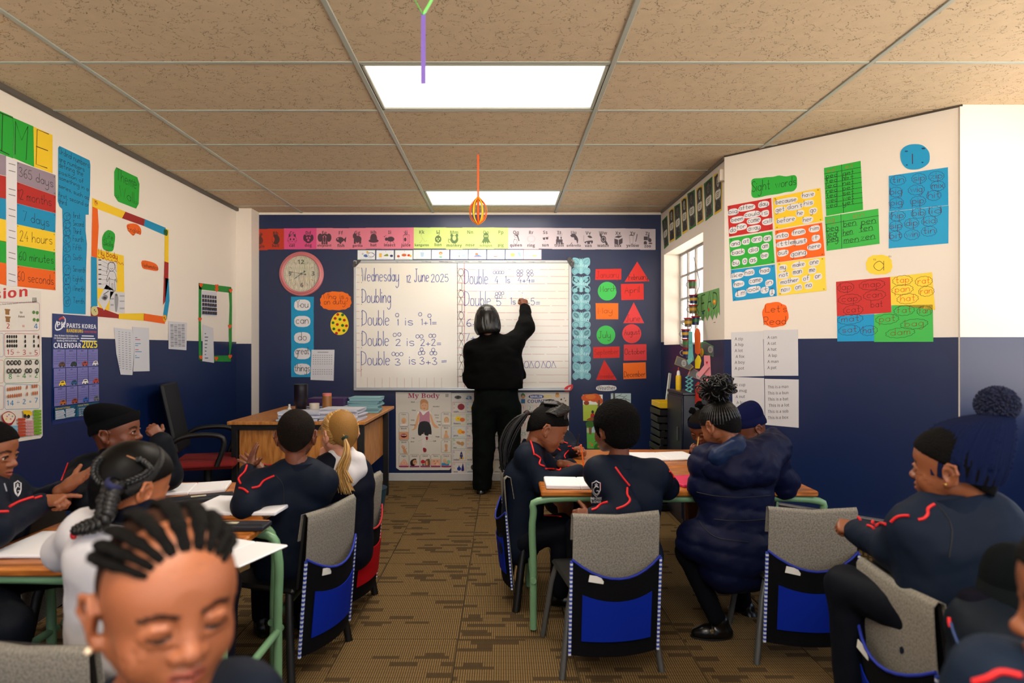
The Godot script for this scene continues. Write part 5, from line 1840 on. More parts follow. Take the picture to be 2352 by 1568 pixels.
func calendar() -> void:
	var got := paper("wall_calendar", "blue 2025 wall calendar with cars behind the child in the black beanie", "calendar", "left", pts("119,719.5 223.5,727 224,958 119,975.5"), Color(0.06, 0.16, 0.40), "", 1.0, null, 0.3)
	var a: Art = got[1]
	a.boxed = true
	var white := Color(0.85, 0.86, 0.9)
	a.pen(white)
	a.type("PARTS KOREA", 29, 12.2, 4.1, "bold", 67.0)
	a.line(smooth2(pts("22,2.6 26,4.5 25,9 17,13.5 8,14.5 6,11.5 9,7"), 5), 1.6)
	a.type("PK", 9, 12.0, 4.8, "bold", 17.0)
	a.draw("#b02a24;c 2 14 5 20 3.2 24 4")
	a.pen(Color(0.86, 0.72, 0.14))
	a.type("RANDBURG", 29, 16.5, 3.1, "bold", 36.0)
	a.pen(Color(0.72, 0.22, 0.20))
	a.type("DRIVEN TOGETHER", 67.5, 16.3, 1.9, "bold", 29.0)
	a.pen(white)
	var tl := [["Shop 1A Motor City Strijdom Park", 4, 20.5, 50], ["Cnr Malibongwe Dr & Hammer Ave", 3, 22.8, 53], ["Randburg 2169 South Africa", 9, 25.1, 42]]
	for l in tl:
		a.type(l[0], l[1], l[2], 1.5, "bold", l[3])
	a.rect(62, 19, 90, 20)
	a.rect(60, 21.4, 93, 22.4)
	a.rect(58, 23.8, 95, 24.8)
	a.type("CALENDAR", 2.5, 31.0, 4.6, "bold", 58.0)
	a.pen(Color(0.88, 0.80, 0.12))
	a.type("2025", 62.5, 31.0, 6.9, "bold", 36.0)
	var months_ := "JANUARY FEBRUARY MARCH APRIL MAY JUNE JULY AUGUST SEPTEMBER OCTOBER NOVEMBER DECEMBER".split(" ")
	var cars := ["5a4032", "2c3836", "9a4030", "c8c8cc", "d8b818", "28557e", "cfd0c8", "a83828", "a8602c", "8a3c26", "2458a8", "60646a"]
	for m in 12:
		var x0 := 1.5 + (m % 4) * 24.6
		var y0 := 32.3 + (m / 4) * 17.3
		a.up()
		var z0 := a.z
		a.pen(Color(0.42, 0.42, 0.66))
		a.rect(x0, y0, x0 + 23.6, y0 + 16.6)
		a.pen(Color(0.14, 0.14, 0.3))
		a.type(months_[m], x0 + 11.8, y0 + 2.0, 1.1, "bold", 0, 0)
		a.pen(Color(0.24, 0.24, 0.44))
		for w in 5:
			for d in 7:
				if w * 7 + d > 1 and w * 7 + d < 33:
					a.rect(x0 + 1.8 + d * 3.0, y0 + 4.2 + w * 2.1, x0 + 2.9 + d * 3.0, y0 + 4.9 + w * 2.1)
		a.z = z0 + 0.0003
		a.draw("#%s;s %f %f %f %f %f %f %f %f %f %f %f %f" % [cars[m], x0 + 11, y0 + 15.6, x0 + 11.5, y0 + 13.6, x0 + 14, y0 + 11.8, x0 + 21, y0 + 11.6, x0 + 23.6, y0 + 13.4, x0 + 23.4, y0 + 15.6])
		a.pen(Color(0.10, 0.11, 0.13))
		a.disc(x0 + 14, y0 + 15.6, 1.3, 0.8)
		a.disc(x0 + 21, y0 + 15.6, 1.3, 0.8)
		a.pen(Color(0.16, 0.18, 0.22))
		a.fill(PackedVector2Array([Vector2(x0 + 14.5, y0 + 13.2), Vector2(x0 + 16, y0 + 12.2), Vector2(x0 + 20, y0 + 12.1), Vector2(x0 + 21.5, y0 + 13.2)]))
	a.pen(Color(0.04, 0.30, 0.42))
	a.rect(1.5, 84.5, 45, 96)
	a.rect(46, 84.5, 98.5, 96)
	a.pen(Color(0.80, 0.68, 0.12))
	a.type("National Holidays", 3, 86.6, 1.6, "plain", 30)
	a.type("School Terms", 50, 86.4, 1.6, "plain", 24)
	a.pen(white)
	for k in 8:
		a.rect(3, 87.8 + k * 1.0, 20 + (k * 5) % 4, 88.3 + k * 1.0)
		a.rect(24, 87.4 + k * 1.0, 41 + (k * 3) % 4, 87.9 + k * 1.0)
		if k % 2 == 0:
			a.type("(%d) %d January - %d March" % [k / 2 + 1, 15 - k, 28 - k], 52, 89.4 + k * 1.05, 1.3, "plain", 40)
	finish(got, "print", 0.35)



func blob_words(got: Array, words: Array, c := Color(0.85, 0.85, 0.87)) -> void:
	var a: Art = got[1]
	a.z = 0.0026
	for w in words:
		var n: float = 3.4 * String(w[0]).length() + 2.5
		var p := rim(PackedVector2Array(), 0, 0, n, 7.6, 0.03, 3, w[1])
		for k in p.size():
			p[k] = Vector2(w[1], w[2]) + Vector2(p[k].x, p[k].y - p[k].x * 0.17)
		paper("word_card", "", "", "slant", p, c, "", 0.9, got[0])
		a.pen(Color(0.24, 0.24, 0.30))
		var hw := n - 3.0
		var tall := false
		for ch in String(w[0]):
			tall = tall or ch in "bdfhklt"
		a.write(w[0], w[1] - hw, w[2] + 3.2 + hw * 0.17, w[1] + hw, w[2] + 3.2 - hw * 0.17, 11.0 if tall else 13.0, 0.95)

func reading_wall() -> void:
	var green := Color(0.14, 0.66, 0.21)
	var yellow := Color(0.92, 0.77, 0.14)
	var red := Color(0.74, 0.13, 0.12)
	var cyan := Color(0.05, 0.57, 0.78)
	var orange := Color(0.92, 0.38, 0.03)
	var g := paper("heading", "green wavy-edged paper handwritten Sight words", "sign", "slant", smooth2(pts("1726,416 1732,410 1748,409 1760,407 1776,406 1790,403 1806,405 1824,402 1830,407 1831,418 1830,430 1822,439 1806,441 1790,445 1776,447 1762,449 1746,453 1731,454 1726,446 1727,430"), 3, true), green)
	g[1].pen(Color(0.04, 0.26, 0.08))
	g[1].write("Sight", 1727.5, 441, 1768, 434, 24, 1.2)
	g[1].write("words", 1781.5, 432, 1828.5, 424, 20, 1.2)
	finish(g)
	var sheets := [["red", red, "1671.5,473 1771.6,454.4 1775.4,527 1674.7,543.7", [["big", 1684, 487], ["after", 1715.5, 477], ["day", 1754, 469.5], ["been", 1694, 504.5], ["could", 1728, 492.5], ["is", 1757.5, 490], ["come", 1732, 507], ["all", 1763.5, 509], ["do", 1684, 529], ["for", 1703, 521], ["away", 1732, 525]]],
		["deep yellow", yellow, "1775.4,453.8 1884.5,431.4 1890.9,507.3 1780,527", [["because", 1806, 462], ["have", 1856.5, 448], ["get", 1792, 482], ["don't", 1826, 475], ["his", 1857, 467], ["he", 1838, 490], ["go", 1868, 484], ["before", 1805.5, 506], ["her", 1855, 505]]],
		["green", green, "1674.7,547.6 1774.4,530.7 1779.6,604 1678.8,618.8", [["and", 1690, 560], ["at", 1714, 554.5], ["are", 1739, 550], ["an", 1763, 547.5], ["back", 1695.5, 579.5], ["did", 1731, 574.5], ["am", 1758, 566], ["by", 1690.5, 604], ["a", 1711, 600], ["as", 1730, 598], ["be", 1756.5, 587]]],
		["orange", orange, "1780.5,529.6 1888.3,511 1894.7,587.2 1784.4,602.6", [["into", 1796.5, 541.7], ["from", 1834.6, 533.5], ["him", 1871, 525.5], ["little", 1805, 559.5], ["just", 1838, 555], ["if", 1874, 546.5], ["but", 1798.5, 581], ["going", 1834.6, 583], ["here", 1871, 566.5]]],
		["blue", cyan, "1678.8,619.8 1780,607 1784.4,679.6 1683.5,691.4", [["like", 1693, 633], ["has", 1721, 626], ["had", 1757, 622], ["how", 1697, 652.5], ["came", 1735.6, 645], ["in", 1767, 649.6], ["I'm", 1702, 674.5], ["look", 1731, 665], ["it", 1757, 666], ["I", 1773.7, 671.6]]],
		["pale yellow", Color(0.93, 0.81, 0.26), "1784.7,603.4 1894.7,590 1898.4,667 1786.9,679", [["my", 1798.6, 615], ["make", 1834.6, 608.5], ["one", 1870.5, 603], ["not", 1800, 632], ["man", 1832, 625], ["me", 1866, 621], ["mother", 1814, 646], ["of", 1852, 640], ["or", 1879, 635], ["now", 1804.5, 665.7], ["on", 1834, 660], ["no", 1858, 656]]]]
	for s in sheets:
		var got := paper("sight_word_sheet", "%s sheet of white cut-out sight words including %s" % [s[0], s[3][1][0]], "poster", "slant", pts(s[2]), s[1], "sight word sheets")
		blob_words(got, s[3])
		var e: PackedVector2Array = pts(s[2])
		got[1].pen((s[1] as Color).darkened(0.25))
		for k in 4:
			var q := e[k].lerp((e[0] + e[2]) / 2, 0.1)
			got[1].disc(q.x, q.y, 2.0, 1.8)
		finish(got)
	g = paper("heading", "orange wavy-edged paper handwritten Let's Read", "sign", "slant", rim(PackedVector2Array(), 1780.7, 722.5, 29.5, 28.5, 0.035, 8, 0.6), orange)
	g[1].pen(Color(0.45, 0.14, 0.02))
	g[1].write("Let's", 1758.5, 717, 1807, 716, 17, 1.2)
	g[1].write("Read", 1755, 746, 1805, 744, 18, 1.2)
	finish(g)

	g = paper("word_chart", "upper green ruled chart of ed and et words", "poster", "slant", pts("1893,386 1977,369.4 1982.5,481.7 1898,496"), green, "green ruled word charts")
	g[1].pen(Color(0.03, 0.16, 0.05))
	for k in 8:
		g[1].line(PackedVector2Array([Vector2(1893.5 + k * 0.6, 399.5 + k * 11.3), Vector2(1977.5 + k * 0.6, 384 + k * 11.6)]), 1.0)
	g[1].line(pts("1933,378 1938,489"), 1.0)
	var ed := "ped fed led red ted wed zed".split(" ")
	var et := "get let net pet set wet yet".split(" ")
	for k in 7:
		var y := 409.0 + k * 11.4
		g[1].pen(Color(0.03, 0.18, 0.06))
		g[1].write(ed[k], 1898, y, 1923, y - 4, 11, 1.1)
		g[1].write(et[k], 1936, y - 6, 1961, y - 10, 11, 1.1)
	g[1].pen(Color(0.55, 0.40, 0.16))
	g[1].write("ed", 1900, 396, 1917, 393, 10, 0.9)
	g[1].write("et", 1942, 387, 1959, 384, 10, 0.9)
	finish(g)
	g = paper("word_chart", "lower green ruled chart of eg and en words", "poster", "slant", pts("1895,498 2017.6,479 2020.6,559.6 1898.6,576"), green.lightened(0.08), "green ruled word charts", 0.5)
	g[1].pen(Color(0.03, 0.16, 0.05))
	g[1].line(pts("1896,515.5 2018,495"), 1.0)
	g[1].line(pts("1932,492 1933.5,571"), 1.0)
	var eg := [["beg", 1899, 531, 1925, 528], ["leg", 1900, 545, 1921, 541], ["peg", 1901, 556, 1925, 552], ["ben", 1938, 521, 1966, 516], ["pen", 1979, 516, 2011, 511], ["hen", 1937, 541, 1958, 536], ["ten", 1975, 532, 2004, 527], ["men", 1939, 558, 1972, 554], ["zen", 1978, 552, 2009, 547]]
	for w in eg:
		g[1].pen(Color(0.03, 0.18, 0.06))
		g[1].write(w[0], w[1], w[2], w[3], w[4], 15, 1.2)
		g[1].line(PackedVector2Array([Vector2(w[1] - 2, w[2] + 1.5), Vector2(w[3] + 3, w[4] + 1.0)]), 0.9)
	g[1].pen(Color(0.55, 0.42, 0.18))
	g[1].write("eg", 1900, 512, 1917, 509, 14, 1.0)
	g[1].write("en", 1960, 501, 1985, 497, 14, 1.0)
	finish(g)
	g = paper("vowel_sign", "blue round cut-out with the letter i", "sign", "slant", rim(PackedVector2Array(), 2101.5, 360, 33, 28.5, 0.03, 4, 1.0), cyan)
	g[1].pen(Color(0.30, 0.10, 0.20))
	g[1].line(pts("2096,354 2096.3,376"), 1.8)
	g[1].pen(Color(0.03, 0.25, 0.40))
	g[1].disc(2082, 347.5, 4, 1.6)
	g[1].disc(2121, 341, 4.5, 2)
	g[1].disc(2083, 379, 2.4, 1.4)
	g[1].disc(2119, 373, 2.4, 1.4)
	finish(g)
	var charts := [["upper blue sheet of circled words with the vowel i", "2041.7,404 2177.6,384 2178.5,471 2042.5,486", cyan, Color(0.32, 0.16, 0.30), Color(0.16, 0.16, 0.34), [["tin", 2063, 414, 18], ["sip", 2111, 410, 17], ["zip", 2151, 405, 18], ["big", 2058, 441, 15], ["wig", 2105, 436, 19], ["mix", 2154, 427, 17], ["pig", 2059, 466, 17], ["pip", 2109, 462, 18], ["hit", 2145, 449, 17]]],
		["lower blue sheet of circled words with the vowel i", "2042,486.8 2179,471.8 2178.5,558.8 2041.7,570.4", cyan.lightened(0.06), Color(0.36, 0.14, 0.24), Color(0.16, 0.16, 0.34), [["hip", 2062, 496, 18], ["bib", 2110, 490, 17], ["lid", 2148, 485, 15], ["sip", 2058, 519, 15], ["dip", 2094, 513, 17], ["kid", 2135, 508, 18], ["bit", 2057, 542, 15], ["win", 2095, 539, 18], ["tin", 2134, 531, 18]]],
		["red sheet of circled words with the vowel a", "1920.5,647 2045,636 2047.4,717.4 1922.7,726", Color(0.75, 0.17, 0.16), Color(0.42, 0.03, 0.05), Color(0.12, 0.02, 0.03), [["lap", 1943, 660, 19], ["map", 2003, 654, 30], ["cap", 1952, 687, 27], ["can", 2009, 678, 26], ["bat", 2014, 700, 0], ["cat", 1960, 712, 23]]],
		["yellow sheet of circled words with the vowel a", "2045,636 2141,625 2148,711.6 2046.7,700", yellow.lightened(0.12), Color(0.85, 0.35, 0.05), Color(0.15, 0.15, 0.10), [["tap", 2073, 644, 23], ["rat", 2122, 646, 20], ["pan", 2073, 665, 25], ["ran", 2128, 669, 18], ["hat", 2085, 686, 25]]],
		["small blue sheet of circled words with the vowel a", "1922.7,726 2008.5,721 2008.5,783 1923.5,784", cyan, Color(0.36, 0.16, 0.22), Color(0.04, 0.12, 0.26), [["mat", 1953, 733, 30], ["sat", 1951, 758, 25], ["hat", 1996, 759, 20]]],
		["green sheet of circled words with the vowel a", "2007.8,722 2048,716 2048,701 2142.5,699.5 2144,784.5 2008,785", green.lightened(0.12), Color(0.45, 0.26, 0.10), Color(0.03, 0.22, 0.08), [["fat", 2077, 713, 24], ["fan", 2124, 714, 18], ["pat", 2038, 733, 27], ["bag", 2100, 744, 32], ["dam", 2068, 764, 34]]]]
	for s in charts:
		var got := paper("word_sheet", s[0], "poster", "slant", pts(s[1]), s[2], "vowel word sheets", 0.4)
		for w in s[5]:
			got[1].pen(s[3])
			var hw: float = maxf(w[3], 20.0) * 0.66
			got[1].write(w[0], w[1] - hw, w[2] + 5 + hw * 0.08, w[1] + hw, w[2] + 5 - hw * 0.08, 16, 1.1)
			if w[3] > 0:
				got[1].pen(s[4])
				got[1].cloud(w[1], w[2], w[3] * 1.0, 11.5, 0.85, 12, -0.1)
		finish(got)
	g = paper("vowel_sign", "yellow cloud-shaped cut-out with the letter a", "sign", "slant", rim(PackedVector2Array(), 2019.5, 608, 30, 22.5, 0.025, 12), Color(0.93, 0.80, 0.24))
	g[1].pen(Color(0.22, 0.20, 0.08))
	g[1].write("a", 2007, 621.5, 2030, 620.5, 42, 1.1)
	for q: Vector2 in [Vector2(2006, 596), Vector2(2041, 589)]:
		g[1].line(smooth2(PackedVector2Array([q, q + Vector2(2, -2), q + Vector2(1.5, 2.5)])), 0.6)
		g[1].line(smooth2(PackedVector2Array([q + Vector2(4, 0), q + Vector2(5.5, -1.5), q + Vector2(5, 2.5)])), 0.6)
	finish(g)

	var pages := [["upper left", "1679.7,763 1753,759.7 1755.3,863.5 1681,865", "A zip,A hip,A lot,A fox,A boy,A pot", 1688, 781.5, 13.5], ["upper right", "1754,758 1833,756.3 1834,862.5 1756,862.5", "A can,A cat,A hat,A lap,A man,A pat", 1763, 778, 13.9], ["lower left", "1682,865.2 1755.3,868 1757,982 1683.5,980", "A cup,A mug,A nut,A bun,A sum,A rug", 1690, 887, 13.5], ["lower right", "1756.7,869.7 1834.7,871.3 1834.7,982 1758,975", "This is a man,This is a bun,This is a bat,This is a lot,This is a sob,This is a box", 1764, 892, 14.1]]
	for s in pages:
		var got := paper("reading_page", "%s of four white reading pages, with the line %s" % [s[0], String(s[2]).split(",")[0]], "poster", "slant", pts(s[1]), Color(0.78, 0.78, 0.80), "white reading pages", 0.3, null, 0.15)
		got[1].pen(Color(0.13, 0.13, 0.15))
		var n := 0
		for line in String(s[2]).split(","):
			got[1].type(line, s[3] + (2 if n in [3] else 0), s[4] + n * s[5], 6.4, "plain", (47.0 if line.length() > 8 else 0.0), -1, -0.03)
			n += 1
		finish(got)

func window_corner() -> void:

	var marks := ["1521,507 1533,494.5 1536,562.5 1526,572", "1536.7,484 1548,476 1550,550 1538,558", "1549,474 1562.5,466 1565.4,541 1552,552", "1565,458 1578,450.6 1580,530 1567.7,538", "1579,445 1596,435 1599,518 1584,528", "1600,434 1614,424 1616,507 1602,517", "1617,422 1636.5,405 1638,493.6 1621,508", "1640,402 1659.5,391 1658,483 1641.7,493.6"]
	var ord := ["farthest", "second", "third", "fourth", "fifth", "sixth", "seventh", "nearest"]
	for k in 8:
		var green := k in [0, 2, 4, 6]
		var got := paper("bookmark", "%s bordered bookmark, %s in the row above the window" % ["green" if green else "yellow", ord[k] + (" from the board" if k > 0 and k < 7 else "")], "card", "right", pts(marks[k]), Color(0.08, 0.45, 0.12) if green else Color(0.85, 0.72, 0.08), "bookmarks above the small window")
		var a: Art = got[1]
		a.boxed = true
		a.draw("#4c4c4c;r 8 5 92 95;#2a2a2a;s 20 6 80 6 76 34 60 40 30 38;#%s;s 36 12 62 10 66 30 50 36 34 28;#1e1e1e;e 44 20 3 1.5;e 58 19 3 1.5;e 51 27 5 2;#6c6c6c;r 10 70 90 93;#222222;s 24 72 50 68 78 72 84 92 20 92;#c4c4bc;s 18 46 50 43 84 45 82 62 50 65 20 63" % ("9a9a92" if k % 2 else "55554f"))
		a.pen(Color(0.2, 0.2, 0.2))
		for r in 3:
			a.rect(30, 49 + r * 4.5, 72 - r * 5, 50.6 + r * 4.5)
		for q in 26:
			a.pen(Color(0.2, 0.2, 0.2).lerp(Color(0.55, 0.55, 0.52), rng.randf()))
			var x := 12 + rng.randf() * 72
			var y := 8 + rng.randf() * 84
			if y < 42 or y > 68:
				a.line(PackedVector2Array([Vector2(x, y), Vector2(x + rng.randf_range(-8, 8), y + rng.randf_range(2, 6))]), 1.6)
		finish(got, "print")
	var sb := obj("sensor_box", box(Vector3.ZERO, Vector3(0.035, 0.085, 0.05), 0.006), mat(Color(0.80, 0.76, 0.71), 0.5))
	sb.position = Vector3(RIGHT - 0.019, CEIL - 0.12, -4.46)
	tag(sb, "small white alarm sensor under the ceiling at the wall corner", "sensor")

	var rb := paper("read_banner", "pale green fringed banner handwritten READ beside the small window", "sign", "right", pts("1595,678 1652,661 1654,724 1650,715 1646,731 1641,718 1637,734 1630,722 1625,737 1620,724 1615,738 1610,727 1605,741 1601,730 1597,742"), Color(0.40, 0.62, 0.34), "", 1.0)
	rb[1].pen(Color(0.05, 0.22, 0.10))
	for w in [["R", 1597, 722, 1606, 719], ["E", 1612, 716, 1620, 713], ["A", 1626, 708, 1635, 705], ["D", 1639, 709, 1648, 705]]:
		rb[1].write(w[0], w[1], w[2], w[3], w[4], 37, 1.5)
	for q in [["#d07818;e 1642 693 4 6;#e8c020;e 1642 692 2 3"], ["#b03a20;e 1629 711 2 4;#203a8c;e 1615.5 719 1.5 3;#8a2030;e 1601 722 3 2"]]:
		rb[1].draw(q[0])
	for k in 9:
		rb[1].pen(Color(0.08, 0.28, 0.12))
		rb[1].line(PackedVector2Array([Vector2(1600 + k * 6, 722 - k * 1.6), Vector2(1598.5 + k * 6, 735 - k * 1.8)]), 0.7)
	finish(rb)

	var cups := [Vector3(1610, 655, 0), Vector3(1593, 689, 0), Vector3(1592, 712, 0), Vector3(1598, 738, 0), Vector3(1581, 742, 0), Vector3(1575, 768, 0), Vector3(1577, 790, 0), Vector3(1577, 812, 0)]
	var cn := 0
	for c: Vector3 in cups:
		var z := 5.0 - cn * 0.02
		var p := at(c.x, c.y + 8, z)
		p.x = RIGHT - 0.06 if c.x > 1600 else p.x
		var t := thing("tin_mug", "small %s printed tin mug, number %d from the top of the hanging string" % ["red-rimmed" if cn % 2 == 0 else "blue-bodied", cn + 1], "mug", p, 0.0, "tin mugs hung by the small window")
		t.set_meta("label", "small red-rimmed tin mug by the window, %s" % ["topmost of all", "second from the top", "beside the upper half of the READ banner", "at the lower corner of the READ banner", "left of the mug under the READ banner", "with its dark side turned, below the paired mugs", "below the dark one", "lowest of the string"][cn])
		var body := Color(0.10, 0.14, 0.34) if cn % 2 else Color(0.35, 0.30, 0.22)
		obj("cup", MB.new().lathe([Vector2(0.0001, 0), Vector2(0.026, 0), Vector2(0.030, 0.06), Vector2(0.028, 0.06), Vector2(0.025, 0.004)], Vector3.ZERO, 18).mesh(), mat(body, 0.35), t)
		obj("rim", MB.new().lathe([Vector2(0.030, 0.058), Vector2(0.035, 0.062), Vector2(0.035, 0.068), Vector2(0.028, 0.068)], Vector3.ZERO, 18).mesh(), mat(Color(0.62, 0.05, 0.07), 0.35), t)
		obj("band", MB.new().lathe([Vector2(0.0285, 0.022), Vector2(0.0300, 0.044)], Vector3.ZERO, 18).mesh(), mat(Color(0.72, 0.55, 0.12) if cn % 3 else Color(0.16, 0.42, 0.20), 0.4), t)
		var h := PackedVector3Array()
		for k in 9:
			var a := PI * k / 8 - PI / 2
			h.append(Vector3(-0.028 - cos(a) * 0.022, 0.032 + sin(a) * 0.02, 0))
		obj("handle", MB.new().tube(h, 0.003, 6).mesh(), mat(Color(0.55, 0.55, 0.56), 0.3), t)
		cn += 1
	var cord := obj("cord", MB.new().tube(smooth(PackedVector3Array([Vector3(RIGHT - 0.05, 2.02, -5.0), at(1606, 652, 5.0), at(1592, 688, 5.0), at(1591, 712, 4.98), at(1589, 745, 4.96), at(1577, 790, 4.9), at(1577, 822, 4.88)])), 0.003, 5).mesh(), mat(Color(0.5, 0.45, 0.35), 0.8))
	tag(cord, "thin cord that carries the tin mugs by the window", "cord")

	paper_folk()

	var navy := mat(Color(0.018, 0.04, 0.12), 0.35)
	var cab := thing("cupboard", "dark navy cupboard standing under the small window", "cupboard", Vector3(1.43, 0, -4.84))
	obj("body", box(Vector3(0, 0.49, 0), Vector3(0.235, 0.94, 0.42), 0.004), navy, cab)
	obj("top", box(Vector3(-0.004, 0.97, 0), Vector3(0.245, 0.022, 0.43), 0.004), navy, cab)
	obj("plinth", box(Vector3(0.005, 0.012, 0), Vector3(0.22, 0.024, 0.40)), navy, cab)
	obj("door", box(Vector3(-0.122, 0.5, 0), Vector3(0.012, 0.88, 0.40), 0.003), navy, cab)
	obj("handle", MB.new().rod(Vector3(-0.136, 0.62, 0.12), Vector3(-0.136, 0.72, 0.12), 0.005).mesh(), mat(Color(0.5, 0.5, 0.5), 0.3, 0.8), cab)
	var bo := thing("glue_bottle", "yellow bottle with a white neck and red tip standing on the navy cupboard", "bottle", Vector3(1.352, 0.981, -4.9))
	obj("body", MB.new().lathe([Vector2(0.0001, 0), Vector2(0.02, 0), Vector2(0.021, 0.01), Vector2(0.021, 0.1), Vector2(0.017, 0.112), Vector2(0.0001, 0.114)], Vector3.ZERO, 18).mesh(), mat(Color(0.86, 0.70, 0.04), 0.4), bo)
	obj("neck", MB.new().lathe([Vector2(0.014, 0.11), Vector2(0.012, 0.14), Vector2(0.006, 0.15), Vector2(0.0001, 0.15)], Vector3.ZERO, 16).mesh(), mat(Color(0.85, 0.85, 0.86), 0.4), bo)
	obj("tip", MB.new().lathe([Vector2(0.006, 0.148), Vector2(0.005, 0.17), Vector2(0.0001, 0.176)], Vector3.ZERO, 12).mesh(), mat(Color(0.6, 0.1, 0.1), 0.4), bo)
	for k in 15:
		var y := 0.01 + k * 0.058
		var tr := thing("tray", "black stacking tray, number %d up from the floor beside the cupboard" % (k + 1), "tray", Vector3(1.36 + rng.randf_range(-0.008, 0.008), y, -5.22), rng.randf_range(-0.05, 0.05), "black trays stacked behind the cupboard")
		tr.set_meta("label", "black plastic tray in the tall stack behind the navy cupboard" if k < 14 else "yellow plastic tray on top of the stack behind the navy cupboard")
		var c := Color(0.035, 0.035, 0.04) if k < 14 else Color(0.80, 0.66, 0.05)
		obj("tray_body", MB.new().box(Vector3(0, 0.004, 0), Vector3(0.22, 0.008, 0.30), 0.003).box(Vector3(-0.112, 0.025, 0), Vector3(0.006, 0.044, 0.30), 0.002).box(Vector3(0.112, 0.025, 0), Vector3(0.006, 0.044, 0.30), 0.002).box(Vector3(0, 0.025, 0.148), Vector3(0.22, 0.044, 0.006), 0.002).box(Vector3(0, 0.025, -0.148), Vector3(0.22, 0.044, 0.006), 0.002).mesh(), mat(c, 0.4), tr)
	var pole := thing("aluminium_pole", "pale aluminium profile leaning in the corner by the cupboard", "pole", Vector3(1.30, 0, -5.0))
	var pa := Vector3(-0.05, 0.008, 0.0)
	var pb := at(1539, 857, 5.55) - pole.position
	pa = at(1516, 1050, 5.2) - pole.position
	var dd := (pb - pa).normalized()
	pa -= dd * ((pa.y) / dd.y)
	var bz := Basis(dd.cross(Vector3.FORWARD).normalized(), dd, dd.cross(dd.cross(Vector3.FORWARD)).normalized() * -1.0)
	obj("profile", box((pa + pb) / 2, Vector3(0.026, (pb - pa).length(), 0.014), 0.003, bz), mat(Color(0.66, 0.68, 0.66), 0.35, 0.3), pole)
	obj("groove", box((pa + pb) / 2 + bz.z * 0.0072, Vector3(0.008, (pb - pa).length() * 0.99, 0.001), 0.0, bz), mat(Color(0.45, 0.47, 0.46), 0.4), pole)

func zig(called: String, p: Vector3, len_: float, c: Color, parent: Node3D) -> void:
	var rows := []
	var n := 11
	for k in n:
		var x := 0.012 * (1.0 if k % 2 else -1.0)
		rows.append([p + Vector3(0, -len_ * k / (n - 1), x - 0.009), p + Vector3(-0.004 * (k % 2), -len_ * k / (n - 1), x + 0.009)])
	rows.reverse()
	obj(called, MB.new().slab(rows, 0.0008).mesh(), mat(c, 0.8), parent)

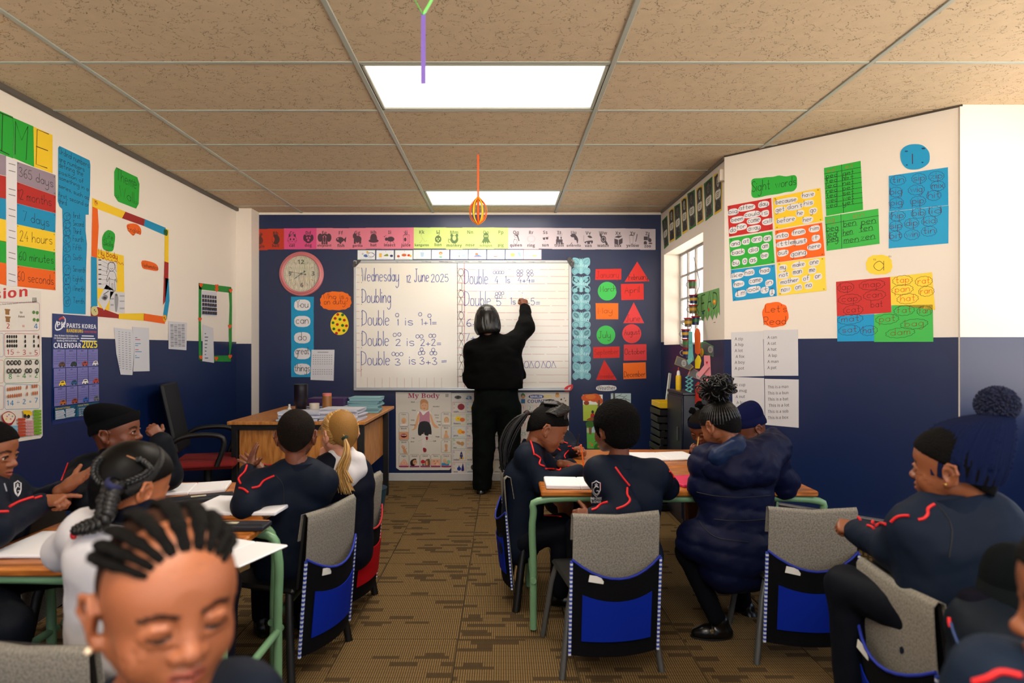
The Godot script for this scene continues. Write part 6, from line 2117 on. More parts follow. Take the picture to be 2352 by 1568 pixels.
func paper_folk() -> void:

	var folk := [["pink paper figure with a smiling face holding a grey banknote below the READ banner", Color(0.82, 0.50, 0.54), "1651,742 1666,744 1667,826 1661,827 1652,818 1646,788 1651,780", Vector2(1658, 762), [Vector2(1655, 828), Vector2(1664, 828)], "1612,785 1620,784 1668,810 1658,826 1611,808", Color(0.24, 0.60, 0.26), 4.60],
		["pale blue paper figure hanging left of the orange paper strip", Color(0.36, 0.66, 0.66), "1582,762 1590,761 1592,812 1594,828 1584,836 1580,822 1582,800", Vector2(1586, 790), [Vector2(1582, 862), Vector2(1590, 865)], "1556,817 1576,825 1595,842 1586,850 1550,836", Color(0.55, 0.5, 0.28), 4.66],
		["headless pink paper figure with a red heart, in front of the dark wall", Color(0.82, 0.50, 0.54), "1617,816 1631,816 1633,862 1626,866 1618,858", Vector2(1624, 832), [Vector2(1621, 868), Vector2(1629, 868)], "1588,843 1632,866 1626,878 1580,862", Color(0.72, 0.42, 0.42), 4.50]]
	var n := 0
	for f in folk:
		var z: float = f[7]
		var plane := Transform3D(Basis(Vector3(0.35, 0, 1).normalized(), Vector3.UP, Vector3(0.35, 0, 1).normalized().cross(Vector3.UP)), at(f[3].x, f[3].y, z))
		var t := thing("paper_figure", f[0], "decoration", plane.origin, 0.0, "paper figures with banknotes")
		t.transform = plane
		var make := func(px_: PackedVector2Array, z0: float) -> PackedVector2Array:
			var o := PackedVector2Array()
			for k in px_:
				var q := hit(plane, k.x, k.y)
				o.append(q)
			return o
		obj("body", MB.new().plate(make.call(pts(f[2]), 0.0), 0.0, 0.001).mesh(), mat(f[1], 0.8), t)
		var note: PackedVector2Array = make.call(pts(f[5]), 0.0)
		obj("note_backing", MB.new().plate(note, 0.004, 0.005).mesh(), mat(f[6], 0.8), t)
		var nb := MB.new()
		var mid := Vector2.ZERO
		for q in note:
			mid += q / note.size()
		var inner := PackedVector2Array()
		for q in note:
			inner.append(mid + (q - mid) * 0.88)
		nb.col = Color(0.36, 0.36, 0.37)
		nb.plate(inner, 0.0055, 0.006)
		nb.col = Color(0.62, 0.62, 0.62)
		var ring := PackedVector2Array()
		for k in 20:
			ring.append(mid + Vector2(cos(TAU * k / 20) * 0.03, sin(TAU * k / 20) * 0.026))
		nb.plate(ring, 0.006, 0.0064)
		nb.col = Color(0.22, 0.22, 0.23)
		for k in 3:
			nb.plate(PackedVector2Array([mid + Vector2(-0.015, 0.010 - k * 0.009), mid + Vector2(0.015, 0.010 - k * 0.009), mid + Vector2(0.015, 0.007 - k * 0.009), mid + Vector2(-0.015, 0.007 - k * 0.009)]), 0.0064, 0.0066)
		obj("banknote", nb.mesh(), vmat(0.7), t)
		for l: Vector2 in f[4]:
			var q := hit(plane, l.x, l.y)
			zig("leg", Vector3(q.x, q.y, 0.01), 0.15, f[1], t)
		var fa := MB.new()
		fa.col = Color(0.25, 0.15, 0.2)
		if n != 2:
			for s in [-1.0, 1.0]:
				var e := PackedVector2Array()
				for k in 13:
					e.append(Vector2(s * 0.010 + cos(TAU * k / 12) * 0.006, 0.012 + sin(TAU * k / 12) * 0.01))
				fa.ribbon(e, 0.0016, 0.0018)
			fa.ribbon(smooth2(PackedVector2Array([Vector2(-0.014, -0.018), Vector2(0, -0.032), Vector2(0.014, -0.016)])), 0.0018, 0.0018)
		else:
			fa.col = Color(0.65, 0.05, 0.1)
			fa.plate(PackedVector2Array([Vector2(0, -0.014), Vector2(0.012, 0.002), Vector2(0.007, 0.008), Vector2(0, 0.004), Vector2(-0.007, 0.008), Vector2(-0.012, 0.002)]), 0.0012, 0.002)
		obj("face" if n != 2 else "heart", fa.mesh(), vmat(0.7), t)
		var arm: PackedVector2Array = make.call([PackedVector2Array(pts("1646,802 1664,792 1666,798 1649,810")), PackedVector2Array(pts("1580,826 1592,820 1594,828 1584,838")), PackedVector2Array(pts("1603,860 1620,838 1632,842 1610,868"))][n], 0.0)
		obj("arm", MB.new().plate(arm, 0.008, 0.009).mesh(), mat(f[1].lightened(0.06), 0.8), t)
		if n == 0:
			var hair := MB.new()
			for k in 6:
				var q := hit(plane, 1652 + k * 2.4, 744)
				hair.tube(PackedVector3Array([Vector3(q.x, q.y, 0.001), Vector3(q.x - 0.02, q.y + 0.012, 0.012), Vector3(q.x - 0.042 + k * 0.004, q.y + 0.014 + k * 0.002, 0.02)]), 0.0015, 4)
			obj("hair", hair.mesh(), mat(f[1].darkened(0.2), 0.8), t)
		n += 1
	for s in [["orange paper strip with a pointed end hanging beside the pale blue figure", Color(0.80, 0.32, 0.04), "1600,753 1606,756 1609,766 1609,810 1603,815 1597,810 1595,766", 4.62], ["yellow paper strip hanging below the orange strip", Color(0.86, 0.76, 0.06), "1603,815 1608,818 1611,828 1607,846 1597,846 1596,828", 4.61], ["red paper strip hanging lowest, behind the curly bun", Color(0.66, 0.11, 0.05), "1604,876 1611,882 1611,930 1597,930 1597,884", 4.60]]:
		var pl := Transform3D(Basis(Vector3(0.3, 0, 1).normalized(), Vector3.UP, Vector3(0.3, 0, 1).normalized().cross(Vector3.UP)), at(1603, pts(s[2])[0].y, s[3]))
		var o := PackedVector2Array()
		for k in pts(s[2]):
			o.append(hit(pl, k.x, k.y))
		var t := obj("paper_strip", MB.new().plate(o, 0, 0.0012).mesh(), mat(s[1], 0.75))
		t.transform = pl
		tag(t, s[0], "decoration", "hanging paper strips")
	var smile := obj("smiley", MB.new().lathe([Vector2(0.03, 0), Vector2(0.032, 0.004), Vector2(0.028, 0.008), Vector2(0.0001, 0.009)], Vector3.ZERO, 24, Basis(Vector3.BACK, PI / 2)).mesh(), mat(Color(0.85, 0.66, 0.04), 0.4))
	smile.position = at(1613, 809, 4.64)
	tag(smile, "round yellow smiley badge peeping out under the grey banknote", "badge")

func table(label: String, x0: float, x1: float, z0: float, z1: float) -> void:
	var t := thing("school_table", label, "table", Vector3((x0 + x1) / 2, 0, -(z0 + z1) / 2))
	var w := x1 - x0
	var d := z1 - z0
	obj("tabletop", box(Vector3(0, 0.637, 0), Vector3(w, 0.026, d), 0.006), grained(Color(0.72, 0.44, 0.17), Color(0.5, 0.27, 0.09), 0.3, Vector3(1, 6, 8), 0.02, 3, 5), t)
	var g := mat(Color(0.42, 0.58, 0.43), 0.4)
	for s in [-1.0, 1.0]:
		var z: float = s * (d / 2 - 0.03)
		var h := w / 2 + 0.035
		obj("leg_frame", MB.new().tube(smooth(PackedVector3Array([Vector3(-h, 0.01, z), Vector3(-h, 0.3, z), Vector3(-h, 0.53, z), Vector3(-h + 0.07, 0.606, z), Vector3(0, 0.608, z), Vector3(h - 0.07, 0.606, z), Vector3(h, 0.53, z), Vector3(h, 0.3, z), Vector3(h, 0.01, z)]), 5), 0.0165, 12).mesh(), g, t)
		obj("footrest", MB.new().rod(Vector3(s * h, 0.24, -d / 2), Vector3(s * h, 0.24, d / 2), 0.014).mesh(), g, t)

func chair(label: String, at_: Vector3, turn: float, steel: bool, trim := Color(0.02, 0.13, 0.55), bag_label := "") -> void:
	var c := thing("school_chair", label, "chair", at_, deg_to_rad(turn), "classroom chairs")
	var black := mat(Color(0.03, 0.03, 0.032), 0.5)
	var legm := mat(Color(0.42, 0.43, 0.43), 0.35, 0.6) if steel else black
	obj("seat", box(Vector3(0, 0.345, 0), Vector3(0.34, 0.022, 0.34), 0.009), black, c)
	obj("backrest", box(Vector3(0, 0.5, 0.195), Vector3(0.32, 0.3, 0.014), 0.006, Basis(Vector3.RIGHT, 0.12)), black, c)
	for sx in [-1.0, 1.0]:
		for sz in [-1.0, 1.0]:
			obj("leg", MB.new().tube(PackedVector3Array([Vector3(sx * 0.15, 0.34, sz * 0.14), Vector3(sx * 0.17, 0.26, sz * 0.155), Vector3(sx * 0.205, 0.0, sz * 0.19)]), 0.014 if steel else 0.02, 4).mesh(), legm, c)
	if bag_label == "":
		return
	var b := thing("chair_bag", bag_label, "chair bag", at_, deg_to_rad(turn), "denim bags hung on the chair backs")
	var rows := []
	for k in 9:
		var line := []
		for u in 9:
			var x := (u - 4) * 0.0435
			var y: float = [0.12, 0.25, 0.38, 0.50, 0.6, 0.645, 0.662, 0.655, 0.55][k]
			var z: float = [0.20, 0.212, 0.225, 0.236, 0.243, 0.245, 0.232, 0.212, 0.195][k]
			line.append(Vector3(x, y - (0.012 * (1.0 - absf(u - 4) / 4.0) if k > 3 else 0.0), z))
		rows.append(line)
	obj("cover", MB.new().slab(rows, 0.003).mesh(), grained(Color(0.52, 0.50, 0.46), Color(0.38, 0.37, 0.34), 0.95, Vector3.ONE * 9, 0.05, 4, 6), b)
	var pouch := []
	var pocket := []
	var edge := PackedVector3Array()
	for k in 6:
		var l1 := []
		var l2 := []
		for u in 11:
			var q := (u - 5) / 5.0
			var top := 0.415 + 0.07 * q * q
			var bulge := 0.04 * (1.0 - q * q)
			l1.append(Vector3(q * 0.178, lerpf(0.10, top, k / 5.0), 0.205 + 0.035 * k / 5.0 + bulge))
			l2.append(Vector3(q * 0.14, lerpf(0.165, 0.325 + 0.025 * q * q, k / 5.0), 0.219 + 0.018 * k / 5.0 + 0.04 * (1.0 - q * q * 0.6)))
			if k == 5:
				edge.append(l1[-1])
		pouch.append(l1)
		pocket.append(l2)
	obj("pouch", MB.new().slab(pouch, 0.003).mesh(), mat(Color(0.04, 0.04, 0.052), 0.9, 0.0, "cloth", 0.06, 20.0), b)
	obj("pocket", MB.new().slab(pocket, 0.003).mesh(), mat(trim, 0.8, 0.0, "cloth", 0.03, 20.0), b)
	obj("binding", MB.new().tube(edge, 0.005, 6).mesh(), mat(trim, 0.7), b)
	for s in [-1.0, 1.0]:
		var st := MB.new()
		for k in 44:
			st.col = trim.lightened(0.15) if k % 2 else Color(0.75, 0.78, 0.85)
			st.box(Vector3(s * 0.18, 0.105 + k * 0.0086, 0.208 + k * 0.0007), Vector3(0.010, 0.0086, 0.008))
		obj("edging", st.mesh(), vmat(0.8), b).set_meta("kind", "stuff")
	obj("name_tag", box(Vector3(-0.09, 0.415, 0.272), Vector3(0.06, 0.026, 0.002), 0.0, Basis(Vector3.BACK, -0.2)), mat(Color(0.8, 0.8, 0.78), 0.8), b)

func book(called: String, label: String, p: Vector3, w: float, d: float, h: float, turn: float, c: Color, cat := "book") -> void:
	var o := thing(called, label, cat, p, deg_to_rad(turn))
	if called == "exercise_book":
		for s in [-1.0, 1.0]:
			obj("page_block", box(Vector3(s * w / 4, h / 2, 0), Vector3(w / 2, h, d), 0.004, Basis(Vector3.BACK, s * 0.02)), mat(c, 0.8), o)
	elif called == "paper_stack":
		for k in 9:
			obj("sheet", box(Vector3(rng.randf_range(-0.012, 0.012), h * (k + 0.5) / 9, rng.randf_range(-0.01, 0.01)), Vector3(w, h / 9.5, d), 0.001, yaw(rng.randf_range(-4, 4))), mat(c.darkened(0.06 * (k % 3)), 0.8), o)
	else:
		obj("cover", box(Vector3(0, h / 2, 0), Vector3(w, h, d), 0.003), mat(c, 0.6), o)
		if called == "zip_pouch":
			obj("zip", box(Vector3(0, h + 0.001, d * 0.2), Vector3(w * 0.9, 0.002, 0.004)), mat(c.darkened(0.5), 0.6), o)
			obj("name_tag", box(Vector3(0, h + 0.001, -d * 0.1), Vector3(0.06, 0.002, 0.02)), mat(Color(0.7, 0.67, 0.58), 0.7), o)

func furniture() -> void:
	table("near table of the right group with the afro boy in front", 0.175, 1.44, 2.9, 3.49)
	table("far table of the right group behind the quilted coat", 0.175, 1.40, 3.51, 4.1)
	table("near table of the left group behind the girl with the plait", -1.66, -0.88, 1.88, 2.42)
	table("far table of the left group beside the shaved boy", -1.66, -0.93, 2.46, 3.1)
	table("table at the right edge behind the pompom hat", 1.66, 2.8, 1.5, 2.25)
	var blue := Color(0.02, 0.13, 0.55)
	chair("steel-legged chair under the boy with the afro", Vector3(0.41, 0, -2.72), 8, true, blue, "denim bag with blue pocket behind the boy with the afro")
	chair("steel-legged chair under the girl in the quilted coat", Vector3(1.26, 0, -2.80), -3, true, blue, "denim bag with blue pocket right of the girl in the quilted coat")
	chair("chair under the child in the pompom hat", Vector3(1.33, 0, -1.78), -90, true, blue, "denim bag with blue pocket below the pompom child's sleeve")
	chair("chair at the right edge under the green beanie child", Vector3(1.30, 0, -1.31), -90, true, blue, "grey-covered chair bag at the right edge of the room")
	chair("black chair under the boy with shaved hair", Vector3(-0.93, 0, -2.70), 72, false, blue, "denim bag with blue pocket behind the boy with shaved hair")
	chair("black chair under the blonde girl", Vector3(-0.90, 0, -3.2), 80, false, Color(0.62, 0.03, 0.08), "denim bag with red pocket behind the blonde girl")
	chair("black chair under the girl with box braids", Vector3(0.24, 0, -3.36), -86, false, blue, "denim bag behind the girl with box braids")
	chair("chair under the girl with the plait", Vector3(-1.02, 0, -1.62), -8, true, blue, "grey-covered chair bag behind the girl with the plait")
	chair("chair under the boy in the black beanie", Vector3(-1.82, 0, -2.85), -80, false, blue, "grey-covered chair bag by the blue wall behind the black beanie")
	var k := thing("teacher_desk", "wooden teacher's desk with black frame left of the whiteboard", "desk", Vector3(-1.53, 0, -5.34))
	var wood := grained(Color(0.74, 0.50, 0.25), Color(0.60, 0.37, 0.15), 0.4, Vector3(5, 1, 5), 0.02, 3, 4)
	var bl := mat(Color(0.02, 0.02, 0.022), 0.5)
	obj("desktop", box(Vector3(0, 0.747, 0), Vector3(1.02, 0.026, 1.28), 0.004), wood, k)
	obj("front_panel", box(Vector3(0, 0.53, 0.57), Vector3(0.88, 0.34, 0.016)), wood, k)
	obj("side_panel", box(Vector3(0.46, 0.53, 0.05), Vector3(0.016, 0.34, 1.0)), wood, k)
	for s: Vector2 in [Vector2(-0.47, 0.58), Vector2(0.47, 0.58), Vector2(-0.47, -0.32), Vector2(0.49, -0.32)]:
		obj("leg", box(Vector3(s.x, 0.367, s.y), Vector3(0.045, 0.734, 0.045), 0.003), bl, k)
	obj("rail", box(Vector3(0, 0.715, 0.59), Vector3(0.96, 0.04, 0.03)), bl, k)
	var oc := thing("office_chair", "black mesh office chair with a red seat beside the desk", "office chair", Vector3(-2.2, 0, -4.75), deg_to_rad(-75))
	obj("backrest", box(Vector3(0, 0.80, 0.22), Vector3(0.44, 0.5, 0.03), 0.012, Basis(Vector3.RIGHT, 0.2)), bl, oc)
	obj("seat", box(Vector3(0, 0.46, 0), Vector3(0.46, 0.06, 0.44), 0.025), mat(Color(0.45, 0.03, 0.04), 0.9), oc)
	obj("stem", MB.new().rod(Vector3(0, 0.05, 0), Vector3(0, 0.44, 0), 0.03).mesh(), bl, oc)
	for q in 5:
		obj("base_arm", MB.new().rod(Vector3(0, 0.09, 0), yaw(72 * q) * Vector3(0, 0.03, 0.28), 0.02).mesh(), bl, oc)
	for s in [-0.25, 0.25]:
		obj("armrest", MB.new().tube(smooth(PackedVector3Array([Vector3(s, 0.46, -0.1), Vector3(s, 0.66, -0.14), Vector3(s, 0.68, 0.1), Vector3(s, 0.6, 0.24)])), 0.018).mesh(), bl, oc)

func lathed(called: String, label: String, p: Vector3, prof: Array, c: Color, cat: String, lid := Color.BLACK) -> void:
	var o := thing(called, label, cat, p)
	obj("body", MB.new().lathe(prof, Vector3.ZERO, 28).mesh(), mat(c, 0.35), o)
	var e: Vector2 = prof[-1]
	obj("lid", MB.new().lathe([Vector2(e.x, e.y), Vector2(e.x * 1.03, e.y + 0.02), Vector2(0.0001, e.y + 0.022)], Vector3.ZERO, 24).mesh(), mat(lid, 0.4), o)

func desk_things() -> void:
	var y := 0.761
	lathed("tumbler", "tall dark purple tumbler on the teacher's desk", Vector3(-1.58, y, -4.98), [Vector2(0.0001, 0), Vector2(0.037, 0), Vector2(0.042, 0.09), Vector2(0.052, 0.11), Vector2(0.052, 0.24)], Color(0.06, 0.02, 0.065), "tumbler", Color(0.03, 0.02, 0.03))
	lathed("water_bottle", "amber water bottle with a pink lid on the teacher's desk", Vector3(-1.37, y, -4.96), [Vector2(0.0001, 0), Vector2(0.036, 0), Vector2(0.036, 0.15), Vector2(0.034, 0.17)], Color(0.50, 0.32, 0.12), "bottle", Color(0.75, 0.4, 0.36))
	lathed("glue_stick", "small white glue bottle left of the purple tumbler", Vector3(-1.66, y, -4.95), [Vector2(0.0001, 0), Vector2(0.016, 0), Vector2(0.016, 0.07), Vector2(0.008, 0.085)], Color(0.78, 0.78, 0.76), "bottle", Color(0.8, 0.8, 0.8))
	lathed("paper_roll", "cream paper roll between tumbler and water bottle", Vector3(-1.475, y, -4.98), [Vector2(0.0001, 0), Vector2(0.038, 0), Vector2(0.038, 0.09)], Color(0.80, 0.76, 0.70), "roll", Color(0.8, 0.76, 0.7))
	book("paper_stack", "pile of white papers behind the shaved boy's head", Vector3(-1.52, y, -4.80), 0.30, 0.2, 0.07, 5, Color(0.76, 0.77, 0.83))
	book("paper_stack", "pile of white papers behind the blonde head", Vector3(-1.21, y, -4.82), 0.30, 0.2, 0.09, -6, Color(0.78, 0.78, 0.83))
	book("box_file", "purple boxed book behind the water bottle", Vector3(-1.45, y + 0.07, -5.3), 0.30, 0.2, 0.06, 0, Color(0.17, 0.04, 0.28))
	book("paper_stack", "paper pile under the purple boxed book", Vector3(-1.45, y, -5.3), 0.32, 0.22, 0.068, 2, Color(0.6, 0.66, 0.74))
	book("paper_stack", "pile of coloured books at the back corner of the desk", Vector3(-1.16, y, -5.4), 0.26, 0.2, 0.13, 0, Color(0.5, 0.68, 0.72))
	lathed("tub", "teal plastic tub on the carpet under the desk", Vector3(-1.05, 0.004, -4.92), [Vector2(0.0001, 0), Vector2(0.12, 0), Vector2(0.15, 0.2)], Color(0.03, 0.24, 0.33), "tub", Color(0.03, 0.2, 0.28))
	lathed("bucket", "white lidded bucket on the carpet by the desk", Vector3(-1.0, 0.004, -4.55), [Vector2(0.0001, 0), Vector2(0.075, 0), Vector2(0.09, 0.19)], Color(0.7, 0.73, 0.72), "bucket", Color(0.8, 0.82, 0.82))
	var l := thing("paper_lantern", "orange and yellow paper lantern hanging from the ceiling", "decoration", Vector3(-0.17, CEIL, -4.38))
	for k in 12:
		var a := TAU * k / 12
		var p := PackedVector3Array()
		for q: Vector2 in [Vector2(0.005, -0.29), Vector2(0.05, -0.34), Vector2(0.063, -0.4), Vector2(0.045, -0.45), Vector2(0.008, -0.48)]:
			p.append(Vector3(cos(a) * q.x, q.y, sin(a) * q.x))
		obj("strip", MB.new().tube(smooth(p, 4), 0.007, 4, true, 0.15).mesh(), mat(Color(0.93, 0.33, 0.02) if k % 2 else Color(0.93, 0.66, 0.05), 0.7), l)
	obj("hanger", box(Vector3(0, -0.145, 0), Vector3(0.012, 0.29, 0.002)), mat(Color(0.93, 0.33, 0.02), 0.7), l)
	var r := thing("paper_lantern", "pale green paper lantern with purple tail at the top edge", "decoration", Vector3(-0.25, CEIL, -2.0))
	obj("tail", box(Vector3(0, -0.39, 0), Vector3(0.014, 0.22, 0.002)), mat(Color(0.42, 0.32, 0.66), 0.7), r)
	for s in [-1.0, 1.0]:
		obj("strip", MB.new().tube(PackedVector3Array([Vector3(0, 0, 0), Vector3(s * 0.07, -0.16, 0), Vector3(0, -0.285, 0)]), 0.014, 4, true, 0.15).mesh(), mat(Color(0.42, 0.78, 0.38), 0.7), r)

func table_things() -> void:
	var y := 0.651
	var w := Color(0.86, 0.86, 0.88)
	book("exercise_book", "open white exercise book under the pointing hand", Vector3(-1.4, y, -2.1), 0.4, 0.26, 0.012, 3, w)
	book("exercise_book", "open white exercise book by the shaved boy's elbow", Vector3(-1.05, y, -2.6), 0.36, 0.26, 0.016, -4, w)
	book("exercise_book", "open exercise book beyond the dark plait", Vector3(-1.42, y, -2.92), 0.3, 0.2, 0.016, 15, w)
	book("exercise_book", "white book overhanging the table corner by the blue sleeve", Vector3(-0.86, y, -2.02), 0.26, 0.22, 0.008, -20, w)
	book("zip_pouch", "navy zip pouch at the near table's far corner", Vector3(-0.99, y, -2.3), 0.28, 0.09, 0.016, 0, Color(0.035, 0.06, 0.12), "pouch")
	book("zip_pouch", "navy zip pouch in the middle of the left tables", Vector3(-1.3, y, -2.72), 0.28, 0.1, 0.016, 28, Color(0.035, 0.06, 0.12), "pouch")
	book("exercise_book", "open book with stacked pages left of the afro boy", Vector3(0.36, y, -3.03), 0.32, 0.2, 0.02, 0, w)
	book("exercise_book", "open white book behind the afro boy", Vector3(0.95, y, -3.8), 0.36, 0.25, 0.012, 6, w)
	book("workbook", "pink workbook between the afro boy and the quilted coat", Vector3(0.93, y, -3.1), 0.26, 0.2, 0.014, 20, Color(0.75, 0.1, 0.3))
	book("exercise_book", "white book on the table at the right edge", Vector3(1.95, y, -1.95), 0.3, 0.24, 0.01, 0, w)



class Field:
	var a := PackedVector3Array()
	var b := PackedVector3Array()
	var ra := PackedFloat32Array()
	var rb := PackedFloat32Array()
	var k := PackedFloat32Array()
	var kind := PackedInt32Array()
	var basis: Array[Basis] = []
	var hairline := false
	var low := -9.0
	var quilt := 0.0
	var rough := 0.0
	var freq := Vector3.ONE
	var nz: FastNoiseLite
	var cells := 0.012

	func cap(p: Vector3, q: Vector3, r: float, r2 := -1.0, s := 0.02) -> Field:
		a.append(p)
		b.append(q)
		ra.append(r)
		rb.append(r if r2 < 0 else r2)
		k.append(s)
		kind.append(0)
		basis.append(Basis.IDENTITY)
		return self

	func chain(ps: Array, rs: Array, s := 0.02) -> Field:
		for n in ps.size() - 1:
			cap(ps[n], ps[n + 1], rs[n], rs[n + 1], s)
		return self

	func egg(p: Vector3, r: Vector3, s := 0.02, bb := Basis.IDENTITY) -> Field:
		a.append(p)
		b.append(r)
		ra.append(maxf(r.x, maxf(r.y, r.z)))
		rb.append(minf(r.x, minf(r.y, r.z)))
		k.append(s)
		kind.append(1)
		basis.append(bb.inverse())
		return self

	func one(n: int, p: Vector3) -> float:
		if kind[n] == 0:
			var ab := b[n] - a[n]
			var pa := p - a[n]
			var h := clampf(pa.dot(ab) / maxf(ab.length_squared(), 1e-9), 0.0, 1.0)
			return (pa - ab * h).length() - lerpf(ra[n], rb[n], h)
		var q := basis[n] * (p - a[n])
		var r := b[n]
		var k0 := (q / r).length()
		var k1 := (q / (r * r)).length()
		return k0 * (k0 - 1.0) / k1 if k1 > 1e-6 else -rb[n]

	func value(p: Vector3, list: PackedInt32Array) -> float:
		var d := 1e3
		for n in list:
			var e := one(n, p)
			var s := k[n]
			if s >= 0.0:
				if s > 0.0:
					var h := maxf(s - absf(d - e), 0.0) / s
					d = minf(d, e) - h * h * s * 0.25
				else:
					d = minf(d, e)
			else:
				s = -s
				var h := maxf(s - absf(d + e), 0.0) / s
				d = maxf(d, -e) + h * h * s * 0.25
		if rough > 0.0:
			d += rough * nz.get_noise_3dv(p * freq)
		if quilt > 0.0:
			d -= quilt * sqrt(absf(sin(p.y * 33.0 + p.x * 5.0)))
		if hairline:
			d = maxf(d, (0.024 - p.z * (0.95 if p.z > 0.0 else 0.45) - p.y) * 0.75)
		if low > -8.0:
			d = maxf(d, low - p.y)
		return d

	func all() -> PackedInt32Array:
		return PackedInt32Array(range(a.size()))

	func box() -> AABB:
		var lo := Vector3.ONE * 1e3
		var hi := Vector3.ONE * -1e3
		for n in a.size():
			if k[n] < 0.0:
				continue
			if kind[n] == 0:
				lo = lo.min(a[n] - Vector3.ONE * ra[n]).min(b[n] - Vector3.ONE * rb[n])
				hi = hi.max(a[n] + Vector3.ONE * ra[n]).max(b[n] + Vector3.ONE * rb[n])
			else:
				lo = lo.min(a[n] - Vector3.ONE * ra[n])
				hi = hi.max(a[n] + Vector3.ONE * ra[n])
		return AABB(lo, hi - lo).grow(cells * 3.0 + rough + quilt)

	func mesh(cell: float) -> MB:
		cells = cell
		var bx := box()
		var o := bx.position
		var nx := (int(bx.size.x / cell) / 4 + 1) * 4 + 1
		var ny := (int(bx.size.y / cell) / 4 + 1) * 4 + 1
		var nzz := (int(bx.size.z / cell) / 4 + 1) * 4 + 1
		var sx := 1
		var sy := nx
		var sz := nx * ny
		var f := PackedFloat32Array()
		f.resize(nx * ny * nzz)
		f.fill(1.0)
		var blocks := PackedInt32Array()
		var half := cell * 2.0
		var reach := cell * 2.0 * 1.733 + cell * 1.8 + rough + quilt
		var everything := all()
		for bz in (nzz - 1) / 4:
			for by in (ny - 1) / 4:
				for bxx in (nx - 1) / 4:
					var c := o + Vector3(bxx * 4 + 2, by * 4 + 2, bz * 4 + 2) * cell
					var near := PackedInt32Array()
					var best := 1e3
					for n in a.size():
						var e: float
						if kind[n] == 0:
							var ab := b[n] - a[n]
							var pa := c - a[n]
							var h := clampf(pa.dot(ab) / maxf(ab.length_squared(), 1e-9), 0.0, 1.0)
							e = (pa - ab * h).length() - lerpf(ra[n], rb[n], h)
						else:
							e = (c - a[n]).length() - ra[n]
						if e < reach + absf(k[n]):
							near.append(n)
							if k[n] >= 0.0:
								best = minf(best, e)
					if near.is_empty() or best > reach + 0.03:
						continue
					var v := value(c, near)
					if absf(v) > reach + 0.012:
						if v < 0.0:
							for z in range(bz * 4, bz * 4 + 5):
								for y in range(by * 4, by * 4 + 5):
									for x in range(bxx * 4, bxx * 4 + 5):
										var w := x + y * sy + z * sz
										if f[w] == 1.0:
											f[w] = v
						continue
					blocks.append(bxx | by << 10 | bz << 20)
					for z in range(bz * 4, bz * 4 + 5):
						for y in range(by * 4, by * 4 + 5):
							for x in range(bxx * 4, bxx * 4 + 5):
								var w := x + y * sy + z * sz
								if f[w] == 1.0 or (x & 3 and y & 3 and z & 3):
									f[w] = value(o + Vector3(x, y, z) * cell, near)
		var m := MB.new()
		var ids := {}
		var corner := PackedInt32Array([0, 1, sy, sy + 1, sz, sz + 1, sz + sy, sz + sy + 1])
		for q in blocks:
			var x0 := (q & 1023) * 4
			var y0 := ((q >> 10) & 1023) * 4
			var z0 := (q >> 20) * 4
			for z in range(z0, z0 + 4):
				for y in range(y0, y0 + 4):
					for x in range(x0, x0 + 4):
						var w := x + y * sy + z * sz
						var neg := 0
						for n in 8:
							if f[w + corner[n]] < 0.0:
								neg += 1
						if neg == 0 or neg == 8:
							continue
						var s := Vector3.ZERO
						var cnt := 0
						for n in 8:
							var fa := f[w + corner[n]]
							for bit: int in [1, 2, 4]:
								if n & bit:
									continue
								var fb := f[w + corner[n | bit]]
								if (fa < 0.0) != (fb < 0.0):
									var t := fa / (fa - fb)
									s += Vector3((n & 1) + (t if bit == 1 else 0.0), ((n >> 1) & 1) + (t if bit == 2 else 0.0), ((n >> 2) & 1) + (t if bit == 4 else 0.0))
									cnt += 1
						ids[w] = m.v.size()
						m.v.append(o + (Vector3(x, y, z) + s / cnt) * cell)
		for w: int in ids:
			var d0 := f[w] < 0.0
			for ax in 3:
				var st: int = [sx, sy, sz][ax]
				if (f[w + st] < 0.0) == d0:
					continue
				var u: int = [sy, sz, sx][ax]
				var t: int = [sz, sx, sy][ax]
				if not (ids.has(w - u) and ids.has(w - t) and ids.has(w - u - t)):
					continue
				var i0: int = ids[w]
				var i1: int = ids[w - u]
				var i2: int = ids[w - u - t]
				var i3: int = ids[w - t]
				if d0:
					m.i.append_array(PackedInt32Array([i0, i3, i2, i0, i2, i1]))
				else:
					m.i.append_array(PackedInt32Array([i0, i1, i2, i0, i2, i3]))
		m.n.resize(m.v.size())
		for q in range(0, m.i.size(), 3):
			var p0 := m.v[m.i[q]]
			var nn := (m.v[m.i[q + 2]] - p0).cross(m.v[m.i[q + 1]] - p0)
			m.n[m.i[q]] += nn
			m.n[m.i[q + 1]] += nn
			m.n[m.i[q + 2]] += nn
		for q in m.v.size():
			m.n[q] = m.n[q].normalized()
		m.c.resize(m.v.size())
		m.c.fill(Color.WHITE)
		m.t.resize(m.v.size())
		return m

	func seen(main: Node3D, x: float, y: float, z0: float, lift := 0.0) -> Vector3:
		var o := Vector3(0, main.EYE, 0)
		var d: Vector3 = (main.at(x, y, 1.0) - o).normalized()
		var l := all()
		var t := maxf(z0 - 0.45, 0.1)
		var best := 1e3
		var bt := t
		for n in 90:
			var e := value(o + d * t, l)
			if e < best:
				best = e
				bt = t
			if e < lift + 0.0004 or t > z0 + 0.9:
				break
			t += maxf((e - lift) * 0.7, 0.001)
		return o + d * bt if best < lift + 0.002 else settle(o + d * bt, lift)

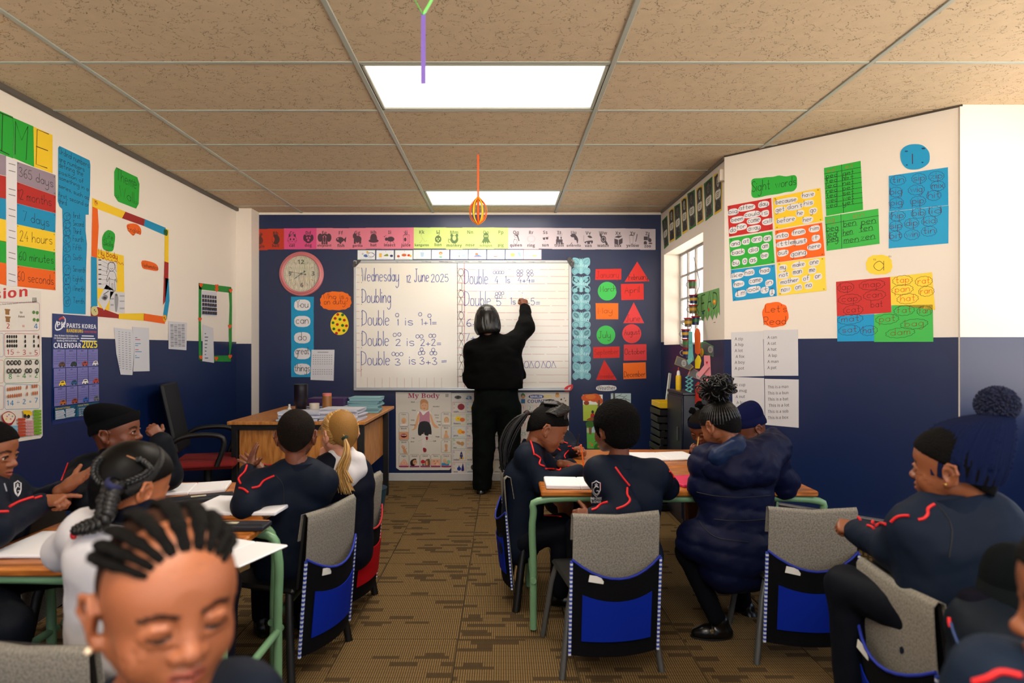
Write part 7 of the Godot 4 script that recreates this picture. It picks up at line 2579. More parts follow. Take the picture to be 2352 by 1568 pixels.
	func settle(p: Vector3, lift := 0.0, list := PackedInt32Array()) -> Vector3:
		var l := all() if list.is_empty() else list
		for n in 5:
			var d := value(p, l) - lift
			var e := 0.002
			var g := Vector3(value(p + Vector3(e, 0, 0), l) - value(p - Vector3(e, 0, 0), l), value(p + Vector3(0, e, 0), l) - value(p - Vector3(0, e, 0), l), value(p + Vector3(0, 0, e), l) - value(p - Vector3(0, 0, e), l))
			if g.length() < 1e-9:
				break
			p -= g.normalized() * clampf(d, -0.05, 0.05)
		return p



var head_shape: Array = []
var hands := {}

func head_field(lidded: bool) -> Field:
	var f := Field.new()
	f.egg(Vector3(0, 0.030, 0.008), Vector3(0.0725, 0.085, 0.090), 0.0)
	f.egg(Vector3(0, 0.035, -0.035), Vector3(0.060, 0.058, 0.051), 0.03)
	f.egg(Vector3(0, -0.025, -0.035), Vector3(0.054, 0.060, 0.048), 0.03)
	f.cap(Vector3(0, -0.05, 0.028), Vector3(0, -0.115, 0.026), 0.040, 0.040, 0.03)
	for s in [-1.0, 1.0]:
		f.cap(Vector3(s * 0.045, -0.035, 0.0), Vector3(s * 0.018, -0.076, -0.055), 0.022, 0.017, 0.02)
		f.egg(Vector3(s * 0.034, -0.030, -0.052), Vector3(0.026, 0.026, 0.024), 0.02)
	f.egg(Vector3(0, -0.077, -0.066), Vector3(0.020, 0.017, 0.016), 0.015)
	f.egg(Vector3(0, -0.050, -0.068), Vector3(0.027, 0.022, 0.018), 0.014)
	for s in [-1.0, 1.0]:
		f.egg(Vector3(s * 0.030, 0.007, -0.097), Vector3(0.019, 0.013, 0.018), -0.014)
	f.cap(Vector3(0, 0.014, -0.079), Vector3(0, -0.018, -0.092), 0.007, 0.009, 0.012)
	f.egg(Vector3(0, -0.0215, -0.095), Vector3(0.0115, 0.0095, 0.0105), 0.008)
	for s in [-1.0, 1.0]:
		f.egg(Vector3(s * 0.0125, -0.0245, -0.087), Vector3(0.0085, 0.0075, 0.009), 0.006)
		f.cap(Vector3(s * 0.020, -0.0490, -0.077), Vector3(s * 0.003, -0.0440, -0.0880), 0.0040, 0.0060, 0.004)
		f.cap(Vector3(s * 0.018, -0.0520, -0.077), Vector3(0, -0.0560, -0.0865), 0.0045, 0.0070, 0.004)
	f.cap(Vector3(-0.019, -0.0502, -0.088), Vector3(0.019, -0.0502, -0.088), 0.0022, 0.0022, -0.003)
	for s in [-1.0, 1.0]:
		f.egg(Vector3(s * 0.030, 0.004, -0.0715), Vector3(0.0140, 0.0120, 0.0122), 0.002)
		if lidded:
			f.egg(Vector3(s * 0.030, 0.0055, -0.0722), Vector3(0.0155, 0.0115, 0.0130), 0.003)
		f.chain([Vector3(s * 0.015, 0.003, -0.080), Vector3(s * 0.024, 0.0115, -0.0850), Vector3(s * 0.036, 0.0115, -0.0825), Vector3(s * 0.046, 0.003, -0.073)], [0.0026, 0.0034, 0.0034, 0.0026], 0.004)
		f.chain([Vector3(s * 0.015, 0.001, -0.080), Vector3(s * 0.025, -0.0065, -0.0822), Vector3(s * 0.037, -0.0055, -0.0795), Vector3(s * 0.046, 0.001, -0.073)], [0.0024, 0.0028, 0.0028, 0.0022], 0.004)
		var eb := Basis(Vector3.UP, s * -0.35) * Basis(Vector3.RIGHT, -0.15)
		f.egg(Vector3(s * 0.0765, -0.002, 0.014), Vector3(0.0065, 0.030, 0.019), 0.006, eb)
		f.egg(Vector3(s * 0.0730, -0.028, 0.004), Vector3(0.006, 0.010, 0.009), 0.006)
		f.egg(Vector3(s * 0.0850, -0.003, 0.008), Vector3(0.008, 0.015, 0.010), -0.004, eb)
		f.chain([Vector3(s * 0.0775, -0.022, 0.018), Vector3(s * 0.0850, 0.004, 0.031), Vector3(s * 0.0840, 0.022, 0.026), Vector3(s * 0.0790, 0.025, 0.010), Vector3(s * 0.0745, 0.010, -0.002)], [0.0030, 0.0042, 0.0042, 0.0038, 0.003], 0.004)
	return f

func make_heads() -> void:
	for lidded in [false, true]:
		var f := head_field(lidded)
		var m := f.mesh(0.0029)
		var tags := PackedByteArray()
		tags.resize(m.v.size())
		for q in m.v.size():
			var p := m.v[q]
			if p.z > -0.055 or absf(p.x) > 0.055:
				continue
			var ax := absf(p.x)
			var t := 0
			var brow := Vector3(ax, p.y, 0)
			var c1 := Geometry3D.get_closest_point_to_segment(brow, Vector3(0.014, 0.0225, 0), Vector3(0.032, 0.0275, 0))
			var c2 := Geometry3D.get_closest_point_to_segment(brow, Vector3(0.032, 0.0275, 0), Vector3(0.047, 0.0215, 0))
			if minf(brow.distance_to(c1), brow.distance_to(c2)) < 0.0034:
				t = 2
			if ax < 0.021 and p.z < -0.074:
				var up := absf(p.y + 0.0450 + ax * ax * 10.0) < 0.0052 - ax * 0.12
				var dn := absf(p.y + 0.0560 - ax * ax * 10.0) < 0.0066 - ax * 0.18
				if up or dn or (absf(p.y + 0.050) < 0.004 and ax < 0.018):
					t = 1
				if absf(p.y + 0.0503) < 0.0013 and ax < 0.019:
					t = 5
			var e := Vector3(ax - 0.030, p.y - 0.004, p.z + 0.0715)
			var el := (e / Vector3(0.0140, 0.0120, 0.0122)).length()
			if p.z < -0.072 and absf(e.x) < 0.0125:
				var lid := 0.0068 * (1.0 - pow(e.x / 0.0145, 2.0))
				if lidded:
					if absf(e.y + 0.0062 * (1.0 - pow(e.x / 0.016, 2.0)) - 0.0005) < 0.0021:
						t = 5
				elif el < 1.06 and e.y < lid and e.y > -lid * 0.95:
					t = 4 if Vector2(e.x, e.y + 0.0008).length() < 0.0058 else 3
				elif e.y > 0.0 and e.y < lid + 0.0022:
					t = 5
			tags[q] = t
		head_shape.append([m, tags])

func add_head(into: MB, tr: Transform3D, skin: Color, lidded: bool) -> void:
	var src: MB = head_shape[1 if lidded else 0][0]
	var tags: PackedByteArray = head_shape[1 if lidded else 0][1]
	var lip := skin.lerp(Color(0.60, 0.25, 0.24), 0.45)
	var dark := skin.lerp(Color(0.03, 0.02, 0.02), 0.82)
	var cols := [skin, lip, skin.lerp(Color(0.03, 0.02, 0.02), 0.66), Color(0.80, 0.76, 0.72), Color(0.05, 0.03, 0.02), dark]
	var first := into.v.size()
	into.add(src, tr, skin)
	for q in tags.size():
		if tags[q]:
			into.c[first + q] = cols[tags[q]]

# a right hand: wrist at the origin, fingers towards -z, back of the hand up, thumb at -x
func hand(pose: String) -> MB:
	if hands.has(pose):
		return hands[pose]
	var f := Field.new()
	var curl := [[10, 16, 12], [12, 18, 12], [14, 20, 14], [18, 22, 16]]
	var th := [Vector3(-0.75, -0.25, -0.6), Vector3(-0.45, -0.2, -0.9)]
	var spread := 0.06
	match pose:
		"open":
			curl = [[-6, 8, 6], [-2, 8, 6], [0, 10, 8], [2, 12, 8]]
			spread = 0.17
			th = [Vector3(-0.9, -0.1, -0.45), Vector3(-0.75, -0.1, -0.7)]
		"point":
			curl = [[2, 10, 8], [55, 75, 40], [62, 80, 40], [62, 80, 40]]
			th = [Vector3(-0.5, -0.6, -0.6), Vector3(0.1, -0.5, -0.9)]
		"grip":
			curl = [[62, 78, 45], [66, 80, 45], [68, 80, 45], [68, 78, 45]]
			th = [Vector3(-0.55, -0.65, -0.55), Vector3(0.35, -0.75, -0.6)]
		"pen":
			curl = [[42, 48, 22], [50, 58, 30], [58, 68, 40], [62, 72, 40]]
			th = [Vector3(-0.45, -0.45, -0.8), Vector3(0.2, -0.45, -0.9)]
		"hook":
			curl = [[50, 55, 20], [52, 55, 22], [54, 55, 22], [54, 52, 22]]
			th = [Vector3(-0.85, -0.15, -0.5), Vector3(-0.8, -0.1, -0.6)]
		"lips":
			curl = [[40, 78, 45], [46, 80, 45], [50, 80, 45], [54, 78, 45]]
			th = [Vector3(-0.75, -0.35, -0.55), Vector3(-0.55, -0.30, -0.8)]
	var bx := [-0.0195, -0.0065, 0.0065, 0.0185]
	var bz := [-0.056, -0.059, -0.056, -0.050]
	var ln := [[0.022, 0.015, 0.012], [0.024, 0.017, 0.013], [0.022, 0.016, 0.012], [0.017, 0.012, 0.011]]
	for n in 4:
		f.cap(Vector3(bx[n] * 0.62, 0, -0.004), Vector3(bx[n], 0, bz[n]), 0.0125, 0.0092, 0.012)
	f.cap(Vector3(0, -0.001, 0.03), Vector3(0, 0, -0.01), 0.0215, 0.0190, 0.012)
	f.cap(Vector3(-0.012, -0.007, -0.010), Vector3(-0.020, -0.006, -0.032), 0.012, 0.010, 0.012)
	for n in 4:
		var p := Vector3(bx[n], 0, bz[n])
		var ang := 0.0
		var yw: float = (n - 1.5) * spread
		var r: float = [0.0074, 0.0076, 0.0072, 0.0062][n]
		for j in 3:
			ang += deg_to_rad(curl[n][j])
			var d := Vector3(sin(yw) * cos(ang), -sin(ang), -cos(ang) * cos(yw))
			var q: Vector3 = p + d * ln[n][j]
			f.cap(p, q, r - j * 0.0005, r - 0.0005 - j * 0.0005, 0.0025)
			p = q
	var tp := Vector3(-0.021, -0.006, -0.022)
	for j in 2:
		var q: Vector3 = tp + (th[j] as Vector3).normalized() * (0.026 if j == 0 else 0.024)
		f.cap(tp, q, 0.0088 - j * 0.001, 0.0080 - j * 0.0012, 0.006)
		tp = q
	hands[pose] = f.mesh(0.0026)
	return hands[pose]

func add_hand(into: MB, wrist: Vector3, fwd: Vector3, up: Vector3, right: bool, pose: String, skin: Color, size := 1.0) -> void:
	var z := -fwd.normalized()
	var y := (up - z * up.dot(z)).normalized()
	var x := y.cross(z)
	var bb := Basis(x, y, z).scaled_local(Vector3(size if right else -size, size, size))
	into.add(hand(pose), Transform3D(bb, wrist), skin)



const JACKET := Color(0.055, 0.085, 0.14)
const PIPING := Color(0.80, 0.05, 0.07)

# a person's joints, from a seat and a facing; "j" replaces single joints with points of the room
func joints(seat: Vector3, turn: float, lean: float, j: Dictionary, s := 1.0) -> Dictionary:
	var b := yaw(turn)
	var l := Basis(Vector3.RIGHT, deg_to_rad(-lean))
	var d := {}
	d.pelvis = seat + Vector3(0, 0.085, 0) * s
	var put_ := func(v: Vector3) -> Vector3:
		return d.pelvis + b * (l * v) * s
	d.chest = put_.call(Vector3(0, 0.225, 0.0))
	d.neck = put_.call(Vector3(0, 0.345, 0.0))
	for q in [["_r", 1.0], ["_l", -1.0]]:
		d["sh" + q[0]] = put_.call(Vector3(q[1] * 0.120, 0.300, 0.0))
		d["el" + q[0]] = put_.call(Vector3(q[1] * 0.155, 0.130, -0.06))
		d["wr" + q[0]] = put_.call(Vector3(q[1] * 0.10, 0.17, -0.22))
		d["hip" + q[0]] = d.pelvis + b * Vector3(q[1] * 0.065, -0.005, -0.02) * s
		d["kn" + q[0]] = d.pelvis + b * Vector3(q[1] * 0.085, 0.0, -0.29) * s
		d["an" + q[0]] = d.pelvis + b * Vector3(q[1] * 0.085, -0.36, -0.27) * s
	for q in j:
		d[q] = j[q]
	d.s = s
	d.b = b
	return d

func cloth_field(d: Dictionary, puff := 1.0, sleeve := 1.0, hem := 0.0, folds := 0.004) -> Field:
	var f := Field.new()
	var s: float = d.s
	var side: Vector3 = ((d.sh_r - d.sh_l) as Vector3).normalized()
	var k := 0.035 * s
	for q in [-1.0, 1.0]:
		f.cap(d.pelvis + side * q * 0.045 * s - Vector3(0, 0.05 + hem, 0) * s, d.chest + side * q * 0.052 * s, 0.100 * s * puff, 0.098 * s * puff, k)
		f.cap(d.chest + side * q * 0.052 * s, d.neck.lerp(d.chest, 0.25) + side * q * 0.045 * s, 0.094 * s * puff, 0.062 * s, k)
	for q in ["_r", "_l"]:
		var sh: Vector3 = d["sh" + q]
		f.cap(d.neck.lerp(d.chest, 0.2), sh, 0.055 * s, 0.060 * s * sleeve, k)
		f.cap(sh, d["el" + q], 0.062 * s * sleeve, 0.052 * s * sleeve, k)
		var w: Vector3 = d["wr" + q]
		f.cap(d["el" + q], w, 0.051 * s * sleeve, 0.039 * s * sleeve, 0.02 * s)
	f.nz = noise
	f.rough = folds
	f.freq = Vector3(15, 11, 15)
	return f

func limb_field(d: Dictionary, r := 1.0) -> Field:
	var f := Field.new()
	var s: float = d.s
	f.cap(d.hip_l, d.hip_r, 0.088 * s, 0.088 * s, 0.03)
	for q in ["_r", "_l"]:
		f.cap(d["hip" + q], d["kn" + q], 0.078 * s * r, 0.060 * s * r, 0.03)
		f.cap(d["kn" + q], d["an" + q], 0.058 * s * r, 0.047 * s * r, 0.02)
	f.nz = noise
	f.rough = 0.004
	f.freq = Vector3(12, 16, 12)
	return f

func skin_field(d: Dictionary) -> Field:
	var f := Field.new()
	var s: float = d.s
	var side: Vector3 = ((d.sh_r - d.sh_l) as Vector3).normalized()
	for q in [-1.0, 1.0]:
		f.cap(d.pelvis + side * q * 0.04 * s, d.chest + side * q * 0.045 * s, 0.075 * s, 0.072 * s, 0.03)
	f.cap(d.chest, d.neck, 0.07 * s, 0.042 * s, 0.03)
	if d.has("head"):
		f.cap(d.neck, d.head * Vector3(0, -0.08, 0.026), 0.042 * s, 0.040 * s, 0.02)
	for q in ["_r", "_l"]:
		f.chain([d.neck.lerp(d.chest, 0.3), d["sh" + q], d["el" + q], d["wr" + q]], [0.045 * s, 0.040 * s, 0.031 * s, 0.020 * s], 0.02)
		f.chain([d["hip" + q], d["kn" + q], d["an" + q]], [0.058 * s, 0.044 * s, 0.030 * s], 0.02)
	return f

func seam(f: Field, p: Array, r: float, c: Color, parent: Node3D, called := "piping", steps := 8, ribbon := false) -> void:
	var q := PackedVector3Array()
	for k in p:
		q.append(k)
	var o := PackedVector3Array()
	for k in smooth(q, steps):
		o.append(f.settle(k, r * 0.4))
	obj(called, MB.new().tube(o, r, 6).mesh(), mat(c, 0.6), parent)

func seen_seam(f: Field, px_: String, z: float, r: float, c: Color, parent: Node3D, called := "piping") -> void:
	var o := PackedVector3Array()
	for k in smooth2(pts(px_), 5):
		o.append(f.seen(self, k.x, k.y, z, r * 0.35))
	obj(called, MB.new().tube(o, r, 6).mesh(), mat(c, 0.6), parent)

func sleeve_seams(f: Field, d: Dictionary, sides: Array, out: Vector3, parent: Node3D) -> void:
	for q in sides:
		var a: Vector3 = d["sh" + q]
		var e: Vector3 = d["el" + q]
		var w: Vector3 = d["wr" + q]
		var h: Vector3 = out * 0.07 * d.s
		seam(f, [a.lerp(e, 0.05) + h, a.lerp(e, 0.5) + h, e.lerp(a, 0.12) + h, e.lerp(w, 0.25) + h, e.lerp(w, 0.6) + h, e.lerp(w, 0.95) + h], 0.0042 * d.s, PIPING, parent)

func collar(d: Dictionary, c: Color, parent: Node3D, r := 0.058, h := 0.05, open_ := 0.0, rough := 0.7) -> void:
	var up: Vector3 = (d.neck - d.chest as Vector3).normalized()
	var side: Vector3 = ((d.sh_r - d.sh_l) as Vector3).normalized()
	var fwd := up.cross(side).normalized()
	var rows := []
	for k in 5:
		var t := k / 4.0
		var line := []
		for s in 25:
			var a := TAU * s / 24.0
			var rr: float = r * d.s * (1.12 - 0.22 * t + (0.14 * t * t if open_ > 0 else 0.0))
			line.append(d.neck - up * (0.035 - h * t) * d.s + (side * cos(a) * rr * 1.08 - fwd * sin(a) * rr) + up * (0.012 * sin(a)) * d.s)
		rows.append(line)
	obj("collar", MB.new().slab(rows, 0.005).mesh(), mat(c, rough, 0.0, "cloth", 0.03, 30.0), parent)

# shoes: a low black shoe with a sole
func shoe(ankle: Vector3, fwd: Vector3, parent: Node3D, c := Color(0.02, 0.02, 0.022), s := 1.0, strap := false) -> void:
	var f := Field.new()
	var h := Vector3(fwd.x, 0, fwd.z).normalized()
	var base := Vector3(ankle.x, ankle.y - 0.05 * s, ankle.z)
	var down := fwd.y * 0.15
	f.cap(base - h * 0.035 * s, base + h * 0.06 * s + Vector3(0, down - 0.004, 0), 0.030 * s, 0.033 * s, 0.02)
	f.cap(base + h * 0.05 * s + Vector3(0, down, 0), base + h * 0.095 * s + Vector3(0, down - 0.008 * s, 0), 0.033 * s, 0.025 * s, 0.02)
	f.cap(base + Vector3(0, 0.02, 0) * s - h * 0.02 * s, ankle - h * 0.012 * s, 0.030 * s, 0.034 * s, 0.02)
	f.low = base.y - 0.022 * s if absf(down) < 0.01 else -9.0
	var o := obj("shoe", f.mesh(0.007).mesh(), mat(c, 0.28), parent)
	var sole := PackedVector3Array()
	var side := h.cross(Vector3.UP)
	var rows := []
	for y in [-0.034, -0.018]:
		var line := []
		for k in 25:
			var a := TAU * k / 24.0
			var z := sin(a)
			line.append(base + h * (0.036 + 0.088 * z) * s + side * cos(a) * (0.036 - 0.006 * z * z + (0.003 if z > 0 else 0.0)) * s + Vector3(0, y * s + (down * maxf(z, 0.0)), 0))
		rows.append(line)
	var mb := MB.new().sheet(rows)
	for y in 2:
		for k in 24:
			mb.tri(rows[y][k], rows[y][k + 1], base + h * 0.036 * s + Vector3(0, (-0.034 if y == 0 else -0.018) * s, 0))
	obj("sole", mb.mesh(), mat(Color(0.03, 0.03, 0.03), 0.6), o)
	if strap:
		var st := PackedVector3Array()
		for k in 9:
			var a := PI * k / 8.0
			st.append(base + h * 0.034 * s + side * cos(a) * 0.037 * s + Vector3(0, 0.006 + sin(a) * 0.040, 0) * s)
		obj("strap", MB.new().tube(st, 0.006, 6, true, 0.4).mesh(), mat(c, 0.28), o)
		obj("buckle", MB.new().box(base + h * 0.034 * s - side * 0.034 * s + Vector3(0, 0.018, 0), Vector3(0.012, 0.02, 0.016), 0.003).mesh(), mat(Color(0.7, 0.65, 0.5), 0.25, 0.9), o)

func hair_mat(c: Color, rough := 0.75, bump := 0.10, scale := 40.0) -> StandardMaterial3D:
	return mat(c, rough, 0.0, "curl", bump, 9.0)

func on_skull(dir: Vector3, lift := 0.004) -> Vector3:
	var d := dir.normalized()
	var r := Vector3(0.0735, 0.086, 0.091)
	return Vector3(0, 0.030, 0.006) + d / (d / r).length() + d * lift

func cap_hair(tr: Transform3D, lift: float, c: Color, parent: Node3D, fuzz := 0.0, rough := 0.8, cell := 0.0045, bump := 0.10) -> MeshInstance3D:
	var f := Field.new()
	f.egg(Vector3(0, 0.030, 0.008), Vector3(0.0725, 0.085, 0.090) + Vector3.ONE * lift, 0.0)
	f.egg(Vector3(0, 0.037, -0.035), Vector3(0.060, 0.058, 0.050) + Vector3.ONE * lift, 0.03)
	f.cap(Vector3(0, -0.02, 0.045), Vector3(0, -0.055, 0.050), 0.045 + lift, 0.034 + lift, 0.03)
	f.hairline = true
	f.nz = noise
	f.rough = fuzz
	f.freq = Vector3.ONE * 42
	var m := f.mesh(cell)
	var mb := MB.new().add(m, tr)
	return obj("hair", mb.mesh(), hair_mat(c, rough, bump), parent)

func plait(path: PackedVector3Array, r: Variant, twist := 0.9) -> MB:
	var mb := MB.new()
	var p := path
	var n := p.size()
	for s in 3:
		var q := PackedVector3Array()
		var rr := []
		var side := Vector3.ZERO
		for k in n:
			var d := (p[mini(k + 1, n - 1)] - p[maxi(k - 1, 0)]).normalized()
			if side == Vector3.ZERO:
				side = d.cross(Vector3.UP if absf(d.y) < 0.9 else Vector3.RIGHT).normalized()
			side = (side - d * side.dot(d)).normalized()
			var o := side.cross(d)
			var w: float = r if r is float else r[k]
			var a := k * twist + TAU * s / 3.0
			q.append(p[k] + side * sin(a) * w * 0.75 + o * sin(2.0 * a) * w * 0.38)
			rr.append(w * 0.62)
		mb.tube(q, rr, 7)
	return mb

func rope(path: PackedVector3Array, r: float, pitch := 0.016, sides := 6) -> MB:
	var len_ := 0.0
	for k in path.size() - 1:
		len_ += path[k].distance_to(path[k + 1])
	var n := int(len_ / pitch * 3.0) + 2
	var c := Curve3D.new()
	c.bake_interval = 0.01
	for k in path:
		c.add_point(k)
	var q := PackedVector3Array()
	var rr := []
	for k in n:
		q.append(c.sample_baked(len_ * k / (n - 1)))
		rr.append(r * (1.0 + 0.22 * cos(k * TAU / 3.0)))
	return MB.new().tube(q, rr, sides, true)

# the body of a person: skin, head and hands in one mesh
func body_of(o: Node3D, d: Dictionary, head: Transform3D, skin: Color, hands_: Array, lidded := false) -> MeshInstance3D:
	var m := MB.new()
	d.head = head
	var s: MB = skin_field(d).mesh(0.014)
	m.add(s, Transform3D.IDENTITY, skin)
	add_head(m, head, skin, lidded)
	for h in hands_:
		add_hand(m, h[0], h[1], h[2], h[3], h[4], skin, h[5] if h.size() > 5 else d.s)
	var inv := o.transform.affine_inverse()
	var mat_ := vmat(0.5)
	mat_.subsurf_scatter_enabled = true
	mat_.subsurf_scatter_strength = 0.12
	return obj("body", MB.new().add(m, inv).mesh(), mat_, o)

func head_at(c: Vector3, turn: float, nod := 0.0, tilt := 0.0, s := 1.0) -> Transform3D:
	return Transform3D((yaw(turn) * Basis(Vector3.RIGHT, deg_to_rad(-nod)) * Basis(Vector3.BACK, deg_to_rad(tilt))).scaled_local(Vector3.ONE * s), c)

func person(label: String, group := "") -> Node3D:
	return thing("person", label, "child" if label.find("woman") < 0 else "woman", Vector3.ZERO, 0.0, group)

func garment(f: Field, cell: float, c: Color, o: Node3D, called := "jacket", rough := 0.62, bump := 0.03) -> MeshInstance3D:
	return obj(called, f.mesh(cell).mesh(), mat(c, rough, 0.0, "cloth", bump, 26.0), o)

const SKIN1 := Color(0.40, 0.225, 0.145)
const SKIN2 := Color(0.50, 0.295, 0.19)
const BLACK_HAIR := Color(0.022, 0.018, 0.017)
const TROUSERS := Color(0.035, 0.05, 0.085)
const WHITE_CLOTH := Color(0.80, 0.79, 0.80)

func people() -> void:
	make_heads()
	var cast := [teacher, shaved_boy, blonde_girl, braids_girl, afro_boy, puffer_girl, beanie_boy, edge_boy, plait_girl, near_girl, pompom_child, far_children, corner_children]
	for c: Callable in cast:
		c.call()
	for o in get_children():
		if String(o.name).begins_with("person"):
			var base := (o.get_child(0) as MeshInstance3D).get_aabb().get_center()
			base.y = 0
			o.position = base
			for k in o.get_children():
				k.position -= base

func teacher() -> void:
	var o := person("woman in black jacket writing on the whiteboard")
	var z := 5.75
	var d := {"s": 1.42, "pelvis": at(1140, 925, z), "chest": at(1137, 815, z), "neck": at(1124, 765, z), "sh_l": at(1087, 803, z), "sh_r": at(1180, 788, z), "el_l": at(1083, 868, z), "wr_l": at(1096, 878, z + 0.22),
		"el_r": at(1207, 752, z + 0.12), "wr_r": at(1206, 708, z + 0.30), "hip_l": at(1118, 945, z), "hip_r": at(1160, 945, z), "kn_l": at(1112, 1035, z), "kn_r": at(1170, 1030, z + 0.06), "an_l": at(1107, 1112, z), "an_r": at(1172, 1108, z + 0.22)}
	var head := head_at(at(1119, 735, z), 0, 6, 4, 1.12)
	body_of(o, d, head, SKIN1, [[at(1206, 706, z + 0.30), Vector3(-0.15, 1, -0.35), Vector3(0.35, 0.2, 1), true, "pen", 1.35]])
	var f := Field.new()
	f.cap(at(1116, 880, z), at(1112, 815, z), 0.165, 0.155, 0.06)
	f.cap(at(1160, 880, z), at(1155, 815, z), 0.165, 0.155, 0.06)
	f.cap(at(1140, 810, z), d.sh_l, 0.11, 0.075, 0.07)
	f.cap(at(1140, 806, z), d.sh_r, 0.11, 0.085, 0.07)
	f.cap(at(1130, 790, z), at(1124, 772, z), 0.095, 0.08, 0.06)
	f.chain([d.sh_l, d.el_l, d.wr_l], [0.082, 0.072, 0.06], 0.04)
	f.chain([d.sh_r, d.el_r, d.wr_r], [0.088, 0.078, 0.05], 0.05)
	f.cap(at(1180, 800, z), at(1207, 866, z + 0.05), 0.05, 0.014, 0.04)
	f.low = at(0, 892, z).y
	f.nz = noise
	f.rough = 0.011
	f.freq = Vector3(8, 12, 8)
	garment(f, 0.013, Color(0.012, 0.012, 0.014), o, "jacket", 0.85, 0.06)
	var p := Field.new()
	p.cap(at(1122, 925, z), at(1158, 925, z), 0.13, 0.13, 0.05)
	p.cap(at(1122, 895, z), at(1158, 895, z), 0.128, 0.128, 0.05)
	p.chain([at(1113, 940, z), at(1111, 1030, z), at(1107, 1122, z)], [0.118, 0.098, 0.084], 0.022)
	p.chain([at(1169, 940, z), at(1170, 1030, z + 0.06), at(1174, 1110, z + 0.22)], [0.118, 0.098, 0.080], 0.022)
	p.nz = noise
	p.rough = 0.009
	p.freq = Vector3(9, 11, 9)
	p.low = 0.03
	garment(p, 0.012, Color(0.016, 0.038, 0.032), o, "trousers", 0.8)
	shoe(at(1106, 1113, z), Vector3(0.1, 0, -1), o, Color(0.02, 0.02, 0.02), 1.35)
	shoe(at(1172, 1106, z + 0.22), Vector3(0.2, 0, -1), o, Color(0.02, 0.02, 0.02), 1.35)
	var h := Field.new()
	h.egg(Vector3(0, 0.030, 0.010), Vector3(0.088, 0.098, 0.100), 0.0)
	h.egg(Vector3(0, -0.02, 0.020), Vector3(0.099, 0.085, 0.095), 0.04)
	h.egg(Vector3(0, -0.07, 0.020), Vector3(0.106, 0.080, 0.096), 0.04)
	h.egg(Vector3(0, -0.06, -0.10), Vector3(0.062, 0.13, 0.075), -0.02)
	h.low = -0.118
	h.nz = noise
	h.rough = 0.006
	h.freq = Vector3(45, 4, 45)
	obj("hair", MB.new().add(h.mesh(0.006), head).mesh(), mat(Color(0.014, 0.012, 0.011), 0.33, 0.0, "wood", 0.05, 9.0), o)
	var pen := thing("marker", "white board marker in the teacher's raised hand", "marker", at(1203, 682, z + 0.36))
	var pd := (at(1199.5, 670, 6.2) - at(1207, 693, z + 0.33)).normalized()
	obj("barrel", MB.new().rod(pd * -0.06, pd * 0.05, 0.0075, 12).mesh(), mat(Color(0.8, 0.82, 0.86), 0.35), pen)
	obj("tip", MB.new().rod(pd * 0.05, pd * 0.075, 0.004, 8, 0.002).mesh(), mat(Color(0.1, 0.2, 0.5), 0.4), pen)

func shaved_boy() -> void:
	var o := person("boy with closely shaved hair sitting with his back turned beside the blonde girl")
	var z := 2.68
	var d := joints(at(665, 1262, z) + Vector3(0, -0.085, 0), 25, 6, {
		"neck": at(688, 1070, z - 0.02), "chest": at(672, 1140, z), "sh_l": at(600, 1116, z - 0.08), "sh_r": at(738, 1108, z - 0.02), "el_l": at(565, 1160, z - 0.18), "wr_l": at(572, 1086, z - 0.02),
		"el_r": at(715, 1160, z + 0.2), "wr_r": at(605, 1088, z + 0.25)})
	var head := head_at(at(680, 1003, z), 12, 3, 0, 1.0)
	body_of(o, d, head, SKIN1, [[at(573, 1080, z - 0.01), Vector3(0.10, 1, -0.3), Vector3(-0.6, 0, 0.6), false, "open"], [at(598, 1078, z + 0.2), Vector3(-0.75, 0.6, -0.1), Vector3(0.3, 0.4, 0.8), true, "open"]])
	var f := cloth_field(d, 1.0, 1.06)
	garment(f, 0.0085, JACKET, o)
	seen_seam(f, "567,1068 562,1082 548,1098 553,1110", z, 0.0042, PIPING, o)
	seen_seam(f, "549,1120 560,1123 570,1131", z, 0.0042, PIPING, o)
	seen_seam(f, "578,1120 595,1116 606,1103 630,1092", z, 0.0042, PIPING, o)
	seen_seam(f, "600,1056 612,1057 622,1064", z, 0.003, PIPING, o)
	seen_seam(f, "632,1090 650,1115 652,1170", z, 0.0016, JACKET.darkened(0.5), o, "stitching")
	collar(d, JACKET, o)
	var t := limb_field(d)
	garment(t, 0.011, TROUSERS, o, "trousers")
	seen_seam(t, "654,1228 662,1240 668,1248", z, 0.005, PIPING, o)
	cap_hair(head, 0.0035, Color(0.075, 0.048, 0.034), o, 0.0008, 0.8, 0.004, 0.35)
	for q in ["_l", "_r"]:
		shoe(d["an" + q], d.b * Vector3.FORWARD, o)

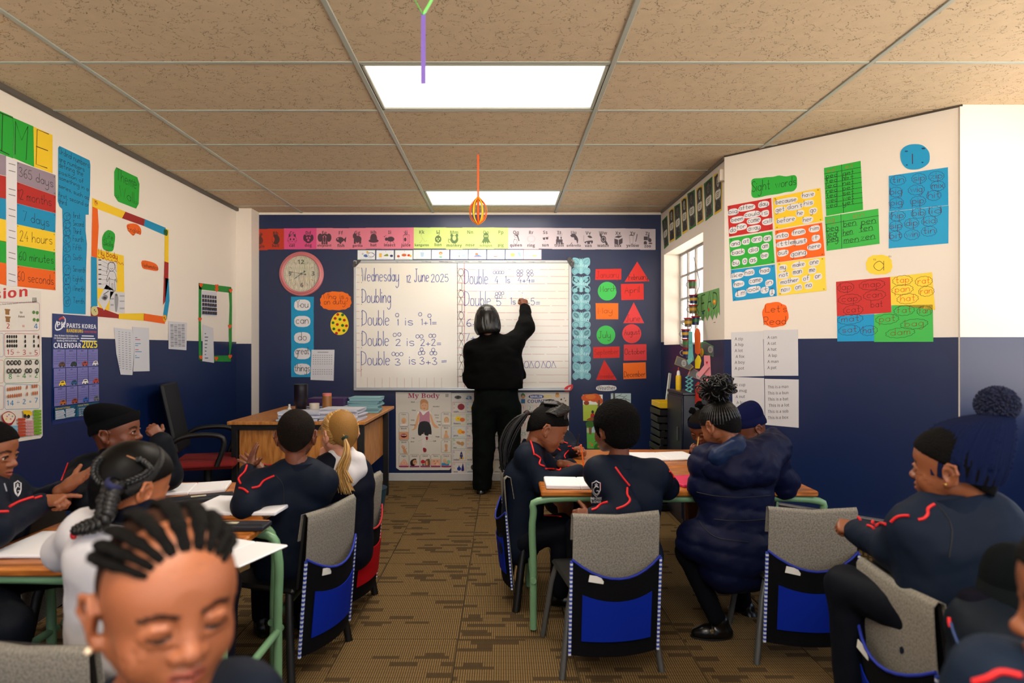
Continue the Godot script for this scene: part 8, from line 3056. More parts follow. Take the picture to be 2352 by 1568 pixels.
func blonde_girl() -> void:
	var o := person("blonde girl with a long ponytail sitting with her back turned in front of the teacher's desk")
	var z := 3.0
	var d := joints(at(790, 1240, z) + Vector3(0, -0.085, 0), 40, 8, {"neck": at(786, 1050, z), "chest": at(788, 1115, z), "sh_l": at(745, 1082, z - 0.05), "sh_r": at(822, 1085, z + 0.03), "el_l": at(735, 1125, z - 0.1), "wr_l": at(742, 1060, z + 0.06), "el_r": at(818, 1130, z + 0.12), "wr_r": at(760, 1090, z + 0.2)})
	var skin := Color(0.78, 0.55, 0.45)
	var head := head_at(at(780, 1000, z), 42, 6, -3, 1.0)
	body_of(o, d, head, skin, [[at(742, 1058, z + 0.06), Vector3(0.1, 1, -0.1), Vector3(-0.5, 0, 0.8), false, "grip"]])
	var f := cloth_field(d, 0.95, 0.95)
	garment(f, 0.0095, Color(0.04, 0.055, 0.11), o, "pinafore")
	var c := Field.new()
	c.cap(d.neck, d.sh_l.lerp(d.neck, 0.25), 0.060, 0.050, 0.03)
	c.cap(d.neck, d.sh_r.lerp(d.neck, 0.1), 0.062, 0.058, 0.03)
	c.cap(d.neck - Vector3(0, 0.02, 0), d.chest.lerp(d.neck, 0.45) + Vector3(0.02, 0, 0.045), 0.060, 0.072, 0.03)
	c.cap(at(822, 1055, z - 0.03), at(826, 1078, z - 0.03), 0.036, 0.036, 0.03)
	garment(c, 0.009, WHITE_CLOTH, o, "shirt_collar", 0.8)
	garment(limb_field(d), 0.013, TROUSERS, o, "skirt")

	var blond := Color(0.66, 0.49, 0.26)
	cap_hair(head, 0.005, Color(0.50, 0.36, 0.18), o, 0.0, 0.5, 0.006)
	var tie := head.affine_inverse() * at(792, 1004, z - 0.13)
	var m := MB.new()
	for k in 190:
		var a := TAU * k / 190.0 + rng.randf() * 0.03
		var e := Vector3(cos(a), sin(a) * 0.9, 0.0)
		var away := Vector3(e.x * 0.9, 0.25 + e.y * 0.85, -0.55 - 0.35 * e.y)
		var q := PackedVector3Array()
		for j in 8:
			var w := j / 7.0
			q.append(on_skull(away.lerp(tie - Vector3(0, 0.03, 0.006), pow(w, 0.8)), 0.0065 + rng.randf() * 0.002))
		q.append(tie)
		m.col = blond.lerp(Color(0.40, 0.28, 0.13) if rng.randf() < 0.5 else Color(0.80, 0.66, 0.42), rng.randf() * 0.7)
		m.tube(q, 0.0021, 4, false)
	for k in 150:
		var s := Vector2.from_angle(rng.randf() * TAU) * sqrt(rng.randf())
		var q := PackedVector3Array()
		var curl := rng.randf_range(-1, 1)
		var l := rng.randf_range(0.75, 1.0)
		for pt in [[792, 1006, 0.0, 5], [797, 1030, 0.03, 10], [795, 1060, 0.05, 14], [784, 1095, 0.05, 14], [795, 1135, 0.04, 20]]:
			q.append(at(pt[0] + s.x * pt[3] * 0.5 + curl * (pt[1] - 1006) * 0.09, 1006 + (pt[1] - 1006) * l + s.y * 3, z - 0.14 - pt[2] + s.y * pt[3] * 0.0012))
		m.col = blond.lerp(Color(0.42, 0.29, 0.14) if rng.randf() < 0.4 else Color(0.84, 0.70, 0.46), rng.randf() * 0.7)
		m.add(MB.new().tube(smooth(q, 4), 0.0020, 4, false), head.affine_inverse(), m.col)
	for k in 22:
		var q := PackedVector3Array()
		var x := rng.randf_range(-1, 1)
		q.append(on_skull(Vector3(x, 0.1 + rng.randf(), 0.2 - rng.randf()), 0.006))
		q.append(q[0] + Vector3(x * 0.02, 0.004, 0.0) + Vector3(rng.randf_range(-0.01, 0.01), -0.02, 0.01))
		q.append(q[1] + Vector3(x * 0.01, -0.04, 0.01))
		m.tube(smooth(q, 4), 0.0007, 3, false)
	obj("ponytail", MB.new().add(m, head).mesh(), vmat(0.38), o).set_meta("kind", "stuff")
	obj("hair_band", MB.new().lathe([Vector2(0.010, -0.008), Vector2(0.016, -0.005), Vector2(0.016, 0.005), Vector2(0.010, 0.008)], at(792, 1005, z - 0.14), 14, Basis(Vector3.BACK, 0.5)).mesh(), mat(Color(0.02, 0.14, 0.09), 0.8), o)

func braids_girl() -> void:
	var o := person("girl with long black box braids writing in profile at the end of the table")
	var z := 3.32
	var d := joints(at(1195, 1225, z) + Vector3(0, -0.085, 0), -90, 20, {"neck": at(1224, 1025, z), "chest": at(1208, 1095, z), "sh_r": at(1212, 1050, z - 0.11), "sh_l": at(1232, 1048, z + 0.11), "el_r": at(1248, 1112, z - 0.16), "wr_r": at(1328, 1083, z - 0.08),
		"el_l": at(1275, 1085, z + 0.12), "wr_l": at(1310, 1070, z + 0.08), "kn_r": at(1290, 1215, z - 0.09), "kn_l": at(1290, 1205, z + 0.09), "an_r": at(1285, 1355, z - 0.09), "an_l": at(1285, 1345, z + 0.09)})
	var head := head_at(at(1256, 985, z), -86, 27, 0, 1.06)
	body_of(o, d, head, SKIN2, [[at(1329, 1082, z - 0.08), Vector3(0.8, -0.1, 0.1), Vector3(0, 1, 0.5), true, "pen"], [at(1300, 1066, z + 0.03), Vector3(0.9, -0.1, 0.3), Vector3(0, 1, 0), false, "open"]])
	var f := cloth_field(d, 1.02, 1.0)
	garment(f, 0.0085, JACKET, o)
	collar(d, JACKET, o)
	seen_seam(f, "1214,1000 1222,1022 1227,1044", z, 0.0044, PIPING, o)
	seen_seam(f, "1229,1043 1241,1052 1239,1065 1250,1070", z, 0.0044, PIPING, o)
	seen_seam(f, "1253,1076 1270,1076 1285,1079 1290,1072 1305,1070 1324,1064", z, 0.0044, PIPING, o)
	var t := limb_field(d)
	garment(t, 0.012, TROUSERS, o, "trousers")
	seen_seam(f, "1249,1124 1242,1140 1235,1152", z, 0.0045, PIPING, o)
	seen_seam(t, "1250,1183 1270,1184 1290,1186", z, 0.004, PIPING, o)
	for q in ["_l", "_r"]:
		shoe(d["an" + q], d.b * Vector3.FORWARD, o)
	cap_hair(head, 0.004, BLACK_HAIR, o, 0.001, 0.7, 0.0045, 0.25)
	var m := MB.new()
	var inv := head.affine_inverse()
	var tie := inv * at(1207, 950, z)
	for k in 30:
		var a := lerpf(-1.45, 1.45, k / 29.0)
		var front := Vector3(sin(a) * 0.95, 0.62 + 0.42 * cos(a), -0.62 * cos(a) - 0.05)
		var lift := 0.012 + 0.022 * cos(a)
		var q := PackedVector3Array()
		for j in 6:
			var w := j / 5.0
			q.append(on_skull(front.lerp(tie + Vector3(0, -0.02, 0), w), lift * (0.5 + 0.6 * sin(PI * w)) + rng.randf() * 0.003))
		q.append(tie + Vector3(rng.randf_range(-0.012, 0.012), rng.randf_range(-0.012, 0.012), 0))
		m.add(rope(q, 0.0052))
	for k in 12:
		var x := lerpf(-0.05, 0.05, k / 11.0)
		m.add(rope(PackedVector3Array([on_skull(Vector3(x * 13, 0.75, -0.75), 0.004), on_skull(Vector3(x * 10, 1.0, -0.4), 0.030), on_skull(Vector3(x * 8, 1.0, 0.1), 0.026), on_skull(Vector3(x * 5, 0.8, 0.7), 0.018)]), 0.007))
	for k in 34:
		var s := Vector2.from_angle(rng.randf() * TAU) * sqrt(rng.randf())
		var q := PackedVector3Array()
		var l := rng.randf_range(0.80, 1.0)
		for pt in [[1207, 951, 5], [1192, 966, 13], [1176, 990, 16], [1164, 1020, 15], [1158, 1050, 12], [1159, 1085, 9]]:
			q.append(inv * at(pt[0] + s.x * pt[2], 951 + (pt[1] - 951) * l + s.y * pt[2] * 0.35, z - 0.01 + s.y * 0.04))
		m.add(rope(smooth(q, 3), 0.0050))
	obj("braids", MB.new().add(m, head).mesh(), mat(Color(0.028, 0.024, 0.022), 0.42), o).set_meta("kind", "stuff")
	obj("hair_tie", MB.new().add(MB.new().lathe([Vector2(0.017, -0.010), Vector2(0.023, -0.006), Vector2(0.023, 0.006), Vector2(0.017, 0.010)], tie, 14, Basis(Vector3.RIGHT, 1.2)), head).mesh(), mat(Color(0.16, 0.08, 0.06), 0.8), o)
	var pc := thing("pencil", "orange pencil in the hand of the girl with box braids", "pencil", at(1338, 1050, z - 0.14))
	var pd := (at(1334, 1020, z - 0.16) - at(1341, 1078, z - 0.12)).normalized()
	obj("shaft", MB.new().rod(pd * -0.07, pd * 0.07, 0.0040, 6).mesh(), mat(Color(0.86, 0.36, 0.05), 0.4), pc)
	obj("point", MB.new().rod(pd * -0.07, pd * -0.085, 0.004, 6, 0.0006).mesh(), mat(Color(0.72, 0.55, 0.36), 0.7), pc)

func badge(f: Field, corners: String, z: float, o: Node3D) -> void:
	var p: PackedVector2Array = pts(corners)
	var m := MB.new()
	var put_ := func(u: float, v: float, lift: float) -> Vector3:
		var a := p[0].lerp(p[1], u)
		var b := p[3].lerp(p[2], u)
		var q := a.lerp(b, v)
		return f.seen(self, q.x, q.y, z, lift)
	var line := func(pl: PackedVector2Array, r: float, c: Color) -> void:
		var q := PackedVector3Array()
		for k in pl:
			q.append(put_.call(k.x, k.y, r * 0.3))
		m.col = c
		m.tube(q, r, 5)
	var white := Color(0.82, 0.82, 0.84)
	line.call(PackedVector2Array([Vector2(0.5, 0), Vector2(0.78, 0.10), Vector2(1.0, 0.13), Vector2(1.0, 0.55), Vector2(0.85, 0.8), Vector2(0.5, 1.0), Vector2(0.15, 0.8), Vector2(0.0, 0.55), Vector2(0.0, 0.13), Vector2(0.22, 0.10), Vector2(0.5, 0)]), 0.0021, white)
	line.call(PackedVector2Array([Vector2(1.03, 0.13), Vector2(1.03, 0.55), Vector2(0.87, 0.82)]), 0.0013, PIPING)
	line.call(smooth2(PackedVector2Array([Vector2(0.78, 0.42), Vector2(0.5, 0.36), Vector2(0.22, 0.5), Vector2(0.22, 0.7), Vector2(0.5, 0.86), Vector2(0.78, 0.76), Vector2(0.78, 0.64), Vector2(0.55, 0.64)])), 0.0018, white)
	line.call(PackedVector2Array([Vector2(0.36, 0.34), Vector2(0.5, 0.14), Vector2(0.64, 0.34), Vector2(0.30, 0.22), Vector2(0.70, 0.22), Vector2(0.36, 0.34)]), 0.0011, white)
	obj("badge", m.mesh(), vmat(0.7), o)

func afro_boy() -> void:
	var o := person("boy with a round afro twisting in his seat with one hand on the chair back")
	var z := 2.72
	var d := joints(at(1435, 1255, z) + Vector3(0, -0.085, 0), 18, 4, {"neck": at(1418, 1062, z), "chest": at(1440, 1140, z), "sh_l": at(1378, 1085, z - 0.06), "sh_r": at(1500, 1090, z + 0.02), "el_l": at(1440, 1170, z - 0.16), "wr_l": at(1362, 1188, z - 0.16),
		"el_r": at(1530, 1118, z + 0.14), "wr_r": at(1480, 1100, z + 0.35)})
	var head := head_at(at(1412, 988, z), 32, 2, 0, 1.0)
	body_of(o, d, head, SKIN1, [[at(1363, 1187, z - 0.17), Vector3(-0.9, 0.15, 0.15), Vector3(0.1, 0.6, 0.75), false, "hook", 1.05]])
	var f := cloth_field(d, 1.0, 1.05, 0.06)
	f.cap(d.pelvis + Vector3(0.05, 0, 0.02), at(1495, 1275, z - 0.04), 0.09, 0.05, 0.05)
	garment(f, 0.0085, JACKET, o)
	collar(d, JACKET, o, 0.064, 0.062, 1.0)
	seen_seam(f, "1413,1072 1430,1096 1446,1115", z, 0.0046, PIPING, o)
	seen_seam(f, "1441,1120 1441,1135 1447,1148 1436,1160 1416,1168", z, 0.0046, PIPING, o)
	seen_seam(f, "1396,1152 1380,1157 1370,1166 1359,1170", z, 0.0046, PIPING, o)
	seen_seam(f, "1538,1082 1545,1090 1548,1098", z, 0.004, PIPING, o)
	badge(f, "1360,1104 1379,1104 1379,1140 1360,1140", z, o)
	var mb := MB.new()
	mb.col = Color(0.8, 0.8, 0.82)
	for r in 2:
		var word: String = ["GRAND GRADE", "PRE-SCHOOL"][r]
		var got := lines_of(word)
		for l: PackedVector2Array in got[0]:
			var q := PackedVector3Array()
			for k in l:
				q.append(f.seen(self, 1352 + k.x * 30.0 / got[1], 1147 + r * 7.5 - k.y * 0.32, z, 0.0005))
			mb.tube(q, 0.0008, 4)
	obj("embroidery", mb.mesh(), vmat(0.7), o)
	var t := limb_field(d)
	garment(t, 0.011, TROUSERS, o, "trousers")
	for q in ["_l", "_r"]:
		shoe(d["an" + q], d.b * Vector3.FORWARD, o, Color(0.42, 0.33, 0.20))
	var h := Field.new()
	h.egg(Vector3(0, 0.036, 0.014), Vector3(0.097, 0.100, 0.100), 0.0)
	h.egg(Vector3(0, -0.02, 0.050), Vector3(0.075, 0.055, 0.052), 0.03)
	h.egg(Vector3(0, -0.01, -0.09), Vector3(0.075, 0.075, 0.055), -0.015)
	for s in [-1.0, 1.0]:
		h.egg(Vector3(s * 0.088, -0.015, 0.0), Vector3(0.022, 0.036, 0.032), -0.01)
	h.nz = noise
	h.rough = 0.0045
	h.freq = Vector3.ONE * 85
	obj("hair", MB.new().add(h.mesh(0.0040), head).mesh(), mat(Color(0.030, 0.024, 0.021), 0.95, 0.0, "curl", 0.5, 9.0), o)

func puffer_girl() -> void:
	var o := person("girl in a navy quilted coat with a high curly bun")
	var z := 2.88
	var d := joints(at(1690, 1262, z - 0.05) + Vector3(0, -0.085, 0), 25, 8, {"neck": at(1672, 1030, z), "chest": at(1690, 1110, z), "sh_l": at(1628, 1065, z - 0.02), "sh_r": at(1762, 1050, z + 0.04), "el_l": at(1618, 1118, z - 0.02), "wr_l": at(1640, 1050, z + 0.28), "el_r": at(1798, 1108, z + 0.06), "wr_r": at(1740, 1060, z + 0.3),
		"hip_l": at(1650, 1262, z - 0.05), "kn_l": at(1578, 1268, z + 0.02), "an_l": at(1644, 1415, z - 0.02), "hip_r": at(1720, 1265, z), "kn_r": at(1682, 1268, z + 0.22), "an_r": at(1708, 1388, z + 0.25)})
	var head := head_at(at(1656, 978, z), 24, 22, 3, 1.0)
	body_of(o, d, head, SKIN2, [])
	var coat := Color(0.045, 0.065, 0.175)
	var f := cloth_field(d, 1.10, 1.20, 0.02)
	f.cap(d.pelvis, at(1600, 1240, z - 0.03), 0.11, 0.085, 0.05)
	f.cap(d.pelvis, at(1715, 1262, z - 0.06), 0.12, 0.085, 0.05)
	f.cap(d.pelvis, at(1655, 1255, z - 0.08), 0.12, 0.085, 0.05)
	f.quilt = 0.011
	f.rough = 0.006
	f.freq = Vector3(17, 22, 17)
	garment(f, 0.0095, coat, o, "coat", 0.5)
	for l in ["1600,1130 1640,1138 1700,1142 1770,1138", "1640,1192 1690,1196 1740,1194 1775,1190", "1605,1195 1620,1215 1650,1235 1720,1245"]:
		seen_seam(f, l, z, 0.0022, coat.darkened(0.6), o, "stitching")
	var h := Field.new()
	h.chain([at(1612, 1062, z - 0.02), at(1640, 1075, z - 0.09), at(1690, 1088, z - 0.15), at(1750, 1078, z - 0.12), at(1785, 1030, z - 0.02), at(1775, 1000, z + 0.06)], [0.030, 0.042, 0.055, 0.060, 0.050, 0.035], 0.04)
	h.chain([at(1650, 1045, z - 0.10), at(1710, 1050, z - 0.13), at(1760, 1020, z - 0.06)], [0.045, 0.055, 0.045], 0.05)
	h.quilt = 0.006
	h.rough = 0.006
	h.freq = Vector3(20, 24, 20)
	h.nz = noise
	garment(h, 0.0085, coat, o, "hood", 0.5)
	var l := Field.new()
	l.chain([at(1626, 1048, z - 0.04), at(1652, 1050, z - 0.13), at(1690, 1030, z - 0.14), at(1700, 1010, z - 0.08)], [0.022, 0.036, 0.040, 0.026], 0.04)
	l.rough = 0.005
	l.freq = Vector3(30, 30, 30)
	l.nz = noise
	garment(l, 0.008, Color(0.07, 0.13, 0.25), o, "hood_lining", 0.35)
	garment(_neck_ring(d, 0.055), 0.007, WHITE_CLOTH, o, "shirt_collar", 0.8)
	garment(limb_field(d, 0.86), 0.010, Color(0.022, 0.028, 0.055), o, "tights", 0.9)
	shoe(at(1650, 1426, z - 0.02), Vector3(-1, 0, -0.1), o, Color(0.02, 0.02, 0.022), 1.0, true)
	shoe(at(1712, 1392, z + 0.25), Vector3(-0.5, 0.0, -0.7), o, Color(0.02, 0.02, 0.022), 1.0)
	cap_hair(head, 0.0045, BLACK_HAIR, o, 0.001, 0.7, 0.0045, 0.25)
	var m := MB.new()
	var inv := head.affine_inverse()
	var tie := inv * at(1652, 912, z - 0.03)
	for k in 38:
		var a := TAU * k / 38.0
		var low := Vector3(sin(a), -0.25 + 0.25 * cos(a), -cos(a) * 1.0)
		var q := PackedVector3Array()
		for j in 6:
			q.append(on_skull(low.lerp(tie.normalized() * 1.2, j / 5.0), 0.005))
		q.append(tie)
		m.add(rope(q, 0.0045))
	for k in 120:
		var dir := Vector3(rng.randfn(), rng.randfn() * 0.8 + 0.25, rng.randfn()).normalized()
		var c := tie + Vector3(0.0, 0.038, 0.0) + dir * Vector3(0.078, 0.052, 0.066)
		var q := PackedVector3Array()
		var ax := Vector3(rng.randfn(), rng.randfn(), rng.randfn()).normalized()
		var u := ax.cross(dir).normalized()
		var r := rng.randf_range(0.009, 0.017)
		for j in 11:
			var t := j * 0.62
			q.append(c + (u * cos(t) + dir * sin(t)) * r + ax * (j - 5) * 0.0028)
		m.tube(q, 0.0032, 5)
	obj("bun", MB.new().add(m, head).mesh(), mat(Color(0.02, 0.017, 0.017), 0.4), o).set_meta("kind", "stuff")
	var core := Field.new()
	core.egg(tie + Vector3(0, 0.036, 0), Vector3(0.07, 0.046, 0.058), 0.0)
	core.rough = 0.006
	core.freq = Vector3.ONE * 60
	core.nz = noise
	obj("bun_core", MB.new().add(core.mesh(0.006), head).mesh(), mat(BLACK_HAIR, 0.7, 0.0, "curl", 0.4, 9.0), o)

func _neck_ring(d: Dictionary, r: float) -> Field:
	var f := Field.new()
	var up: Vector3 = (d.neck - d.chest as Vector3).normalized()
	f.cap(d.neck - up * 0.02, d.neck + up * 0.018, r, r * 0.95, 0.01)
	return f

func knit_cap(o: Node3D, tr: Transform3D, rows: Array, c: Color, ribs := 0, called := "beanie", sides := 96) -> void:
	var out := []
	var n := rows.size()
	var steps := 7
	for k in (n - 1) * steps + 1:
		var t := float(k) / steps
		var i := mini(int(t), n - 2)
		var f := t - i
		var g: Callable = func(ix: int, what: int) -> Variant: return rows[clampi(ix, 0, n - 1)][what]
		var ctr: Vector3 = (g.call(i, 0) as Vector3).cubic_interpolate(g.call(i + 1, 0), g.call(i - 1, 0), g.call(i + 2, 0), f)
		var rx := cubic_interpolate(g.call(i, 1), g.call(i + 1, 1), g.call(i - 1, 1), g.call(i + 2, 1), f)
		var rz := cubic_interpolate(g.call(i, 2), g.call(i + 1, 2), g.call(i - 1, 2), g.call(i + 2, 2), f)
		var tl := deg_to_rad(lerpf(g.call(i, 3), g.call(i + 1, 3), f))
		var line := []
		for s in sides + 1:
			var a := -TAU * s / sides
			var bump := 0.0
			if ribs > 0:
				if t < 1.4:
					bump = 0.0030 * cos(a * ribs)
				else:
					var w := fposmod(a * ribs / TAU / 3.0, 1.0)
					bump = 0.0045 * maxf(0.0, 1.0 - absf(w - 0.5 + 0.12 * sin(t * 9.0)) * 7.0) + 0.0045 * maxf(0.0, 1.0 - absf(w - 0.5 - 0.12 * sin(t * 9.0)) * 7.0) + 0.0014 * cos(a * ribs * 2.0)
				bump *= minf(1.0, (rx + rz) * 8.0)
			var v := Vector3(cos(a) * (rx + bump), 0, sin(a) * (rz + bump))
			line.append(tr * (ctr + Basis(Vector3.RIGHT, tl) * v))
		out.append(line)
	obj(called, MB.new().sheet(out).mesh(), mat(c, 0.95, 0.0, "cloth", 0.14, 12.0), o)

func plain_beanie(o: Node3D, head: Transform3D, c: Color, slouch := Vector3(0, 0.0, 0.03), front := 0.045) -> void:
	knit_cap(o, head, [[Vector3(0, 0.030, 0.004), 0.078, 0.094, 18], [Vector3(0, 0.052, 0.004), 0.083, 0.099, 16], [Vector3(0, 0.080, 0.006) + slouch * 0.3, 0.080, 0.096, 10], [Vector3(0, 0.110, 0.008) + slouch * 0.7, 0.066, 0.078, 4], [Vector3(0, 0.130, 0.01) + slouch, 0.038, 0.045, 0], [Vector3(0, 0.137, 0.01) + slouch, 0.002, 0.002, 0]], c)
	knit_cap(o, head, [[Vector3(0, 0.022, 0.004), 0.082, 0.098, 18], [Vector3(0, 0.040, 0.004), 0.0865, 0.1035, 18], [Vector3(0, 0.066, 0.005), 0.085, 0.102, 16]], c.lightened(0.03), 0, "turn_up")

func beanie_boy() -> void:
	var o := person("boy in a black beanie with a finger at his lips looking towards the board")
	var z := 2.85
	var d := joints(at(255, 1240, z) + Vector3(0, -0.085, 0), -62, 4, {"neck": at(262, 1052, z), "chest": at(262, 1115, z), "sh_r": at(200, 1085, z - 0.06), "sh_l": at(318, 1072, z + 0.05), "el_l": at(385, 1092, z - 0.05), "wr_l": at(370, 1015, z - 0.08),
		"el_r": at(165, 1135, z - 0.22), "wr_r": at(196, 1150, z - 0.42)})
	var head := head_at(at(266, 995, z), -80, -2, 0, 1.05)
	body_of(o, d, head, SKIN1, [[at(368, 1008, z - 0.08), Vector3(-0.55, 0.75, 0.0), Vector3(0.7, 0.4, 0.6), false, "lips"], [at(190, 1142, z - 0.42), Vector3(1, 0.15, -0.3), Vector3(0, 1, 0.2), true, "relaxed"]])
	var f := cloth_field(d, 1.08, 1.18)
	garment(f, 0.009, Color(0.04, 0.055, 0.085), o, "coat")
	seen_seam(f, "156,1063 148,1085 140,1105", z, 0.003, PIPING, o)
	collar(d, Color(0.055, 0.07, 0.10), o, 0.085, 0.03, 1.0)
	garment(_neck_ring(d, 0.066), 0.008, Color(0.03, 0.035, 0.09), o, "hood")
	var t := Field.new()
	t.cap(at(262, 1030, z - 0.05), at(268, 1042, z - 0.055), 0.012, 0.008, 0.01)
	garment(t, 0.004, Color(0.75, 0.04, 0.05), o, "shirt_collar")
	garment(limb_field(d), 0.014, TROUSERS, o, "trousers")
	plain_beanie(o, head, Color(0.012, 0.014, 0.024), Vector3(0, -0.004, 0.045))

func edge_boy() -> void:
	var o := person("child at the left edge of the picture pointing across the open exercise books")
	var z := 2.2
	var d := joints(at(-40, 1330, z) + Vector3(0, -0.085, 0), -80, 10, {"neck": at(-25, 1115, z), "chest": at(-20, 1190, z), "sh_r": at(-40, 1140, z - 0.12), "sh_l": at(10, 1130, z + 0.11), "el_r": at(-15, 1218, z - 0.22), "wr_r": at(92, 1158, z + 0.02), "el_l": at(70, 1160, z + 0.2), "wr_l": at(152, 1124, z + 0.12),
		"kn_r": at(20, 1440, 1.80), "an_r": at(10, 1640, 1.80)})
	var head := head_at(at(-36, 1044, z), -82, 8, 0, 1.02)
	body_of(o, d, head, SKIN2, [[at(94, 1152, z + 0.02), Vector3(1, 0.08, -0.15), Vector3(0, 1, 0.35), true, "point", 1.1], [at(156, 1116, z + 0.1), Vector3(0.75, 0.5, -0.15), Vector3(0.5, -0.6, -0.6), false, "open", 1.05]])
	var f := cloth_field(d, 1.02, 1.0)
	garment(f, 0.0085, JACKET, o)
	collar(d, JACKET, o)
	seen_seam(f, "-10,1175 18,1174", z, 0.0045, PIPING, o)
	seen_seam(f, "22,1163 45,1151 76,1141", z, 0.0045, PIPING, o)
	seen_seam(f, "79,1144 95,1139", z, 0.004, PIPING, o)
	badge(f, "33,1104 48,1104 48,1140 33,1140", z, o)
	seen_seam(f, "10,1110 15,1128", z, 0.0022, Color(0.55, 0.56, 0.6), o, "zip")
	var t := limb_field(d)
	garment(t, 0.012, TROUSERS, o, "trousers")
	seen_seam(t, "0,1494 22,1485 42,1492 48,1500", 1.8, 0.005, PIPING, o)
	cap_hair(head, 0.006, BLACK_HAIR, o, 0.002, 0.8, 0.005, 0.3)

func plait_girl() -> void:
	var o := person("girl in a white jersey with a dark plait over her left shoulder, seen from behind")
	var z := 1.68
	var d := joints(at(290, 1430, z) + Vector3(0, -0.085, 0), -8, 14, {"neck": at(300, 1190, z - 0.01), "chest": at(300, 1275, z - 0.05), "sh_l": at(205, 1225, z), "sh_r": at(400, 1230, z), "el_l": at(150, 1265, z + 0.06), "wr_l": at(215, 1225, z + 0.24), "el_r": at(468, 1262, z + 0.1), "wr_r": at(390, 1225, z + 0.3)})
	var head := head_at(at(300, 1118, z), -24, 14, -5, 1.0)
	body_of(o, d, head, Color(0.60, 0.36, 0.23), [[at(215, 1220, z + 0.24), Vector3(0.6, 0, -1), Vector3(0, 1, 0), false, "relaxed"]])
	var f := cloth_field(d, 1.0, 1.0)
	garment(f, 0.008, WHITE_CLOTH, o, "jersey", 0.9, 0.08)
	collar(d, WHITE_CLOTH, o, 0.056, 0.035)
	var c := Field.new()
	c.chain([at(222, 1180, z - 0.02), at(255, 1190, z - 0.07), at(300, 1184, z - 0.09), at(345, 1168, z - 0.07), at(378, 1178, z - 0.01)], [0.016, 0.019, 0.020, 0.019, 0.012], 0.02)
	garment(c, 0.006, Color(0.022, 0.035, 0.10), o, "navy_collar")
	var s := Field.new()
	s.cap(at(418, 1215, z + 0.0), at(470, 1262, z + 0.06), 0.056, 0.064, 0.03)
	s.cap(at(470, 1265, z + 0.06), at(430, 1250, z + 0.2), 0.062, 0.05, 0.03)
	s.nz = noise
	s.rough = 0.006
	s.freq = Vector3(22, 26, 22)
	garment(s, 0.0075, Color(0.075, 0.105, 0.175), o, "jacket_sleeve")
	garment(limb_field(d), 0.014, Color(0.03, 0.04, 0.09), o, "skirt")

	cap_hair(head, 0.007, Color(0.035, 0.028, 0.024), o, 0.0, 0.45, 0.004, 0.0)
	var inv := head.affine_inverse()
	var zz := z - 0.09
	var strands := MB.new()
	var tie := inv * at(265, 1108, z - 0.085)
	for k in 150:
		var a := TAU * k / 150.0
		var q := PackedVector3Array()
		for j in 6:
			q.append(on_skull(Vector3(cos(a) * 1.05, 0.35 + sin(a) * 0.75, -0.2 - 0.5 * sin(a)).lerp(tie - Vector3(0, 0.03, 0), j / 5.0), 0.0080 + rng.randf() * 0.0012))
		strands.tube(q, 0.0016, 4, false)
	obj("combed_hair", MB.new().add(strands, head).mesh(), mat(Color(0.03, 0.025, 0.022), 0.4), o).set_meta("kind", "stuff")
	var part := PackedVector3Array()
	for q: Vector2 in [Vector2(292, 1049), Vector2(312, 1053), Vector2(335, 1060), Vector2(347, 1070)]:
		var v := inv * at(q.x, q.y, z - 0.06)
		part.append(on_skull(v - Vector3(0, 0.03, 0.006), 0.0085))
	obj("parting", MB.new().add(MB.new().tube(smooth(part, 5), 0.0026, 5, true, 0.6), head).mesh(), mat(Color(0.62, 0.40, 0.24), 0.6), o)
	for row in [[Vector2(375, 1062), Vector2(358, 1078), Vector2(330, 1093), Vector2(300, 1103), Vector2(276, 1110)], [Vector2(238, 1056), Vector2(236, 1075), Vector2(243, 1092), Vector2(255, 1104)], [Vector2(320, 1044), Vector2(350, 1052), Vector2(372, 1064)]]:
		var p := PackedVector3Array()
		for q: Vector2 in row:
			var v := inv * at(q.x, q.y, z - 0.07)
			p.append(on_skull(v - Vector3(0, 0.03, 0.006), 0.013))
		obj("cornrow", MB.new().add(plait(smooth(p, 8), 0.0085, 0.8), head).mesh(), mat(Color(0.026, 0.022, 0.02), 0.45), o)
	var path := PackedVector3Array()
	var rr := []
	for q in [[266, 1110, 0.012, 18], [255, 1128, 0.0, 20], [248, 1150, -0.01, 20], [244, 1172, -0.02, 19], [238, 1192, -0.03, 17], [214, 1206, -0.03, 15], [190, 1212, -0.03, 13], [172, 1218, -0.03, 9], [168, 1224, -0.03, 5]]:
		path.append(at(q[0], q[1], zz - 0.02 + q[2]))
		rr.append(q[3] * zz / F)
	var sp := smooth(path, 7)
	var rs := []
	for k in sp.size():
		rs.append(lerpf(rr[k / 7], rr[mini(k / 7 + 1, rr.size() - 1)], (k % 7) / 7.0))
	obj("plait", plait(sp, rs, 0.62).mesh(), mat(Color(0.026, 0.022, 0.02), 0.45, 0.0, "wood", 0.06, 20.0), o)
	obj("hair_tie", MB.new().lathe([Vector2(0.016, -0.009), Vector2(0.022, -0.005), Vector2(0.022, 0.005), Vector2(0.016, 0.009)], at(262, 1112, zz - 0.02), 16, Basis(Vector3.BACK, -0.6)).mesh(), mat(Color(0.04, 0.06, 0.24), 0.8), o)
	obj("hair_bobble", MB.new().ball(at(167, 1228, zz - 0.05), Vector3(0.006, 0.011, 0.006)).ball(at(170, 1232, zz - 0.052), Vector3(0.006, 0.007, 0.006)).mesh(), mat(Color(0.62, 0.02, 0.05), 0.6), o)

